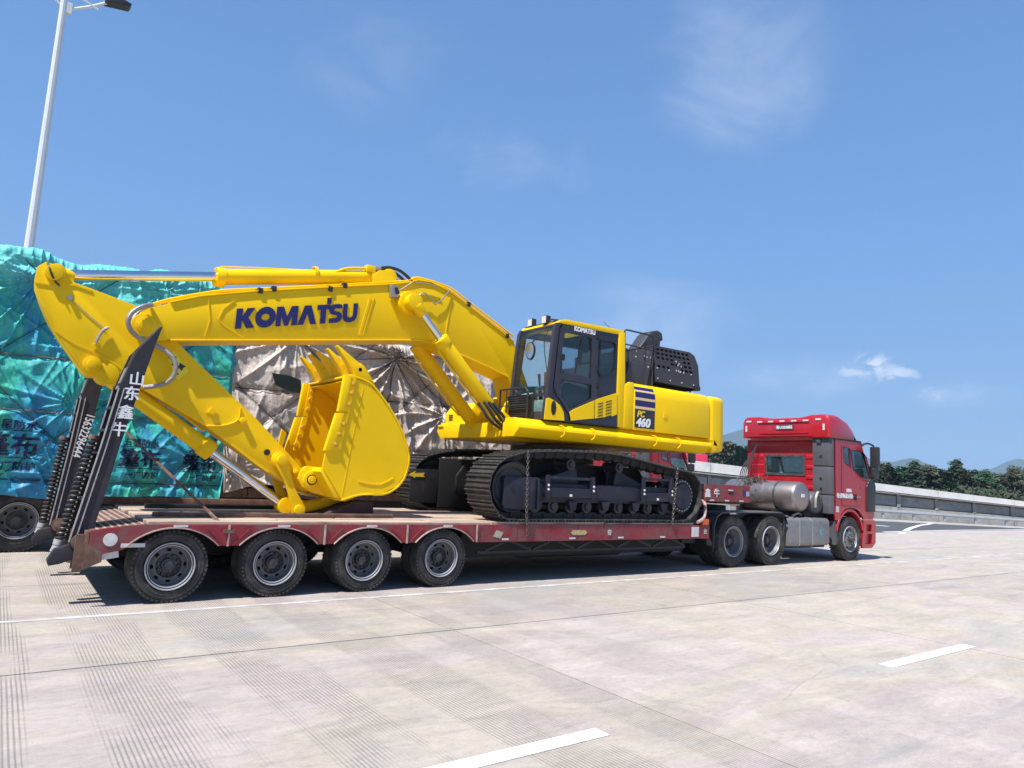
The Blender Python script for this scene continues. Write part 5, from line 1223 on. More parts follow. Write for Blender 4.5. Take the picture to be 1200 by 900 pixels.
# ---- bucket cylinder and linkage
K0 = [(-0.761, 2.736), (0.608, 1.757), (0.662, 1.796), (1.769, 1.07)]
a, b2, c = Vector((K0[0][0], BC, K0[0][1])), Vector((K0[1][0], BC, K0[1][1])), Vector((K0[3][0], BC, K0[3][1]))
b2 = a+(c-a).normalized()*(b2-a).length; d = (c-a).normalized()
m = MB(); m.cyl(a+d*0.05, b2, 0.115, None, 28); kc = obj('bucket_cylinder', m, YEL2, EX)
m = MB(); m.cyl(b2-d*0.16, b2+d*0.02, 0.14, None, 28); obj('cylinder_head', m, YEL2, kc, bevel=0.01)
m = MB(); m.cyl(b2, c, 0.066, None, 20); obj('rod', m, CHR, kc)
m = MB(); m.cyl((a.x, BC-0.16, a.z), (a.x, BC+0.16, a.z), 0.14, None, 24); obj('base_eye', m, YEL2, kc, bevel=0.008)
m = MB(); m.cyl((c.x, BC-0.12, c.z), (c.x, BC+0.12, c.z), 0.12, None, 24); obj('rod_eye', m, YEL2, kc, bevel=0.008)
m = MB(); n = Vector((-d.z, 0, d.x)); m.tube([b2-d*0.25-n*-0.16, b2-d*0.6+n*0.17, b2-d*1.4+n*0.17, a+d*0.35+n*0.14], 0.018, 8, 2); obj('oil_pipe', m, YEL2, kc)
LA = [(1.57, 1.739), (1.892, 1.023)]
def link_bar(p, q, w, y0, y1, nm):
    p, q = Vector(p), Vector(q); dd = (q-p).normalized(); nn = Vector((-dd.y, dd.x)); out = []
    for k in range(9): t = pi*k/8; out.append(tuple(p-dd*w*sin(t)*1.0+nn*w*cos(t)))
    out += [tuple(p.lerp(q, .35)-nn*w*0.55), tuple(p.lerp(q, .65)-nn*w*0.55)]
    for k in range(9): t = pi*k/8; out.append(tuple(q+dd*w*sin(t)-nn*w*cos(t)))
    out += [tuple(q.lerp(p, .35)+nn*w*0.55), tuple(q.lerp(p, .65)+nn*w*0.55)]
    m = MB(); m.prism(out, y0, y1); return obj(nm, m, YEL2, EX, bevel=0.01)
for y0 in (1.20, 1.76): link_bar(LA[0], LA[1], 0.105, y0, y0+0.075, 'bucket_link')
m = MB(); m.cyl((LA[1][0], 1.15, LA[1][1]), (LA[1][0], 1.90, LA[1][1]), 0.075, None, 24); m.cyl((LA[0][0], 1.14, LA[0][1]), (LA[0][0], 1.22, LA[0][1]), 0.075, None, 24); objs('link_pin', m, YEL2, EX, bevel=0.006)
HL = [(1.996, 1.009), (2.837, 1.208)]
m = MB(); m.cyl((LA[1][0]+0.0, BC, LA[1][1]), (HL[1][0], BC, LA[1][1]+0.16), 0.09, None, 20); cr = obj('connecting_rod', m, YEL2, EX)
m = MB(); x = lerp(LA[1][0], HL[1][0], .5); m.box(x-0.07, x+0.07, BC-0.12, BC+0.12, LA[1][1]+0.12, LA[1][1]+0.17); objs('grease_block', m, YEL2, cr)

# ---- bucket
BY0, BY1 = 0.72, 2.48
SP = [(2.014, 1.66), (2.043, 1.908), (2.202, 2.483), (2.315, 3.032), (2.625, 2.966), (2.854, 2.768), (3.045, 2.549), (3.211, 2.311), (3.336, 2.054), (3.387, 1.871), (3.354, 1.631), (3.223, 1.43), (2.988, 1.313), (2.667, 1.311), (2.339, 1.216)]
BK_ = mat('bucket_paint', (0.86, 0.54, 0.001), 0.42, var=0.06, scale=1.2, dirt=(0.72, 0.47, 0.05), dirt_amt=0.1, dirt_scale=2, bump=0.02, bscale=60, spec=0.22)
side_out = SP
back = SP[3:]            # lip -> back -> heel
hinge = [(2.339, 1.216), (1.702, 1.501), (1.673, 1.548), (1.737, 1.659), (2.014, 1.66)]
sideprof = SP+[(SP[0][0]+0.12, SP[-1][1]+0.05)]
m = MB(); m.prism(SP, BY0, BY0+0.035); bu = obj('bucket', m, BK_, EX, bevel=0.004, seg=1)
m = MB(); m.prism(SP, BY1-0.035, BY1); obj('side_plate', m, BK_, bu, bevel=0.004, seg=1)
# wrapped back plate
def shell(pts, th, y0, y1, nm, mt, par, inward=1):
    q = [Vector(p) for p in pts]; o2 = []
    for i, p in enumerate(q):
        dd = (q[min(i+1, len(q)-1)]-q[max(i-1, 0)]).normalized(); nn = Vector((-dd.y, dd.x))*inward; o2.append(p+nn*th)
    m = MB(); m.prism([tuple(p) for p in q]+[tuple(p) for p in o2[::-1]], y0, y1); return obj(nm, m, mt, par, bevel=0.003, seg=1, angle=50)
def dense(pts, k=3):
    P = [Vector(p) for p in pts]; out = []
    for i in range(len(P)-1):
        p0 = P[max(i-1, 0)]; p1 = P[i]; p2 = P[i+1]; p3 = P[min(i+2, len(P)-1)]
        for j in range(k):
            t = j/k; out.append(0.5*((2*p1)+(p2-p0)*t+(2*p0-5*p1+4*p2-p3)*t*t+(3*p1-p0-3*p2+p3)*t**3))
    out.append(P[-1]); return [tuple(p) for p in out]
shell(dense(back), 0.03, BY0-0.012, BY1+0.012, 'back_plate', BK_, bu, 1)
inner = [(x, z) for x, z in SP[4:-1]]
cxb = sum(p[0] for p in SP)/len(SP); czb = sum(p[1] for p in SP)/len(SP)
shell(dense([(lerp(x, cxb, .05), lerp(z, czb, .05)) for x, z in back]), 0.012, BY0+0.036, BY1-0.036, 'inner_lining', BK_, bu, 1)
# top plate from heel to ear, closing the throat
hp = [SP[-1], (SP[-1][0]-0.10, SP[-1][1]+0.02), (SP[0][0]-0.02, SP[0][1]-0.06), SP[0], (SP[0][0]+0.10, SP[0][1]-0.02)]
m = MB(); m.prism(hp, BY0+0.02, BY1-0.02); obj('throat_plate', m, BK_, bu, bevel=0.01)
# ears with pins
EP = [(1.999, 1.473)][0]
ear = [(2.566, 1.159), (2.342, 1.218), (2.031, 1.286), (1.868, 1.369), (1.807, 1.479), (1.835, 1.593), (1.905, 1.671), (2.169, 1.659), (2.479, 1.518), (2.849, 1.295)]
for y0 in (1.10, 1.74, 1.86):
    m = MB(); m.prism(ear, y0, y0+0.06); obj('ear', m, BK_, bu, bevel=0.01)
m = MB(); m.cyl((EP[0], 1.04, EP[1]), (EP[0], 1.98, EP[1]), 0.06, None, 24); m.cyl((EP[0], 1.06, EP[1]), (EP[0], 1.10, EP[1]), 0.125, None, 28); obj('bucket_pin', m, BK_, bu, bevel=0.006)
m = MB(); m.lathe((EP[0], 1.055, EP[1]), (0, 1, 0), [(0, 0.062), (0, 0.078), (0.01, 0.078)], 28); obj('seal_ring', m, BLK, bu)
# side cutters, two each side, bolted
CUT = [[(2.225, 3.045), (2.333, 3.045), (2.272, 2.501), (2.166, 2.491)], [(2.143, 2.464), (2.261, 2.475), (2.152, 1.914), (2.01, 1.906)]]
CB = [(2.373, 2.921), (2.352, 2.777), (2.332, 2.609), (2.271, 2.311), (2.218, 2.156), (2.172, 2.003)]
for q in CUT:
    m = MB(); m.prism(q, BY0-0.035, BY0+0.05); obj('side_cutter', m, YEL, bu, bevel=0.008)
    q2 = [(x, z) for x, z in q]
    m = MB(); m.prism(q2, BY1-0.05, BY1+0.035); obj('side_cutter', m, YEL, bu, bevel=0.008)
q = [[(2.324, 3.045), (2.422, 3.006), (2.345, 2.483), (2.263, 2.501)], [(2.252, 2.475), (2.345, 2.483), (2.249, 1.895), (2.143, 1.914)]]
for pr in q:
    m = MB(); m.prism(pr, BY0-0.018, BY0-0.001); obj('cutter_flange', m, YEL, bu, bevel=0.004, seg=1)
    m = MB(); m.prism(pr, BY1-0.06, BY1-0.036); obj('cutter_flange', m, YEL, bu, bevel=0.004, seg=1)
CBP = mat('bolt_ochre_paint', (0.62, 0.34, 0.02), 0.5)  # darker ochre paint for the bolts and tooth pins
for x, z in CB:
    m = MB(); m.cyl((x, BY0-0.045, z), (x, BY0-0.017, z), 0.036, None, 12); m.cyl((x, BY0-0.06, z), (x, BY0-0.045, z), 0.022, None, 6); obj('cutter_bolt', m, CBP, bu, bevel=0.003, seg=1)
    m = MB(); m.cyl((x, BY1-0.10, z), (x, BY1-0.059, z), 0.036, None, 12); obj('cutter_bolt', m, CBP, bu, bevel=0.003, seg=1)
# lip and five teeth
LP = [(2.404, 3.058), (2.29, 3.267), (2.502, 3.216), (2.705, 2.989)]
m = MB(); m.prism(LP[:1]+[(LP[1][0]+0.03, LP[1][1]-0.02)]+LP[2:], BY0-0.0, BY1+0.0); obj('lip_plate', m, BK_, bu, bevel=0.01)
TP = [(2.108, 3.477), (2.165, 3.434), (2.493, 3.127), (2.644, 3.001), (2.475, 3.019), (2.24, 3.198)]
dx = Vector(TP[3])-Vector(TP[0]); tip = Vector(TP[0]); dr = dx.normalized(); nr = Vector((-dr.y, dr.x)); L = dx.length
for k in range(5):
    y = BY0+0.11+(BY1-BY0-0.22)*k/4
    m = MB()
    def sec(t, w, h):
        c = tip+dr*(L*t); return [(c.x+nr.x*h*sz, y+w*sy, c.y+nr.y*h*sz) for sy, sz in ((-1, -1), (1, -1), (1, 1), (-1, 1))]
    S_ = [sec(0, 0.055, 0.012), sec(0.28, 0.062, 0.045), sec(0.62, 0.068, 0.085), sec(0.66, 0.066, 0.088)]
    vs = [p for s in S_ for p in s]; fs = [(3, 2, 1, 0), (12, 13, 14, 15)]
    for j in range(3): fs += [(j*4+i, j*4+(i+1) % 4, (j+1)*4+(i+1) % 4, (j+1)*4+i) for i in range(4)]
    m.add(vs, fs); th = obj('tooth', m, YEL, bu, bevel=0.008)
    m = MB(); S_ = [sec(0.60, 0.074, 0.092), sec(0.72, 0.078, 0.105), sec(1.0, 0.066, 0.075), sec(1.22, 0.05, 0.03)]
    vs = [p for s in S_ for p in s]; m.add(vs, fs); obj('tooth_adapter', m, BK_, th, bevel=0.01)
    c = tip+dr*(L*0.68); m = MB(); m.cyl((c.x, y-0.11, c.y), (c.x, y+0.11, c.y), 0.03, None, 12); obj('tooth_pin', m, CBP, th)
# wear strip curve near the heel and seam line
wp = [(2.58, 1.485), (2.747, 1.453), (2.944, 1.447), (3.095, 1.517), (3.149, 1.558)]
m = MB()
for a_, b_ in zip(wp[:-1], wp[1:]): m.hull_bar((a_[0], BY0-0.004, a_[1]), (b_[0], BY0-0.004, b_[1]), 0.016, 0.012, (0, 1, 0))
obj('weld_seam', m, YEL, bu)
wp = [(2.544, 2.877), (2.44, 2.16), (2.374, 1.527), (2.343, 1.278)]
m = MB()
for a_, b_ in zip(wp[:-1], wp[1:]): m.hull_bar((a_[0], BY0-0.001, a_[1]), (b_[0], BY0-0.001, b_[1]), 0.010, 0.008, (0, 1, 0))
obj('weld_seam', m, BK_, bu)
for k in range(5):
    w0 = [(2.98, 2.636)][0]
q = [(1.912, 2.252), (1.835, 1.683), (1.9, 1.673), (1.995, 2.195)]
m = MB(); m.prism(q, BY1-0.10, BY1-0.06); obj('inner_gusset', m, BK_, bu, bevel=0.004, seg=1)


# ---------------------------------------------------------------- excavator upper structure
CY0, CY1 = 0.15, 1.22
def dup_plate(loops, ya, yb): m = MB(); m.plate(loops, ya, yb); return m
CABM = mat('cab_frame_black', (0.022, 0.019, 0.030), 0.32, coat=0.3, var=0.1)
CABM2 = mat('cab_frame_satin', (0.035, 0.032, 0.045), 0.4, var=0.1)
cab_out = [(5.587, 2.662), (5.649, 3.047), (5.824, 4.342), (5.879, 4.397), (7.396, 4.446), (7.431, 4.419), (7.505, 2.697), (7.352, 2.66)]
door_up = [(5.969, 4.199), (6.026, 4.231), (6.574, 4.234), (6.627, 4.203), (6.65, 3.947), (6.641, 3.494), (5.89, 3.499)]
door_lo = [(5.916, 3.39), (6.658, 3.372), (6.671, 3.103), (6.611, 3.066), (6.256, 2.894), (6.139, 2.86), (6.036, 2.969), (5.933, 3.078)]
rear_w = [(6.849, 4.206), (7.173, 4.224), (7.218, 4.191), (7.229, 3.71), (7.176, 3.656), (6.869, 3.562), (6.835, 3.597)]
CB_ = MB(); CB_.plate([cab_out, door_up, door_lo, rear_w], CY0, CY0+0.04)
cabo = obj('cab', CB_, CABM, EX)
m = MB(); m.prism([(5.66, 2.66), (5.70, 2.76), (7.43, 2.78), (7.43, 2.66)], CY0+0.02, CY1); obj('cab_floor', m, CABM2, cabo)
# far wall with windows
fw = [(5.587, 2.662), (5.649, 3.047), (5.824, 4.342), (5.879, 4.397), (7.396, 4.446), (7.431, 4.419), (7.505, 2.697), (7.352, 2.66)]
w1 = [(5.804, 3.316), (5.927, 4.238), (6.635, 4.259), (6.676, 3.421)]; w2 = [(6.844, 3.41), (6.805, 4.223), (7.239, 4.226), (7.273, 3.46)]
m = MB(); m.plate([fw, w1, w2], CY1-0.04, CY1); obj('far_wall', m, CABM, cabo)
m = MB(); m.prism(w1, CY1-0.022, CY1-0.016); obj('far_window', m, GLS, cabo)
# roof: yellow cap above black headlining
rz = [(5.804, 4.361), (5.859, 4.42), (6.014, 4.459), (7.383, 4.493), (7.452, 4.456), (7.454, 4.399), (5.881, 4.367)]
def clipx(poly, x, keep):
    out = []
    for i in range(len(poly)):
        a, b = poly[i], poly[(i+1) % len(poly)]; ia, ib = keep*(a[0]-x) >= 0, keep*(b[0]-x) >= 0
        if ia: out.append(a)
        if ia != ib: t = (x-a[0])/(b[0]-a[0]); out.append((x, a[1]+(b[1]-a[1])*t))
    return out
m = MB(); m.prism(rz, CY0-0.015, CY0+0.22); rfo = obj('roof', m, YEL, cabo, bevel=0.012)
m = MB(); m.prism(rz, CY1-0.06, CY1+0.01); obj('roof_edge', m, YEL, rfo, bevel=0.012)
m = MB(); m.prism(clipx(rz, 6.85, 1), CY0+0.22, CY1-0.06); obj('roof_rear', m, YEL, rfo)
m = MB(); m.prism(clipx(rz, 6.02, -1), CY0+0.22, CY1-0.06); obj('roof_front', m, YEL, rfo)
m = MB(); m.prism([(6.02, 4.415), (6.85, 4.44), (6.85, 4.446), (6.02, 4.421)], CY0+0.22, CY1-0.06); obj('roof_hatch', m, GLS, rfo)
m = MB(); m.prism([(6.9, 4.33), (6.9, 4.39), (7.4, 4.40), (7.4, 4.34)], CY0+0.04, CY1-0.04); obj('headlining', m, CABM2, cabo)
# rear wall and yellow rear pillar
rp = [(7.295, 4.446), (7.452, 4.447), (7.528, 2.667), (7.33, 2.666), (7.287, 3.144)]
m = MB(); m.prism(rp, CY0-0.02, CY0+0.10); obj('rear_pillar', m, YEL, cabo, bevel=0.015)
m = MB(); m.box(7.38, 7.44, CY0+0.02, CY1, 2.70, 3.50); m.box(7.38, 7.44, CY0+0.02, CY0+0.16, 3.5, 4.40); m.box(7.38, 7.44, CY1-0.1, CY1, 3.5, 4.40); m.box(7.38, 7.44, CY0+0.16, CY1-0.1, 4.2, 4.40); obj('rear_wall', m, CABM, cabo)
m = MB(); m.box(7.40, 7.412, CY0+0.16, CY1-0.1, 3.5, 4.2); obj('rear_window', m, GLSD, cabo)
# glass in the near side
def pane(loop, nm='door_window', par=None, mt=None): m = MB(); m.prism(loop, CY0+0.016, CY0+0.022); return obj(nm, m, mt or GLSD, par or cabo)
m = MB()
dl = [(5.868, 4.272), (5.932, 4.351), (6.683, 4.368), (6.727, 4.336), (6.764, 4.01), (6.785, 3.138), (6.189, 2.872), (6.175, 2.773), (6.093, 2.84), (5.988, 2.979), (5.846, 3.098), (5.78, 3.253)]
du = [(5.96, 4.196), (6.018, 4.228), (6.565, 4.231), (6.618, 4.2), (6.641, 3.945), (6.632, 3.492), (5.882, 3.497)]
dlo = [(5.907, 3.388), (6.649, 3.37), (6.66, 3.132), (6.58, 3.086), (6.246, 2.923), (6.149, 2.891), (6.026, 2.998), (5.924, 3.091)]
m.plate([dl, du, dlo], CY0-0.022, CY0-0.002); door = obj('door', m, CABM2, cabo)
pane(du, 'door_window', door); pane(dlo, 'door_window', door)
rwn = pane(rear_w, 'rear_side_window')
m = MB()
rb = [(lerp(x, sum(a for a, _ in rear_w)/7, -.10), lerp(z, sum(b for _, b in rear_w)/7, -.05)) for x, z in rear_w]
m.plate([rb, rear_w], CY0-0.012, CY0-0.001); obj('window_seal', m, BLKM, cabo)
x, z = [(5.894, 3.777)][0]
m = MB(); m.box(x, x+0.08, CY0-0.05, CY0-0.022, z-0.06, z+0.05); obj('door_handle', m, BLKM, door, bevel=0.01)
for px in [(6.74, 4.26), (6.768, 3.682), (6.783, 3.371)]:
    m = MB(); m.box(px[0]-0.02, px[0]+0.04, CY0-0.04, CY0-0.02, px[1]-0.05, px[1]+0.05); obj('door_hinge', m, BLKM, door, bevel=0.006)
m = MB(); a_, b_ = [(6.395, 4.181), (6.266, 3.528)]; m.hull_bar((a_[0], CY0+0.012, a_[1]), (b_[0], CY0+0.012, b_[1]), 0.018, 0.01, (0, 1, 0)); obj('sliding_sash', m, BLKM, door)
# yellow lower panels of the cab side
yp = [(6.143, 2.83), (6.219, 2.882), (6.797, 3.131), (7.271, 3.292), (7.289, 2.898), (7.193, 2.858), (6.813, 2.785), (6.181, 2.684)]
m = MB(); m.prism(yp, CY0-0.035, CY0-0.024); ypn = obj('lower_cab_panel', m, YEL, cabo, bevel=0.003, seg=1)
dk = [(6.181, 2.681), (6.814, 2.781), (7.193, 2.853), (7.289, 2.891), (7.288, 2.678)]
m = MB(); m.prism(dk, CY0-0.030, CY0-0.022); obj('black_sill', m, CABM, cabo)
for r_ in range(6):
    q = [(6.803, 3.038), (6.928, 3.074), (6.991, 3.092), (7.139, 3.134)]
    dz = -0.055*r_
    for (xa, za), (xb, zb_) in ((q[0], q[1]), (q[2], q[3])):
        m = MB(); m.hull_bar((xa, CY0-0.037, za+dz), (xb, CY0-0.037, zb_+dz), 0.006, 0.016, (0, 0, 1)); obj('louvre', m, BLKM, ypn)
# hinge line splitting the panel
a_, b_ = [(6.707, 3.097), (6.723, 2.769)]
m = MB(); m.hull_bar((a_[0], CY0-0.036, a_[1]), (b_[0], CY0-0.036, b_[1]), 0.008, 0.006, (0, 1, 0)); obj('panel_gap', m, BLKM, ypn)
fp = [(5.581, 2.653), (5.607, 3.013), (5.671, 3.034), (5.806, 2.989), (5.924, 2.927), (6.008, 2.817), (6.035, 2.671)]
m = MB(); m.prism(fp, CY0-0.035, CY0-0.024); fpp = obj('front_lower_panel', m, YEL, cabo, bevel=0.003, seg=1)
x, z = [(5.775, 2.868)][0]
m = MB(); ov = [(x+0.055*cos(2*pi*k/20), z+0.125*sin(2*pi*k/20)) for k in range(20)]; m.prism(ov, CY0-0.040, CY0-0.034); obj('oval_recess', m, BLKM, fpp)
# side lettering above the door
kt = [(6.175, 4.285), (6.605, 4.286)]
text_obj('lettering', 'KOMATSU', WHT, cabo, (kt[0][0], CY0-0.028, kt[0][1]+0.0), 0.118, bold=0.006, xs=0.92)
# front frame: two curved front pillars, top visor and windscreen
FPl = [(5.652, 2.668), (5.716, 3.202), (5.773, 3.88), (5.818, 4.28), (5.861, 4.371)]
for yy in (CY0-0.02, CY1-0.06):
    m = MB(); m.prism([(x-0.07, z) for x, z in FPl]+[(x+0.035, z) for x, z in FPl[::-1]], yy, yy+0.085); obj('front_pillar', m, CABM2, cabo, bevel=0.012)
m = MB(); a_, b_ = FPl[-1], FPl[-2]; m.prism([(a_[0]-0.09, a_[1]-0.05), (a_[0]-0.02, a_[1]+0.02), (a_[0]+0.08, a_[1]+0.01), (a_[0]+0.04, a_[1]-0.10)], CY0, CY1); obj('front_header', m, CABM2, cabo, bevel=0.015)
m = MB(); m.prism([(x-0.045, z) for x, z in FPl]+[(x-0.039, z) for x, z in FPl[::-1]], CY0+0.065, CY1-0.06); obj('windscreen', m, GLS, cabo)
a_ = [(5.699, 3.171)][0]
m = MB(); m.box(a_[0]-0.075, a_[0]-0.03, CY0+0.06, CY1-0.05, 3.07, 3.12); obj('windscreen_bar', m, CABM2, cabo)
m = MB(); m.box(FPl[0][0]-0.06, FPl[0][0]+0.05, CY0+0.02, CY1-0.02, 2.66, 2.80); obj('front_sill', m, CABM2, cabo, bevel=0.01)
# guard rail in front of the cab and mesh guard
m = MB(); x0 = 5.38
m.tube([(x0+0.1, CY1+0.08, 2.62), (x0+0.1, CY1+0.08, 3.22), (x0+0.1, 0.55, 3.22), (x0+0.1, 0.47, 3.14), (x0+0.1, 0.47, 2.66)], 0.018, 8, 0)
m.tube([(x0+0.1, CY1+0.08, 2.92), (x0+0.1, 0.47, 2.92)], 0.012, 8, 0)
m.tube([(x0+0.1, CY1-0.12, 2.62), (x0+0.1, CY1-0.12, 3.22)], 0.012, 8, 0); m.tube([(x0+0.1, CY1+0.08, 2.66), (x0+0.1, 0.47, 2.66)], 0.014, 8, 0)
obj('front_handrail', m, BLK, EX)
m = MB(); m.box(5.56, 5.585, 0.42, 1.18, 2.70, 3.10); obj('lower_grille', m, CHAS, cabo)
for k in range(9):
    m = MB(); m.box(5.545, 5.56, 0.45, 1.15, 2.73+0.04*k, 2.75+0.04*k); obj('grille_bar', m, BLK, cabo)
# work lamps on the roof edge
for (u, y) in (((621, 380), 0.95), ((637, 376), 0.45)):
    pass
for x, y, z in [(5.835, 0.98, 4.481), (5.784, 0.5, 4.456)]:
    m = MB(); m.box(x, x+0.10, y-0.07, y+0.07, z-0.06, z+0.09); l_ = obj('work_lamp', m, BLK, cabo, bevel=0.012)
    m = MB(); m.box(x-0.006, x+0.0, y-0.058, y+0.058, z-0.048, z+0.078); obj('lens', m, REFW, l_)
    m = MB(); m.cyl((x+0.05, y, z-0.12), (x+0.05, y, z-0.05), 0.015, None, 8); obj('lamp_foot', m, BLK, l_)
m = MB(); m.tube([(5.794, 0.45, 4.427), (5.807, 0.3, 4.446), (5.881, 0.2, 4.428)], 0.015, 6, 2); m.tube([(5.86, 0.25, 4.42), (5.86, 1.15, 4.42)], 0.014, 6, 0); obj('lamp_rail', m, BLK, cabo)
# aerial, mirrors
m = MB(); a_, b_ = [(7.478, 0.5, 4.558), (7.224, 0.5, 4.682)]; m.cyl(a_, b_, 0.007, 0.004, 6); obj('aerial', m, BLK, cabo)
mr = [(5.879, 0.95, 4.036), (5.906, 0.8, 3.943), (5.938, 0.7, 4.062)]
c_ = Vector([(5.808, 0.75, 3.923)][0])
m = MB()
pts = [(0.075*cos(2*pi*k/20)*1.0, 0.165*sin(2*pi*k/20)) for k in range(20)]
c_ = c_+Vector((-0.12, 0, 0))
m.add([(c_.x+p[0]*0.5, c_.y-p[0]*1.1, c_.z+p[1]) for p in pts]+[(c_.x+0.05+p[0]*0.5, c_.y-p[0]*1.1+0.02, c_.z+p[1]) for p in pts], [tuple(range(20)), tuple(range(39, 19, -1))]+[(k, (k+1) % 20, (k+1) % 20+20, k+20) for k in range(20)])
mi = obj('mirror', m, BLK, cabo, bevel=0.006)
m = MB(); m.add([(c_.x-0.004+p[0]*0.42, c_.y-p[0]*0.95-0.002, c_.z+p[1]*0.88) for p in pts], [tuple(range(20))]); obj('mirror_glass', m, CHR, mi)
m = MB(); m.tube([(c_.x+0.02, c_.y, c_.z+0.12), (c_.x+0.06, c_.y-0.10, c_.z+0.22), (c_.x+0.12, c_.y-0.25, c_.z+0.23), (c_.x+0.14, 0.18, c_.z+0.20)], 0.012, 8, 3); obj('mirror_arm', m, BLK, mi)
m = MB(); m.tube([(c_.x+0.12, 0.35, c_.z+0.42), (c_.x+0.06, 0.42, c_.z+0.1), (c_.x+0.10, 0.35, c_.z-0.4)], 0.009, 6, 3); obj('wiper', m, BLK, cabo)
# interior
SEAT = mat('seat_fabric', (0.045, 0.05, 0.06), 0.9, var=0.15); BLUC = mat('plastic_wrap', (0.30, 0.42, 0.45), 0.35, var=0.35, scale=9, bump=0.6, bscale=14)
m = MB(); m.prism([(6.35, 3.05), (6.35, 3.17), (6.85, 3.20), (6.98, 3.85), (7.10, 3.85), (7.02, 3.05)], 0.42, 0.95); st_ = obj('seat', m, SEAT, cabo, bevel=0.04)
m = MB(); m.prism([(6.98, 3.86), (7.0, 4.08), (7.10, 4.08), (7.12, 3.86)], 0.55, 0.82); obj('headrest', m, SEAT, st_, bevel=0.03)
m = MB(); m.box(6.45, 6.95, 0.40, 0.98, 2.78, 3.05); obj('seat_base', m, BLK, st_, bevel=0.02)
for yy in (0.30, 0.98):
    m = MB(); m.prism([(6.12, 2.95), (6.10, 3.32), (6.25, 3.38), (6.95, 3.30), (6.95, 2.95)], yy, yy+0.12); co_ = obj('control_console', m, SEAT, cabo, bevel=0.03)
    m = MB(); m.cyl((6.18, yy+0.06, 3.36), (6.15, yy+0.06, 3.58), 0.018, 0.03, 10); obj('joystick', m, BLK, co_)
m = MB(); m.prism([(5.80, 2.78), (5.78, 3.15), (5.90, 3.2), (6.0, 2.78)], 0.85, 1.12); obj('monitor', m, BLUC, cabo, bevel=0.02)
m = MB()
for yy in (0.55, 0.7): m.tube([(5.95, yy, 2.78), (5.90, yy, 3.05), (5.86, yy, 3.22)], 0.014, 6, 2); m.box(5.86, 5.98, yy-0.05, yy+0.05, 2.80, 2.84)
obj('travel_pedals', m, BLUC, cabo)
m = MB(); m.box(5.84, 5.87, 0.42, 0.98, 2.80, 3.04); obj('cardboard_cover', m, BLUC, cabo, bevel=0.01)

# ---- hood, decal block, counterweight
sec = [(0.11, 2.65), (0.11, 3.30), (0.125, 3.40), (0.17, 3.49), (0.25, 3.545), (0.34, 3.565), (2.90, 3.565), (3.06, 3.45), (3.10, 3.30), (3.10, 2.65)]
HX = [(7.688, 2.703), (7.675, 3.57), (8.363, 2.676), (9.787, 2.665), (9.769, 3.4), (7.487, 2.686), (10.297, 2.65), (10.015, 3.425), (10.316, 2.385)]
hx0, hx1, hx2 = 7.72, 8.30, 9.93
m = MB(); m.prism(sec, hx0, hx1-0.003, 'x'); hd = obj('hood_front', m, YEL, EX, bevel=0.006)
m = MB(); m.prism(sec, hx1, hx2, 'x'); hr = obj('hood_door', m, YEL, EX, bevel=0.006)
sec2 = [(0.20, 2.65), (0.20, 3.40), (0.26, 3.52), (0.34, 3.555), (2.90, 3.555), (3.0, 3.40), (3.0, 2.65)]
m = MB(); m.prism(sec2, 7.45, hx0-0.004, 'x'); obj('hood_neck', m, YEL, EX, bevel=0.01)
m = MB(); m.prism([(7.47, 2.66), (7.47, 3.46), (7.60, 3.54), (7.715, 3.54), (7.715, 2.66)], 0.12, 0.2); obj('neck_panel', m, YEL, EX, bevel=0.02)
# decal stripes: fitted on the curved hood front
def decal(x0, x1, z0, z1, mt, nm):
    # follow the section between z0 and z1
    pts = []
    S2 = sec[:6]
    for k in range(9):
        z = lerp(z0, z1, k/8)
        for (ya, za), (yb, zb2) in zip(S2[:-1], S2[1:]):
            if za <= z <= zb2: pts.append((lerp(ya, yb, (z-za)/(zb2-za)), z)); break
    m = MB(); m.prism([(y-0.003, z) for y, z in pts]+[(y+0.004, z) for y, z in pts[::-1]], x0, x1, 'x'); return obj(nm, m, mt, hd, angle=60)
decal(7.745, 8.27, 3.415, 3.475, NAVY, 'stripe'); decal(7.745, 8.285, 3.27, 3.372, NAVY, 'stripe'); decal(7.745, 8.29, 3.105, 3.215, NAVY, 'stripe')
CRM = mat('cream_stripe', (0.78, 0.56, 0.30), 0.45, var=0.02)
decal(7.745, 8.275, 3.376, 3.411, CRM, 'stripe'); decal(7.745, 8.29, 3.222, 3.264, CRM, 'stripe'); decal(7.745, 8.29, 3.055, 3.098, CRM, 'stripe')
decal(7.745, 8.285, 2.695, 3.048, BLK, 'model_plate')
text_obj('lettering', 'PC', INKY, hd, (7.80, 0.104, 2.905), 0.160, bold=0.007, shear=0.25)
text_obj('lettering', '460', WHT, hd, (7.78, 0.104, 2.725), 0.225, bold=0.009, shear=0.18, xs=1.10)
x, z = [(8.583, 2.992)][0]
m = MB(); m.box(x-0.06, x+0.05, 0.098, 0.109, z-0.05, z+0.05); obj('hood_latch', m, YEL, hr, bevel=0.004, seg=1)
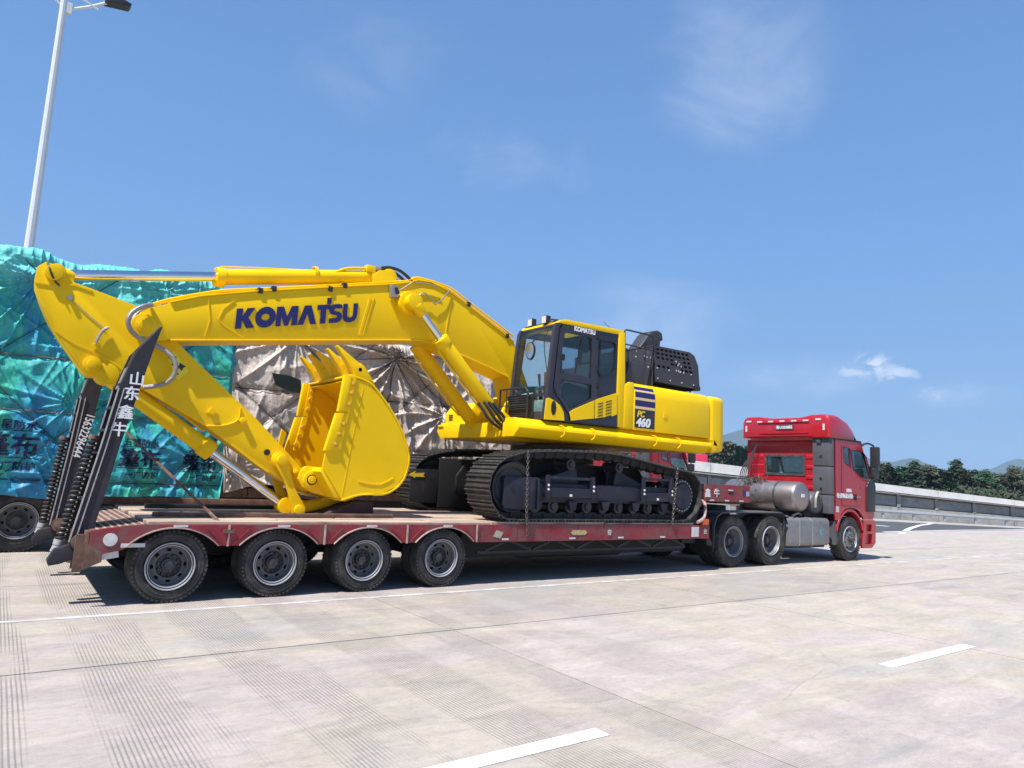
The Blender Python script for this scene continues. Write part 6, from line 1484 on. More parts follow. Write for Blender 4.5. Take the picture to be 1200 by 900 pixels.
# counterweight: rounded plan, soft edges
R_ = 0.62; cwx0, cwx1 = 9.935, 10.62
plan = [(cwx0, 0.10), (10.22, 0.10)]+[(10.22+0.40*sin(a), 0.50-0.40*cos(a)) for a in [pi/2*k/8 for k in range(1, 9)]]+[(10.72, 1.1), (10.74, 1.6), (10.72, 2.1)]+[(10.22+0.40*sin(a), 2.70-0.40*cos(a)) for a in [pi/2+pi/2*k/8 for k in range(0, 8)]]+[(10.22, 3.10), (cwx0, 3.10)]
m = MB(); m.prism(plan, 2.38, 3.53, 'z'); cw = obj('counterweight', m, YEL, EX, bevel=0.13, seg=5, angle=60)
m = MB(); m.prism([(x+0.003 if x > cwx0+.01 else x+0.02, y-(0.003 if y < 1.6 else -0.003)) for x, y in plan], 2.605, 2.615, 'z'); obj('groove_band', m, YEL2, cw)  # thin band marking the groove line round the counterweight
m = MB(); m.cyl((9.7, 0.5, 3.56), (9.75, 0.42, 3.66), 0.012, None, 6); m.box(9.72, 9.86, 0.30, 0.44, 3.63, 3.72); obj('rear_camera', m, BLK, EX, bevel=0.02)
# ---- black top covers
m = MB(); m.prism([(7.50, 3.556), (7.50, 3.93), (7.62, 3.97), (8.0, 3.98), (8.20, 3.97), (8.20, 3.556)], 0.32, 2.6); eb = obj('filter_cover', m, GREY, EX, bevel=0.03)
m = MB()
for px in [(7.949, 4.205), (7.942, 4.087), (8.177, 4.137), (8.25, 4.122), (8.347, 4.13), (8.294, 3.933)]: m.cyl((px[0], 0.312, px[1]), (px[0], 0.320, px[1]), 0.016, None, 8)
obj('fixing_studs', m, REFW, eb)['kind'] = 'stuff'
# perforated engine cover with real openings
gx0, gx1 = 8.205, 9.78
gout = [(8.457, 4.394), (9.54, 4.409), (9.69, 4.355), (9.819, 4.156), (9.886, 3.658), (8.532, 3.675)]
holes = []
def gl(fx, fz):      # point inside the cover: fx 0..1 along, fz 0..1 from top down
    topa, topb = gout[0], gout[1]; ba, bb = gout[5], gout[4]
    a = (lerp(topa[0], topb[0], fx), lerp(topa[1], topb[1], fx)); b = (lerp(ba[0], bb[0]-0.02, fx), lerp(ba[1], bb[1], fx))
    return (lerp(a[0], b[0], fz), lerp(a[1], b[1], fz))
for r_ in range(5):
    n_ = 8
    for k in range(n_):
        if r_ == 2 and 4 <= k <= 5: continue
        if r_ == 3 and k < 3: continue
        if r_ == 4 and k in (3, 4): continue
        f0, f1 = 0.06+k*0.113, 0.06+k*0.113+0.074; z0_, z1_ = 0.06+r_*0.115, 0.06+r_*0.115+0.062
        if f1 > 0.93: continue
        holes.append([gl(f0, z0_), gl(f1, z0_), gl(f1+0.006, z1_), gl(f0+0.006, z1_)])
m = MB(); m.plate([gout]+holes, 0.335, 0.35); ec = obj('engine_cover', m, GREY, EX)
m = MB(); m.prism([(x+0.01, z) for x, z in gout], 0.60, 0.62); obj('inner_screen', m, BLKM, ec)
tops = [gout[0], gout[1], gout[2], gout[3], gout[4]]
m = MB(); m.prism(tops+[(x-0.015, z-0.018) for x, z in tops[::-1]], 0.351, 2.7); obj('cover_top', m, GREY, ec, bevel=0.004, seg=1)
m = MB(); m.box(gout[0][0], gout[0][0]+0.02, 0.351, 2.7, 3.56, gout[0][1]-0.02); obj('cover_end', m, GREY, ec)
m = MB(); m.box(8.197, 8.235, 0.325, 0.34, 3.57, gout[0][1]); obj('corner_strip', m, GREY, ec)
m = MB()
for fx in (0.05, 0.33, 0.6, 0.88):
    for fz in (0.62, 0.9): c_ = gl(fx, fz); m.cyl((c_[0], 0.322, c_[1]), (c_[0], 0.336, c_[1]), 0.013, None, 8)
for fx, fz in ((0.55, .33), (0.62, .38), (0.58, .43), (0.66, .44), (0.52, .58), (0.57, .585), (0.62, .59), (0.7, .60)): c_ = gl(fx, fz); m.box(c_[0]-0.012, c_[0]+0.012, 0.328, 0.334, c_[1]-0.02, c_[1]+0.012)
obj('fixing_studs', m, REFW, ec)['kind'] = 'stuff'
# intake duct
ed = [(8.534, 4.393), (8.825, 4.745), (8.925, 4.825), (9.106, 4.873), (9.239, 4.83), (9.271, 4.678), (9.193, 4.648), (9.174, 4.434)]
m = MB(); m.prism(ed, 0.82, 1.16); obj('exhaust_hood', m, GREY, EX, bevel=0.035, seg=3)
# handrails over the covers
m = MB(); h0 = [(7.649, 0.3, 3.664), (7.6, 0.3, 4.533), (7.645, 0.3, 4.569), (8.212, 0.3, 4.566), (8.383, 0.3, 4.55), (8.413, 0.3, 4.391)]
m.tube(h0, 0.017, 8, 0); m.tube([(7.611, 0.3, 4.286), (8.369, 0.3, 4.273)], 0.014, 8, 0); obj('handrail', m, BLK, EX)
m = MB(); m.tube([(7.661, 0.3, 4.194), (7.708, 0.3, 4.167), (7.721, 0.3, 3.854), (7.68, 0.3, 3.734)], 0.016, 8, 2); obj('grab_rail', m, BLK, EX)

# ---- KOMATSU lettering on the boom, cut from flat shapes
K_ = {
 'K': [[(0, 0), (.36, 0), (.36, 1), (0, 1)], [(.36, .55), (.62, 1), (1.08, 1), (.72, .53), (1.14, 0), (.66, 0), (.36, .44)]],
 'M': [[(0, 0), (.31, 0), (.31, .55), (.54, .0), (.76, 0), (.99, .55), (.99, 0), (1.34, 0), (1.34, 1), (.92, 1), (.67, .46), (.42, 1), (0, 1)]],
 'A': [[(0, 0), (.38, 1), (.80, 1), (1.20, 0), (.82, 0), (.59, .60), (.37, 0)]],
 'T': [[(.24, 0), (.60, 0), (.60, .74), (.86, .74), (.86, 1), (0, 1), (0, .74), (.24, .74)]],
}
def ringo(cx, cz, rx, rz, w, n=28): return [[(cx+rx*cos(2*pi*k/n), cz+rz*sin(2*pi*k/n)) for k in range(n)], [(cx+(rx-w)*cos(2*pi*k/n), cz+(rz-w)*sin(2*pi*k/n)) for k in range(n)]]
Ls = [(0.679, 3.843), (0.736, 3.565), (2.58, 4.318), (2.615, 4.003)]
ax, az = Ls[1]; bx, bz = Ls[3]; hgt = 0.5*((Ls[0][1]-Ls[1][1])+(Ls[2][1]-Ls[3][1]))
Wd = bx-ax; ux = Vector((Wd, bz-az)).normalized()
m = MB()
# cursor in letter heights
seq = [('K', 1.10), ('O', 1.24), ('M', 1.34), ('A', 1.18), ('T', .86), ('S', .92), ('U', 1.02)]
gap = 0.035; total = sum(w for _, w in seq)+gap*6-0.10
sc = Wd/total; cur = 0
def put(loops, cur, plate=False):
    L2 = []
    for l in loops:
        L2.append([(ax+(cur+x)*sc*ux.x-0.03*z*0, az+(cur+x)*sc*ux.y+z*hgt) for x, z in l])
    if plate: m.plate(L2, 1.226, 1.2385)
    else:
        for l in L2: m.prism(l, 1.226, 1.2385)
for ch, w in seq:
    if ch in K_: put(K_[ch], cur)
    elif ch == 'O': put(ringo(.62, .5, .62, .53, .36), cur, True)
    elif ch == 'S':
        out = [(.90, .88), (.80, .98), (.62, 1.0), (.38, 1.0), (.16, .96), (.04, .84), (.02, .66), (.10, .52), (.26, .45), (.52, .41), (.60, .36), (.58, .29), (.50, .25), (.04, .25), (.04, .0), (.60, .0), (.78, .05), (.90, .18), (.92, .36), (.84, .51), (.68, .58), (.44, .62), (.34, .67), (.36, .74), (.44, .77), (.86, .76)]
        put([out], cur)
    elif ch == 'U':
        out = [(0, 1), (0, .36), (.06, .16), (.20, .03), (.42, -.02), (.60, -.02), (.82, .03), (.96, .16), (1.02, .36), (1.02, 1), (.72, 1), (.72, .38), (.66, .27), (.51, .23), (.36, .27), (.30, .38), (.30, 1)]
        put([out], cur)
    if ch == 'T':
        put([[(.62, 1.04), (.90, 1.04), (.90, 1.36), (.62, 1.36)]], cur)
        cur -= 0.10
    cur += w+gap
for i in range(len(m.v)): pass
lt = obj('lettering', m, NAVY, bo)


# ================================================================ TRACTOR UNIT
TK = thing('tractor_unit', (13.5, 1.5, 0), 'red high-roof tractor unit coupled to the lowbed, its rear window and steel tank in view', 'truck')
Y0, Y1 = 0.25, 2.75
XR = 14.95
CAPM2 = mat('front_rim_grey', (0.22, 0.22, 0.225), 0.4, metal=0.5, dirt=(0.12, 0.11, 0.10), dirt_amt=0.4, dirt_scale=8)
TGRY = mat('grey_plastic_fairing', (0.085, 0.085, 0.095), 0.5, var=0.1, dirt=(0.2, 0.19, 0.18), dirt_amt=0.15)
# lower cab shell side outline
body = [(XR, 1.20), (XR, 3.00), (16.20, 2.98), (16.30, 2.90), (16.66, 2.14), (16.86, 1.90), (16.88, 1.15), (16.80, 1.02), (16.36, 1.02), (16.26, 1.12), (16.10, 1.24), (15.90, 1.30), (15.64, 1.31), (15.42, 1.27), (15.22, 1.14), (15.14, 1.0), (14.99, 1.0)]
door_w = [(15.755, 2.745), (16.113, 2.767), (16.327, 2.736), (16.498, 2.624), (16.68, 2.1), (16.268, 2.106), (15.849, 2.284)]
quart = [(15.366, 2.829), (15.685, 2.795), (15.717, 2.332), (15.419, 2.435)]
m = MB(); m.plate([body, door_w, quart], Y0, Y0+0.05); ck = obj('cab_shell', m, REDC, TK)
m = MB(); m.plate([body, door_w, quart], Y1-0.05, Y1); obj('cab_side', m, REDC, ck)
m = MB(); m.box(XR+0.04, 16.6, Y0+0.05, Y1-0.05, 1.25, 1.9); m.box(XR+.04, 16.3, Y0+.05, Y1-.05, 2.93, 2.99); objs('cab_inner', m, BLKM, ck)
for loop, nm in ((door_w, 'door_window'), (quart, 'quarter_window')):
    for yy in (Y0+0.012, Y1-0.02):
        m = MB(); m.prism(loop, yy, yy+0.006); obj(nm, m, GLSD, ck)
    big = [(lerp(x, sum(a for a, _ in loop)/len(loop), -.08), lerp(z, sum(b for _, b in loop)/len(loop), -.06)) for x, z in loop]
    m = MB(); m.plate([big, loop], Y0-0.006, Y0+0.004); obj('window_seal', m, BLKM, ck)
m = MB(); m.prism([(16.24, 2.95), (16.60, 2.16), (16.66, 2.16), (16.32, 2.95)], Y0+0.08, Y1-0.08); obj('windscreen', m, GLSD, ck)
m = MB(); m.prism([(16.60, 2.18), (16.84, 1.90), (16.86, 1.15), (16.80, 1.05), (16.7, 1.05), (16.7, 1.9), (16.5, 2.18)], Y0+0.10, Y1-0.10); obj('grille', m, BLK, ck, bevel=0.02)
dfl = [(16.477, 1.872), (16.613, 2.053), (16.833, 2.039), (16.917, 1.886), (16.874, 1.221), (16.458, 1.216)]
m = MB(); m.prism(dfl, Y0-0.035, Y0+0.2); obj('corner_deflector', m, BLK, ck, bevel=0.02)
# rear wall with window and pressed ribs
rw_out = [(Y0, 1.35), (Y1-0.06, 1.35), (Y1-0.06, 3.00), (Y0, 3.00)]
rw_win = [(1.09, 2.11), (2.14, 2.11), (2.14, 2.54), (1.09, 2.54)]
m = MB(); m.plate([rw_out, rw_win], XR-0.004, XR+0.04, 'x'); rwl = obj('rear_wall', m, REDC, ck)
m = MB(); m.plate([[(1.03, 2.05), (2.20, 2.05), (2.20, 2.60), (1.03, 2.60)], rw_win], XR-0.022, XR-0.002, 'x'); obj('window_frame', m, CAPM, rwl, bevel=0.004, seg=1)
m = MB(); m.add([(XR+0.01, y, z) for y, z in rw_win], [(0, 1, 2, 3)]); obj('rear_window', m, GLSD, rwl)
for z in (2.86, 2.50, 2.24, 1.98, 1.72):
    for ya, yb in ((0.80, 1.0), (2.24, 2.6)) if z < 2.7 else ((0.80, 2.6),):
        m = MB(); m.prism([(XR-0.022, z), (XR-0.022, z+0.07), (XR-0.003, z+0.10), (XR-0.003, z-0.03)], ya, yb); obj('pressed_rib', m, REDC, rwl, bevel=0.006)
# high roof fairing: rounded shell overhanging the rear wall
def loft(secs, nm, mt, par, **k):
    m = MB(); n = len(secs[0]); vs = [p for s in secs for p in s]; fs = [tuple(range(n-1, -1, -1)), tuple(range(len(vs)-n, len(vs)))]
    for j in range(len(secs)-1): fs += [(j*n+i, j*n+(i+1) % n, (j+1)*n+(i+1) % n, (j+1)*n+i) for i in range(n)]
    m.add(vs, fs); return obj(nm, m, mt, par, **k)
def roof_sec(x, ztop, inset, dip=0.0):
    ya, yb = Y0-0.01+inset, Y1+0.01-inset; zb = 3.02
    pts = [(x, ya, zb), (x, ya, ztop-0.16), (x, ya+0.05, ztop-0.05), (x, ya+0.14, ztop), (x, ya+0.50, ztop), (x, ya+0.66, ztop-dip*0.6), (x, ya+0.82, ztop-dip),
           (x, yb-0.82, ztop-dip), (x, yb-0.66, ztop-dip*0.6), (x, yb-0.50, ztop), (x, yb-0.14, ztop), (x, yb-0.05, ztop-0.05), (x, yb, ztop-0.16), (x, yb, zb)]
    return pts
rf = loft([roof_sec(14.72, 3.50, 0.05, 0.05), roof_sec(14.76, 3.60, 0.0, 0.06), roof_sec(15.2, 3.62, 0.0, 0.05), roof_sec(15.70, 3.50, 0.03, 0.02), roof_sec(16.02, 3.33, 0.07, 0.0), roof_sec(16.20, 3.08, 0.10, 0.0)], 'roof_fairing', REDC, TK, bevel=0.012, angle=50)
m = MB(); m.box(XR-0.03, 16.24, Y0-0.012, Y0+0.1, 2.985, 3.025); obj('gutter_seal', m, BLKM, rf)
m = MB(); m.prism([(14.70, 3.06), (14.70, 3.10), (14.90, 3.05), (14.96, 2.95), (14.96, 3.05)], 0.70, 2.62); obj('fairing_lip', m, REDC, rf, bevel=0.01)
m = MB(); m.box(14.685, 14.715, 0.80, 2.2, 3.13, 3.16); m.box(14.69, 14.715, 0.78, 2.25, 3.42, 3.44); objs('recess_edge', m, REDC, rf)
# marker tapes along the rear edge and plate with faded lettering
for k in range(7):
    y = 0.46+0.335*k; zz = 3.50-0.02*(abs(k-3) < 3)
    m = MB(); m.box(14.705, 14.718, y, y+0.15, zz-0.045, zz); obj('marker_tape', m, REFW, rf)
for y in (0.36, 2.60):
    m = MB(); m.box(14.705, 14.718, y, y+0.05, 3.20, 3.36); obj('marker_tape', m, REFW, rf)
m = MB(); m.box(14.70, 14.715, 1.20, 1.72, 3.24, 3.36); npz = obj('roof_plate', m, CAPM, rf)
text_obj('lettering', '鲁U2028挂', WHT, npz, (14.695, 1.70, 3.26), 0.10, rot=(pi/2, 0, -pi/2), bold=0.002)
# grey side fairing at the cab's rear corner: intake stack
for za, zb2 in ((2.32, 3.02), (1.62, 2.30), (1.15, 1.60)):
    m = MB(); m.prism([(14.80, Y0+0.06), (14.80, 0.74), (XR-0.006, 0.78), (XR-0.006, Y0+0.0), (14.88, Y0)], za, zb2, 'z'); o = obj('intake_stack', m, TGRY, TK, bevel=0.02)
for z in (2.55, 2.0, 1.75):
    m = MB(); m.cyl((14.79, 0.52, z), (14.802, 0.52, z), 0.035, None, 12); obj('stack_hole', m, BLKM, TK)
m = MB(); m.box(14.76, 14.82, 0.50, 0.62, 2.88, 3.0); obj('rear_work_lamp', m, CAPM, TK, bevel=0.01)
# door lines, handle, steps, bumper
m = MB(); q = [(15.388, 2.927), (15.176, 1.244)]; m.hull_bar((15.28, Y0-0.003, 2.85), (15.28, Y0-0.003, 1.36), 0.008, 0.01, (0, 1, 0)); m.hull_bar((15.28, Y0-0.003, 1.36), (16.2, Y0-0.003, 1.36), 0.008, 0.01, (0, 1, 0)); obj('door_gap', m, BLKM, ck)
q = [(15.834, 1.626)][0]
m = MB(); m.box(q[0]+0.03, q[0]+0.12, Y0-0.03, Y0-0.002, q[1]-0.12, q[1]+0.03); obj('door_handle', m, BLKM, ck, bevel=0.008)
q = [(15.046, 1.587), (15.489, 1.76)]
text_obj('lettering', '鲁通物流运输', WHT, ck, (q[0][0], Y0-0.006, q[0][1]-0.03), 0.125, bold=0.004)
text_obj('lettering', '500A', WHT, ck, (q[1][0], Y0-0.006, q[1][1]-0.06), 0.12, bold=0.004)
m = MB(); m.box(15.0, 16.2, Y0-0.004, Y0-0.001, 1.585, 1.595); obj('pinstripe', m, REFW, ck)
m = MB(); m.box(15.02, 15.14, Y0-0.006, Y0-0.001, 1.20, 1.34); obj('marker_sticker', m, REFW, ck)
m = MB(); m.cyl((16.25, Y0-0.012, 1.83), (16.25, Y0-0.001, 1.83), 0.05, None, 16); obj('round_badge', m, REDC, ck)
arch = [(15.66+0.66*cos(a), 0.62+0.66*sin(a)) for a in [pi*k/16 for k in range(1, 16)]]
m = MB(); m.prism(arch+[(15.66+0.60*cos(a), 0.62+0.60*sin(a)) for a in [pi*k/16 for k in range(15, 0, -1)]], Y0-0.008, Y0+0.30); obj('wheel_arch', m, REDC, ck, bevel=0.008)
m = MB(); m.prism([(14.99, 0.98), (15.17, 0.98), (15.12, 0.42), (15.0, 0.40)], Y0+0.03, Y0+0.35); obj('mud_flap', m, TGRY, TK)
bmp = [(16.34, 1.01), (16.86, 1.01), (16.93, 0.90), (16.90, 0.42), (16.70, 0.30), (16.26, 0.30), (16.22, 0.42), (16.32, 0.85)]
hole1 = [(16.42, 0.90), (16.72, 0.90), (16.72, 0.72), (16.42, 0.72)]; hole2 = [(16.40, 0.66), (16.74, 0.66), (16.72, 0.40), (16.36, 0.40)]
m = MB(); m.plate([bmp, hole1, hole2], Y0-0.01, Y0+0.05); bp_ = obj('bumper', m, REDC, TK)
m = MB(); m.box(16.34, 16.80, Y0+0.056, Y0+0.10, 0.34, 0.95); obj('step_well', m, REDC, bp_)
m = MB(); m.prism(bmp, Y0+0.30, Y1); obj('bumper_bar', m, REDC, bp_, bevel=0.03)
m = MB(); m.box(16.34, 16.8, Y0+0.012, Y0+0.05, 0.67, 0.71); m.box(16.34, 16.8, Y0+0.012, Y0+0.05, 0.34, 0.39); objs('entry_step', m, REDC, bp_)
# mirror housing ahead of the door
MR = [(16.27, 2.745), (16.53, 2.694), (16.583, 2.28), (16.463, 1.969), (16.204, 1.96), (16.13, 2.346)]
m = MB(); q = [(16.267, 0.02, 2.744), (16.597, 0.02, 2.148)]
m.box(16.50, 16.66, -0.04, 0.16, 2.35, 2.90); mm = obj('mirror', m, BLK, TK, bevel=0.03)
m = MB(); m.box(16.48, 16.64, -0.02, 0.14, 2.10, 2.32); obj('wide_mirror', m, BLK, mm, bevel=0.03)
m = MB(); m.tube([(16.25, 0.27, 2.92), (16.40, 0.15, 2.98), (16.56, 0.08, 2.92)], 0.025, 8, 3); m.tube([(16.56, 0.08, 2.9), (16.56, 0.08, 2.1), (16.45, 0.25, 2.02)], 0.018, 8, 2); obj('mirror_arm', m, BLK, mm)
m = MB(); m.box(16.48, 16.64, Y1+0.1, Y1+0.3, 2.10, 2.90); obj('far_mirror', m, BLK, TK, bevel=0.03)
m = MB(); m.prism([(16.18, 3.02), (16.42, 2.95), (16.46, 2.90), (16.2, 2.93)], Y0+0.02, Y1-0.02); obj('sun_visor', m, REDC, TK, bevel=0.01)
# chassis rails, air lines, fifth wheel
m = MB(); m.box(10.2, 15.2, 1.02, 1.10, 0.72, 1.0); m.box(10.2, 15.2, 1.90, 1.98, 0.72, 1.0); objs('chassis_rail', m, CHAS, TK)
m = MB(); m.box(14.2, 15.6, 0.6, 2.4, 0.45, 1.2); obj('engine', m, CHAS, TK, bevel=0.03)
m = MB(); m.cyl((11.6, 1.5, 1.15), (11.6, 1.5, 1.25), 0.45, None, 32); m.box(11.3, 11.9, 1.05, 1.95, 1.0, 1.15); obj('fifth_wheel', m, CHAS, TK)
# rear mudguards
MG = [(10.355, 0.364), (10.4, 0.833), (10.536, 1.026), (10.82, 1.107), (12.915, 1.136), (13.051, 1.06), (13.119, 0.944)]
def guard(y0, y1):
    q = [(10.30, 0.42), (10.32, 0.90), (10.40, 1.06), (10.58, 1.15), (12.70, 1.17), (12.86, 1.08), (12.95, 0.92)]
    m = MB(); o2 = [(x+0.012, z-0.02) for x, z in q]; m.prism(q+[(10.36, 0.42)][:0]+o2[::-1], y0, y1); return obj('mudguard', m, TGRY, TK, bevel=0.004, seg=1)
guard(Y0, 0.88); guard(2.12, Y1)
m = MB(); m.box(10.28, 10.31, Y0+0.02, 0.86, 0.35, 0.9); obj('mud_flap', m, CHAS, TK)
FTM = mat('dull_alloy_tank', (0.26, 0.26, 0.26), 0.45, metal=0.5, var=0.12, scale=3, dirt=(0.16, 0.14, 0.13), dirt_amt=0.4, dirt_scale=3)
# near side steel fuel tank with straps
FT = [(12.98, 1.04), (14.74, 1.04), (14.80, 0.98), (14.80, 0.45), (14.74, 0.39), (12.98, 0.39)]
sec = []
for cy, cz, a0 in ((0.82, 0.94, 0), (0.37, 0.94, pi/2), (0.37, 0.49, pi), (0.82, 0.49, 3*pi/2)):
    for k in range(6): a = a0+pi/2*k/5; sec.append((cy+0.10*cos(a), cz+0.10*sin(a)))
m = MB(); m.prism(sec, 13.0, 14.74, 'x'); fu = obj('fuel_tank', m, FTM, TK, bevel=0.02)
m = MB()
sec2 = [(lerp(0.595, y, 1.05), lerp(0.715, z, 1.04)) for y, z in sec]
for x in (13.42, 13.96):
    m = MB(); m.plate([sec2, sec], x, x+0.05, 'x'); obj('tank_strap', m, STEEL, fu)
m = MB(); m.cyl((13.2, 0.45, 1.04), (13.2, 0.45, 1.10), 0.05, None, 16); obj('filler_cap', m, CHAS, fu)
m = MB(); m.box(14.3, 14.42, 0.264, 0.268, 0.58, 0.80); obj('blue_stain', m, mat('faded_blue_sticker', (0.16, 0.28, 0.34), 0.6, var=.4, scale=14), fu)
m = MB(); m.box(12.8, 14.9, 0.5, 1.0, 0.33, 0.37); objs('tank_bracket', m, CHAS, TK)
m = MB(); m.tube([(12.86, 0.35, 0.5), (12.9, 0.32, 0.95), (12.95, 0.35, 1.05), (13.1, 0.36, 1.07)], 0.03, 8, 3); m.tube([(13.3, 0.36, 1.08), (13.6, 0.4, 1.14), (13.9, 0.5, 1.1)], 0.025, 8, 3); obj('air_line', m, CAPM, TK)
# transverse gas tank behind the cab
def tank(x, z, r, ya, yb, nm, mt, lab=None):
    m = MB(); m.lathe((x, ya, z), (0, 1, 0), [(0, 0.0), (0.0, r*0.30), (0.02, r*0.62), (0.05, r*0.86), (0.09, r*0.96), (0.13, r), (yb-ya-0.13, r), (yb-ya-0.05, r*0.86), (yb-ya, r*0.3), (yb-ya, 0)], 48); return obj(nm, m, mt, TK, label=lab)
gt = tank(13.87, 1.53, 0.36, 0.40, 2.55, 'gas_tank', STAINL)
for y in (0.98, 2.0):
    m = MB(); m.lathe((13.87, y, 1.53), (0, 1, 0), [(0, 0.361), (0, 0.372), (0.05, 0.372), (0.05, 0.361)], 48); obj('tank_band', m, CAPM, gt)
m = MB(); m.box(13.74, 13.86, 0.385, 0.397, 1.52, 1.60); obj('tank_label', m, WHT, gt)
m = MB(); m.box(13.5, 14.2, 0.95, 1.05, 1.0, 1.22); m.box(13.5, 14.2, 1.95, 2.05, 1.0, 1.22); objs('tank_cradle', m, CHAS, TK)
t2 = tank(14.55, 1.40, 0.27, 0.42, 1.5, 'air_cleaner', TGRY)
m = MB(); m.tube([(14.35, 0.40, 1.30), (14.30, 0.36, 1.52), (14.40, 0.38, 1.64), (14.5, 0.42, 1.66)], 0.028, 8, 4); obj('pale_hose', m, mat('pale_hose', (0.5, 0.42, 0.36), 0.5), TK)
for k in range(6):
    m = MB(); m.tube([(14.82, 2.35+0.07*k, 2.9-0.1*k), (14.6, 2.42+0.05*k, 2.2), (14.45, 2.3+0.06*k, 1.9), (14.7, 2.3, 1.5)], 0.014, 6, 4); obj('coiled_air_line', m, CHAS, TK)
for x in (10.96, 12.31):
    wheel(TK, x, 0.25, 0.54, 1.08, 0.28, 0.315, 0.15, side=-1, ang=x)
    wheel(TK, x, 2.75, 0.54, 1.08, 0.28, 0.315, 0.15, side=1)
wheel(TK, 15.66, 0.25, 0.54, 1.08, 0.28, 0.315, 0.06, convex=True, side=-1, dual=False, rimmat=CAPM2)
wheel(TK, 15.66, 2.75, 0.54, 1.08, 0.28, 0.315, 0.06, convex=True, side=1, dual=False)
# second tractor unit of the same kind, largely hidden behind the excavator
TK2 = copy_tree(TK)
TK2.location = TK.location+Vector((-1.0, 5.15, 0))
TK2['label'] = 'second red tractor unit, mostly hidden behind the excavator, in front of the tarped load'

# heap of lashing chain thrown over the tank and gooseneck
m = MB(); r3 = random.Random(11)
cp0 = [(13.036, 1.2, 1.885), (13.773, 1.2, 1.829)]
for k in range(75):
    u_ = r3.random(); c = Vector((13.42+0.40*u_+r3.gauss(0, .04), 1.75+r3.gauss(0, .17), 0))
    zt = 1.53+sqrt(max(0.0, 0.36**2-(c.x-13.87)**2)) if abs(c.x-13.87) < .36 else 1.53
    c.z = zt+0.03+abs(r3.gauss(0, 0.05))-(0.25*r3.random() if c.x < 13.55 else 0)
    d = Vector((r3.gauss(0, 1), r3.gauss(0, 1), r3.gauss(0, .6))).normalized(); e = d.orthogonal().normalized()
    pts = [c+d*(0.042*cos(2*pi*q/10))+e*(0.025*sin(2*pi*q/10)) for q in range(11)]; m.tube(pts, 0.008, 5, 0)
tag(obj('chain_heap', m, CHN, at=(13.4, 1.35, 1.6)), 'tangled heap of rusty lashing chain lying over the steel tank behind the red cab', 'chain')['kind'] = 'stuff'

# far red lorry beyond the ramp wall
RB = [(71.43, 51.43, 4.4), (72.78, 49.76, 4.28), (72.77, 49.77, 5.66)]
a_, b_ = Vector(RB[0][:2]), Vector(RB[1][:2]); zt = RB[2][2]
lo_ = thing('distant_lorry', (a_.x, a_.y, 0.0), 'small bright red lorry body showing above the ramp wall under the counterweight', 'lorry')
dd = (b_-a_).normalized(); nn = Vector((-dd.y, dd.x)); a_ = a_-dd*4
vs = []
for z in (zt-2.6, zt):
    for p_ in (a_, b_, b_+nn*2.4, a_+nn*2.4): vs.append((p_.x, p_.y, z))
m = MB(); m.add(vs, [(3, 2, 1, 0), (4, 5, 6, 7), (0, 1, 5, 4), (1, 2, 6, 5), (2, 3, 7, 6), (3, 0, 4, 7)])
obj('box_body', m, mat('bright_red_panel', (0.62, 0.02, 0.09), 0.5), lo_, bevel=0.05)
m = MB(); m.add([(x, y, z-2.6 if z > zt-1 else zt-3.1) for x, y, z in vs[:4]]+[(x, y, zt-2.62) for x, y, z in vs[:4]], [(3, 2, 1, 0), (4, 5, 6, 7), (0, 1, 5, 4), (1, 2, 6, 5), (2, 3, 7, 6), (3, 0, 4, 7)]); obj('chassis', m, CHAS, lo_)
wm = mesh_of(MB().cyl((0, -0.15, 0), (0, 0.15, 0), 0.5, None, 20), 'wheel', RUB)
for s in (0.15, 0.8):
    for w_ in (0.1, 2.3):
        q = a_.lerp(b_, s)+nn*w_; share('wheel', wm, lo_, (q.x, q.y, zt-3.2), rot=(0, 0, atan2(dd.y, dd.x)))


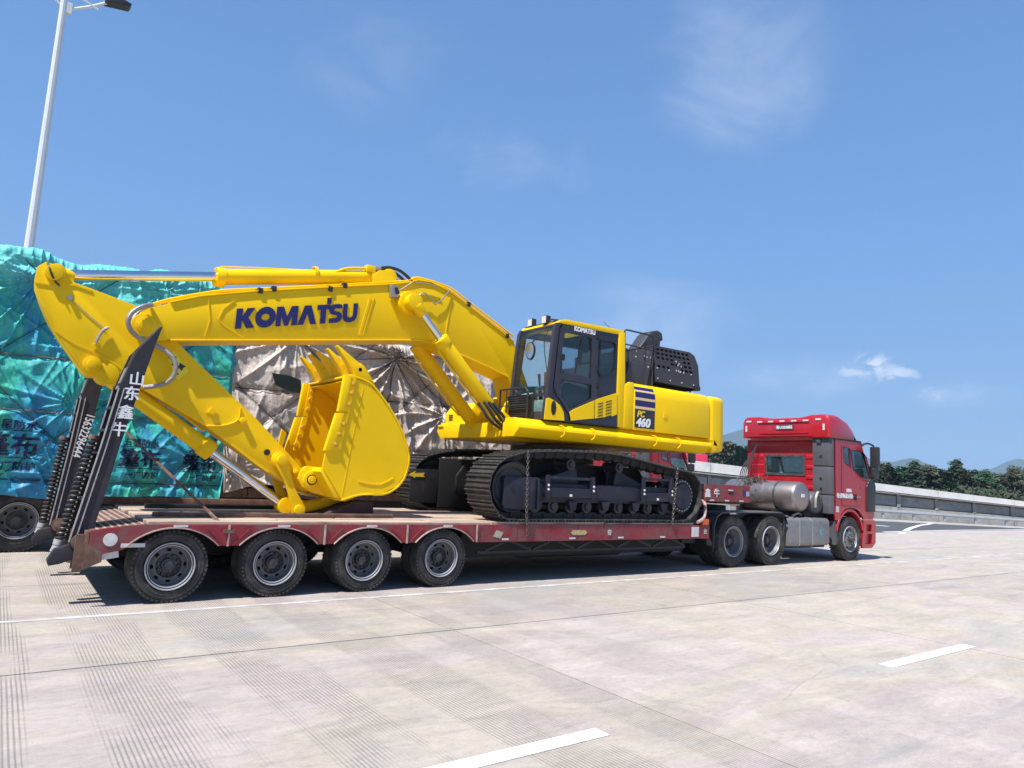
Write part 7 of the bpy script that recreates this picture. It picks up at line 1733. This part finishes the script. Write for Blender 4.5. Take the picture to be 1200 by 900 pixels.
# ================================================================ TARPED LORRY BEHIND
VT = {}
def vnoise(x, y, seed=0):
    if seed not in VT: VT[seed] = np.random.RandomState(seed).rand(256, 256)
    T = VT[seed]
    xi = np.floor(x).astype(int); yi = np.floor(y).astype(int); fx = x-xi; fy = y-yi
    fx = fx*fx*(3-2*fx); fy = fy*fy*(3-2*fy)
    g = lambda a, b: T[a % 256, b % 256]
    return (g(xi, yi)*(1-fx)+g(xi+1, yi)*fx)*(1-fy)+(g(xi, yi+1)*(1-fx)+g(xi+1, yi+1)*fx)*fy
def fold_field(X, Z, seed, anchors, crumple=1.0, star=1.0, lines=()):
    """outward offset of the sheet (metres) over along/height coordinates"""
    h = 0.22*(vnoise(X*0.7+9, Z*0.8+3, seed)-0.5)
    wx = X+0.35*(vnoise(X*1.1, Z*1.1, seed+1)-.5); wz = Z+0.35*(vnoise(X*1.3, Z*1.3, seed+2)-.5)
    for f, a in ((1.1, 0.060), (3.0, 0.010), (7.5, 0.006), (17, 0.004)):
        r = 1-np.abs(2*vnoise(wx*f, wz*f*0.7, seed+int(f*10))-1); h = h+crumple*a*(r**2.2)
        r = 1-np.abs(2*vnoise((wx+wz*0.9)*f*0.8, (wz-wx)*f*0.35, seed+int(f*10)+5)-1); h = h+crumple*a*0.8*(r**2.5)
    a_ = 0.5+1.4*(vnoise(X*0.45+3, Z*0.4, seed+70)-.5)
    q = X*np.cos(a_)+Z*np.sin(a_)*0.6+0.25*vnoise(X*1.5, Z*1.5, seed+71)
    r = 1-np.abs(2*vnoise(q*5.0, (Z-X*.3)*0.55, seed+72)-1); h = h+crumple*0.055*r**4
    q2 = X*np.cos(a_*1.5-1)-Z*np.sin(a_*1.5-1)
    r = 1-np.abs(2*vnoise(q2*7.0, (Z+X*.4)*0.8, seed+73)-1); h = h+crumple*0.022*r**4
    for (ax_, az_, n_, R_, amp) in anchors:
        dx = X-ax_; dz = Z-az_; rr = np.sqrt(dx*dx+dz*dz)+1e-4; th = np.arctan2(dz, dx)
        tn = th*n_/2+1.6*vnoise(th*1.2+7+ax_*3, rr*0.35+az_, seed+9)+0.25*np.sin(rr*2.1+ax_)
        ridge = (1-np.abs(np.sin(tn)))**2.2*(0.05+0.85*vnoise(th*2.6+ax_*5, rr*0.5, seed+12))
        fall = np.exp(-(rr/R_)**1.6)*np.clip(rr/0.10, 0, 1)
        h = h+star*amp*ridge*fall-star*amp*0.25*np.exp(-(rr/0.12)**2)
    # long pleats running along the top edge
    tb = np.clip((Z-4.15)/0.5, 0, 1)
    r = 1-np.abs(2*vnoise(X*0.9+Z*1.3, Z*8.5-X*1.2, seed+80)-1); h = h+0.045*tb*r**2
    r = 1-np.abs(2*vnoise(X*1.1-Z*1.0+5, Z*10+X*1.6, seed+81)-1); h = h+0.035*tb*r**2
    for kind, c0, c1 in lines:      # rope pressed into the sheet: z = c0 + c1*x
        d = np.abs(Z-(c0+c1*X))/sqrt(1+c1*c1); h = h-0.045*np.exp(-(d/0.07)**2)
    return h
class Tarp:
    def __init__(s, x0, x1, zb, zt, yf, depth, seed, anchors, lines, topamp=0.18, crumple=1.0, star=1.0):
        s.__dict__.update(locals())
    def ztop(s, X): return s.zt(X)+s.topamp*((vnoise(X*1.1+2, X*0+4.5, s.seed+30)-0.5)*1.3+0.5*(vnoise(X*3.1+2, X*0+4.5, s.seed+31)-0.5))
    def front_y(s, X, Z): return s.yf-fold_field(X, Z, s.seed, s.anchors, s.crumple, s.star, s.lines)
    def mesh(s, name, m, nx, nz):
        X = np.linspace(s.x0, s.x1, nx); zt = s.ztop(X)
        nt = 26; P = []
        for j in range(nz):                                   # front
            t = j/(nz-1); Z = s.zb(X)+(zt-0.16-s.zb(X))*t
            h = s.front_y(X, Z); lean = 0.10*t*t
            P.append(np.stack([X, h+lean, Z], -1))
        base = P[-1]
        for j in range(1, 7):                                 # rounded shoulder
            a = pi/2*j/6; yy = base[:, 1]+0.16*(1-cos(a)); Z = zt-0.16+0.16*sin(a)+0.03*(vnoise(X*3, X*0+j*.5, s.seed+40)-.5)
            P.append(np.stack([X, yy, Z], -1))
        yl = P[-1][:, 1]
        for j in range(1, nt):                                # roof
            t = j/(nt-1); yy = yl+(s.yf+s.depth-yl)*t
            Z = zt+0.5*s.topamp*(vnoise(X*1.7, X*0+t*4, s.seed+41)-.3)*sin(pi*min(1, t*1.05))-0.10*sin(pi*t)*0+fold_field(X, yy+10, s.seed+3, [], s.crumple)*0.35-0.01
            P.append(np.stack([X, yy, Z if t < 1 else Z], -1))
        for j in range(1, 10):
            t = j/9; P.append(np.stack([X, np.full_like(X, s.yf+s.depth)+0.0*X, (P[6+nz+nt-2][:, 2])*(1-t)+s.zb(X)*t], -1))
        G = np.array(P)                                        # rows x nx x 3
        # gather the ends in
        ne = 12; L = []; R = []
        cen0 = G[:, 0].mean(0); cen1 = G[:, -1].mean(0)
        for k in range(1, ne+1):
            f = k/ne; w = 0.10*sin(f*pi/2)
            a = G[:, 0]*(1-f)+cen0*f; a[:, 0] = s.x0-w-0.05*vnoise(a[:, 1]*3, a[:, 2]*3, s.seed+50)*sin(pi*f); L.append(a)
            b = G[:, -1]*(1-f)+cen1*f; b[:, 0] = s.x1+w+0.08*(vnoise(b[:, 1]*3, b[:, 2]*3, s.seed+51))*sin(pi*f); R.append(b)
        full = np.concatenate([np.array(L[::-1]).transpose(1, 0, 2), G, np.array(R).transpose(1, 0, 2)], axis=1)
        r, c = full.shape[:2]
        idx = np.arange(r*c).reshape(r, c)
        F = np.stack([idx[:-1, :-1], idx[:-1, 1:], idx[1:, 1:], idx[1:, :-1]], -1).reshape(-1, 4)
        me = bpy.data.meshes.new(name); me.from_pydata(full.reshape(-1, 3).tolist(), [], F.tolist())
        me.materials.append(m); me.polygons.foreach_set('use_smooth', [True]*len(me.polygons)); me.update()
        o = bpy.data.objects.new(name, me); COL.objects.link(o); return o
def tarp_mat(name, kind):
    m, nt, b, oc = new_mat(name)
    if kind == 'blue':
        n1 = noise_node(nt, map_node(nt, oc, (1.0, 1, 0.45)), 0.8, 4, 0.55, 0.9)
        c = ramp_node(nt, n1, [(0.34, (0.03, 0.20, 0.44)), (0.45, (0.03, 0.34, 0.47)), (0.52, (0.04, 0.47, 0.40)), (0.60, (0.05, 0.50, 0.34)), (0.72, (0.03, 0.20, 0.39))])
        n2 = noise_node(nt, map_node(nt, oc, (2.6, 1, 0.7)), 1.8, 5, 0.6, 0.6)
        c = mix_node(nt, ramp_node(nt, n2, [(0.45, (0, 0, 0)), (0.62, (0.6, 0.6, 0.6))]), c, (0.03, 0.24, 0.44))
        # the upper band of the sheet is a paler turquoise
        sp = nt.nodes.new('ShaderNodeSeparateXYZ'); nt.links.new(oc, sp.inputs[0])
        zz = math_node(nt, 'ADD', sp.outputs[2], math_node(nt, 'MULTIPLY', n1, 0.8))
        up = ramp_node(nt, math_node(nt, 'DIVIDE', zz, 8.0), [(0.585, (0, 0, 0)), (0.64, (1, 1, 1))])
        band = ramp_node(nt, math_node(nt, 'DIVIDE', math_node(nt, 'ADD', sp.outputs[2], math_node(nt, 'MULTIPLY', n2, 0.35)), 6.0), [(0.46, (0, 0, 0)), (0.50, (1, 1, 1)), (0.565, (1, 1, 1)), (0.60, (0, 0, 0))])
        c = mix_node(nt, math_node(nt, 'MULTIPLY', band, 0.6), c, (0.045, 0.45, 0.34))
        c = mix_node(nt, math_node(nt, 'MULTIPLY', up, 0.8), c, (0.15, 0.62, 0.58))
        rough = 0.56
    else:
        n1 = noise_node(nt, map_node(nt, oc, (0.8, 1, 0.8)), 1.0, 6, 0.65, 1.0)
        c = ramp_node(nt, n1, [(0.30, (0.44, 0.37, 0.32)), (0.50, (0.60, 0.51, 0.44)), (0.62, (0.52, 0.455, 0.42)), (0.75, (0.68, 0.59, 0.52))])
        n2 = noise_node(nt, map_node(nt, oc, (2.5, 1, 1.2)), 3.0, 6, 0.7, 0.8)
        c = mix_node(nt, ramp_node(nt, n2, [(0.5, (0, 0, 0)), (0.72, (0.6, 0.6, 0.6))]), c, (0.31, 0.27, 0.25))
        rough = 0.48; b.inputs['Metallic'].default_value = 0.05
    # fine grain and dusty wear
    fn = noise_node(nt, map_node(nt, oc, (1.5, 1, 0.7), (0, 0.4, 0)), 16, 8, 0.75, 0.5)
    c = mix_node(nt, 0.8, c, ramp_node(nt, fn, [(0.32, (0.66, 0.66, 0.66)), (0.52, (1, 1, 1)), (0.70, (1.35, 1.33, 1.30))]), 'MULTIPLY')
    nt.links.new(c, b.inputs['Base Color']); b.inputs['Roughness'].default_value = rough
    b.inputs['Specular IOR Level'].default_value = 0.45; b.inputs['Coat Weight'].default_value = 0.06; b.inputs['Coat Roughness'].default_value = 0.25
    v1 = nt.nodes.new('ShaderNodeTexVoronoi'); v1.feature = 'F1'; v1.inputs['Scale'].default_value = 6.5
    wv = mix_node(nt, 0.25, oc, nt.nodes.new('ShaderNodeTexNoise').outputs[1]); nt.links.new(wv, v1.inputs['Vector'])
    h1 = noise_node(nt, map_node(nt, oc, (1.7, 1, 0.8), (0, 0.5, 0)), 9, 8, 0.72, 1.2)
    h1 = math_node(nt, 'ADD', h1, noise_node(nt, map_node(nt, oc, (0.6, 1, 2.4), (0, -0.6, 0)), 14, 6, 0.7, 0.8))
    hh = math_node(nt, 'ADD', math_node(nt, 'MULTIPLY', h1, 0.9), math_node(nt, 'MULTIPLY', v1.outputs[0], 0.25))
    nt.links.new(bump_node(nt, hh, 0.42, 0.02), b.inputs['Normal'])
    return m
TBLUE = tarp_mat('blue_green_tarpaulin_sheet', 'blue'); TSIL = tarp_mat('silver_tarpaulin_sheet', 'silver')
r4 = random.Random(21)
ancB = [(r4.uniform(-6, 1.5), r4.choice((1.45, 2.6, 3.7, 4.75))+r4.uniform(-.2, .2), r4.choice((9, 12, 15)), r4.uniform(.7, 1.3), r4.uniform(.07, .12)) for _ in range(8)]
ancB += [(-1.55, 4.6, 22, 2.0, 0.15), (-0.85, 2.55, 18, 1.2, 0.12), (0.35, 4.75, 17, 1.4, 0.12), (1.2, 1.65, 15, 1.1, 0.10)]
linB = [('h', 3.30, 0.01), ('h', 2.35, 0.0), ('h', 1.2, 0.0)]+[('d', c, 0.95) for c in (0.6, 2.9, 5.2, 7.4)]+[('d', c, -0.95) for c in (-1.6, 0.9, 3.2, 5.3)]
ancS = [(5.30, 4.20, 20, 2.4, 0.24), (3.0, 4.3, 16, 1.6, 0.15), (2.0, 1.55, 18, 1.3, 0.17), (6.6, 3.0, 15, 1.4, 0.14), (4.3, 2.4, 14, 1.2, 0.11)]
linS = [('h', 3.1, 0.02), ('h', 2.0, 0.02)]+[('d', c, 0.85) for c in (-1.6, 0.4, 2.4)]+[('d', c, -0.85) for c in (4.8, 6.9, 8.9)]
TB = Tarp(-6.5, 1.72, lambda X: 0.93+0.05*np.sin(X*2.1), lambda X: 5.12+0.0*X, 5.25, 2.4, 3, ancB, linB, 0.34, 1.15, 1.0)
TS = Tarp(1.80, 8.9, lambda X: np.where(X < 3.4, 1.15+0.10*np.sin(X*3), 1.35+0.06*np.sin(X*2)), lambda X: 4.62+0.0*X, 5.30, 2.35, 8, ancS, linS, 0.25, 1.15, 1.1)
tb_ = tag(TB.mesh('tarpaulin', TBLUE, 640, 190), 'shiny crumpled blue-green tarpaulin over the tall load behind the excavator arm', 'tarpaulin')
ts_ = tag(TS.mesh('tarpaulin', TSIL, 560, 170), 'wrinkled silver-brown tarpaulin over the load behind the bucket', 'tarpaulin')
# printed lettering follows the folds of the sheet
def drape(o, tarp, off=0.012):
    n = len(o.data.vertices); c = np.zeros(n*3); o.data.vertices.foreach_get('co', c); c = c.reshape(-1, 3)
    c[:, 1] = tarp.front_y(c[:, 0], c[:, 2])+0.10*((c[:, 2]-0.93)/3.9)**2-off
    o.data.vertices.foreach_set('co', c.ravel()); o.data.update()
def printed(body, x, z, size, bold, tarp, par, mt):
    c = bpy.data.curves.new('lettering', 'FONT'); c.body = body; c.size = size; c.resolution_u = 3
    t = bpy.data.objects.new('lettering', c); COL.objects.link(t); me = bpy.data.meshes.new_from_object(t); bpy.data.objects.remove(t)
    me = embolden(me, bold, 'lettering')
    bm = bmesh.new(); bm.from_mesh(me); bmesh.ops.triangulate(bm, faces=bm.faces)
    for _ in range(2):
        es = [e for e in bm.edges if e.calc_length() > 0.05]
        if es: bmesh.ops.subdivide_edges(bm, edges=es, cuts=1); bmesh.ops.triangulate(bm, faces=bm.faces)
    bm.to_mesh(me); bm.free()
    for v in me.vertices: a, b_ = v.co.x, v.co.y; v.co = (x+a, 0, z+b_)
    me.materials.clear(); me.materials.append(mt)
    o = bpy.data.objects.new('lettering', me); COL.objects.link(o); drape(o, tarp); o.parent = par; return o
DKB = mat('dark_tarp_print', (0.004, 0.012, 0.06), 0.4, var=0.1)
for (x, z, sc) in ((-1.92, 1.62, 1.0), (0.05, 1.52, 0.85), (1.10, 1.50, 0.8)):
    printed('篷布', x-0.12*sc, z, 0.40*sc, 0.010, TB, tb_, DKB)
    printed('五星防水', x-0.06*sc, z+0.42*sc, 0.17*sc, 0.003, TB, tb_, DKB)
    printed('一厂防护', x+0.02*sc, z-0.26*sc, 0.16*sc, 0.003, TB, tb_, DKB)
    for zz in (z+0.38*sc, z-0.07*sc):
        n = 24; vs = []
        for k in range(n+1):
            xx = x-0.12*sc+0.85*sc*k/n
            for dz in (0, 0.014): vs.append((xx, 0, zz+dz))
        me = bpy.data.meshes.new('print_rule'); me.from_pydata(vs, [], [(2*k, 2*k+2, 2*k+3, 2*k+1) for k in range(n)]); me.materials.append(DKB)
        o = bpy.data.objects.new('print_rule', me); COL.objects.link(o); drape(o, TB); o.parent = tb_
# lashing ropes: each lies on the sheet it holds
ROPE = mat('thin_dark_rope', (0.035, 0.03, 0.03), 0.8)
ROPEB = mat('brown_strap', (0.16, 0.10, 0.08), 0.8)
def rope(tarp, par, p, q, r=0.008, mt=ROPE, off=0.03):
    n = max(12, int(hypot(q[0]-p[0], q[1]-p[1])/0.16)); pts = []
    X = np.array([lerp(p[0], q[0], k/n) for k in range(n+1)]); Z = np.array([lerp(p[1], q[1], k/n) for k in range(n+1)])
    X = np.clip(X, tarp.x0+0.02, tarp.x1-0.02); Z = np.minimum(Z, tarp.ztop(X)-0.2)
    Y = tarp.front_y(X, Z)+0.10*((Z-0.93)/3.9)**2-off
    m = MB(); m.tube([(float(a), float(b_), float(c)) for a, b_, c in zip(X, Y, Z)], r, 5, 1); return obj('lashing_rope', m, mt, par)
for kind, c0, c1 in linB:
    if kind == 'h': rope(TB, tb_, (-6.4, c0-6.4*c1), (1.7, c0+1.7*c1), 0.011, ROPEB if c0 > 2 else ROPE)
    else:
        xa, xb = sorted(((1.0-c0)/c1, (4.9-c0)/c1)); xa, xb = max(xa, -6.4), min(xb, 1.7)
        if xb > xa+0.3: rope(TB, tb_, (xa, c0+c1*xa), (xb, c0+c1*xb), 0.007)
for kind, c0, c1 in linS:
    if kind == 'h': rope(TS, ts_, (1.85, c0+1.85*c1), (8.8, c0+8.8*c1), 0.010)
    else:
        xa, xb = sorted(((1.3-c0)/c1, (4.5-c0)/c1)); xa, xb = max(xa, 1.85), min(xb, 8.8)
        if xb > xa+0.3: rope(TS, ts_, (xa, c0+c1*xa), (xb, c0+c1*xb), 0.008)
for a_, r_ in ((5.30, 10),):
    for k in range(r_):
        t = 2*pi*k/r_+.2; rope(TS, ts_, (5.30+0.05*cos(t), 4.20+0.05*sin(t)), (5.30+1.3*cos(t), 4.20+min(.25, 1.0*sin(t)) if sin(t) > 0 else 4.20+1.0*sin(t)), 0.008)
# tear in the silver sheet showing the load
tw = [(2.468, 3.48), (2.818, 3.471), (3.056, 3.411), (3.099, 3.148), (2.848, 3.155), (2.559, 3.246)]
m = MB(); m.prism(tw, 5.02, 5.05); obj('green_patch', m, mat('dark_green_patch', (0.006, 0.016, 0.014), 0.7), ts_)
# the semi-trailer that carries both loads
ST_ = thing('tarped_trailer', (0.5, 6.5, 0), 'dark semi-trailer under the two tarpaulined loads behind the lowbed', 'trailer')
m = MB(); m.box(-6.3, 11.8, 5.35, 7.6, 1.0, 1.20); obj('bed', m, CHAS, ST_, bevel=0.02)
for k in range(4):
    m = MB(); m.box(-6.3+4.3*k, -6.3+4.3*(k+1)-0.02, 5.30, 5.35, 0.98, 1.16); obj('side_rail', m, RUSTM, ST_)
m = MB(); m.box(-6.2, 11.5, 6.0, 6.15, 0.6, 1.0); m.box(-6.2, 11.5, 6.8, 6.95, 0.6, 1.0); objs('chassis_beam', m, CHAS, ST_)
for x in (-1.40, -2.72, -4.04):
    wheel(ST_, x, 5.28, 0.52, 1.04, 0.28, 0.30, 0.15, side=-1, ang=x); wheel(ST_, x, 7.68, 0.52, 1.04, 0.28, 0.30, 0.15, side=1)
m = MB(); m.prism([(-0.72, 0.95), (-0.55, 0.55), (-0.50, 0.55), (-0.62, 0.98)], 5.3, 5.9); obj('mud_flap', m, CHAS, ST_)
m = MB(); m.box(1.6, 3.2, 5.45, 6.0, 0.45, 0.95); obj('tool_chest', m, CHAS, ST_, bevel=0.02)
m = MB(); m.box(4.4, 4.55, 5.5, 5.65, 0.1, 1.0); obj('landing_leg', m, CHAS, ST_)
m = MB(); m.box(8.95, 11.6, 5.45, 7.5, 1.20, 2.25); obj('stacked_cargo', m, mat('cargo_red_brown', (0.22, 0.05, 0.04), 0.7, var=.4, scale=4), ST_, bevel=0.03)


# ================================================================ summer haze
m = MB(); m.box(-5200, 5200, -5200, 5200, -60, 330)
hz = bpy.data.materials.new('haze_air'); hz.use_nodes = True; nt = hz.node_tree; nt.nodes.clear()
out = nt.nodes.new('ShaderNodeOutputMaterial'); pv = nt.nodes.new('ShaderNodeVolumePrincipled')
pv.inputs['Color'].default_value = (0.50, 0.74, 1.0, 1); pv.inputs['Density'].default_value = 0.00019; pv.inputs['Anisotropy'].default_value = 0.0
nt.links.new(pv.outputs[0], out.inputs['Volume'])
me = bpy.data.meshes.new('haze'); me.from_pydata(m.v, [], m.f); me.materials.append(hz)
ho = bpy.data.objects.new('haze', me); COL.objects.link(ho); ho['kind'] = 'stuff'; ho['label'] = 'thin blue summer haze filling the air towards the distant hills'
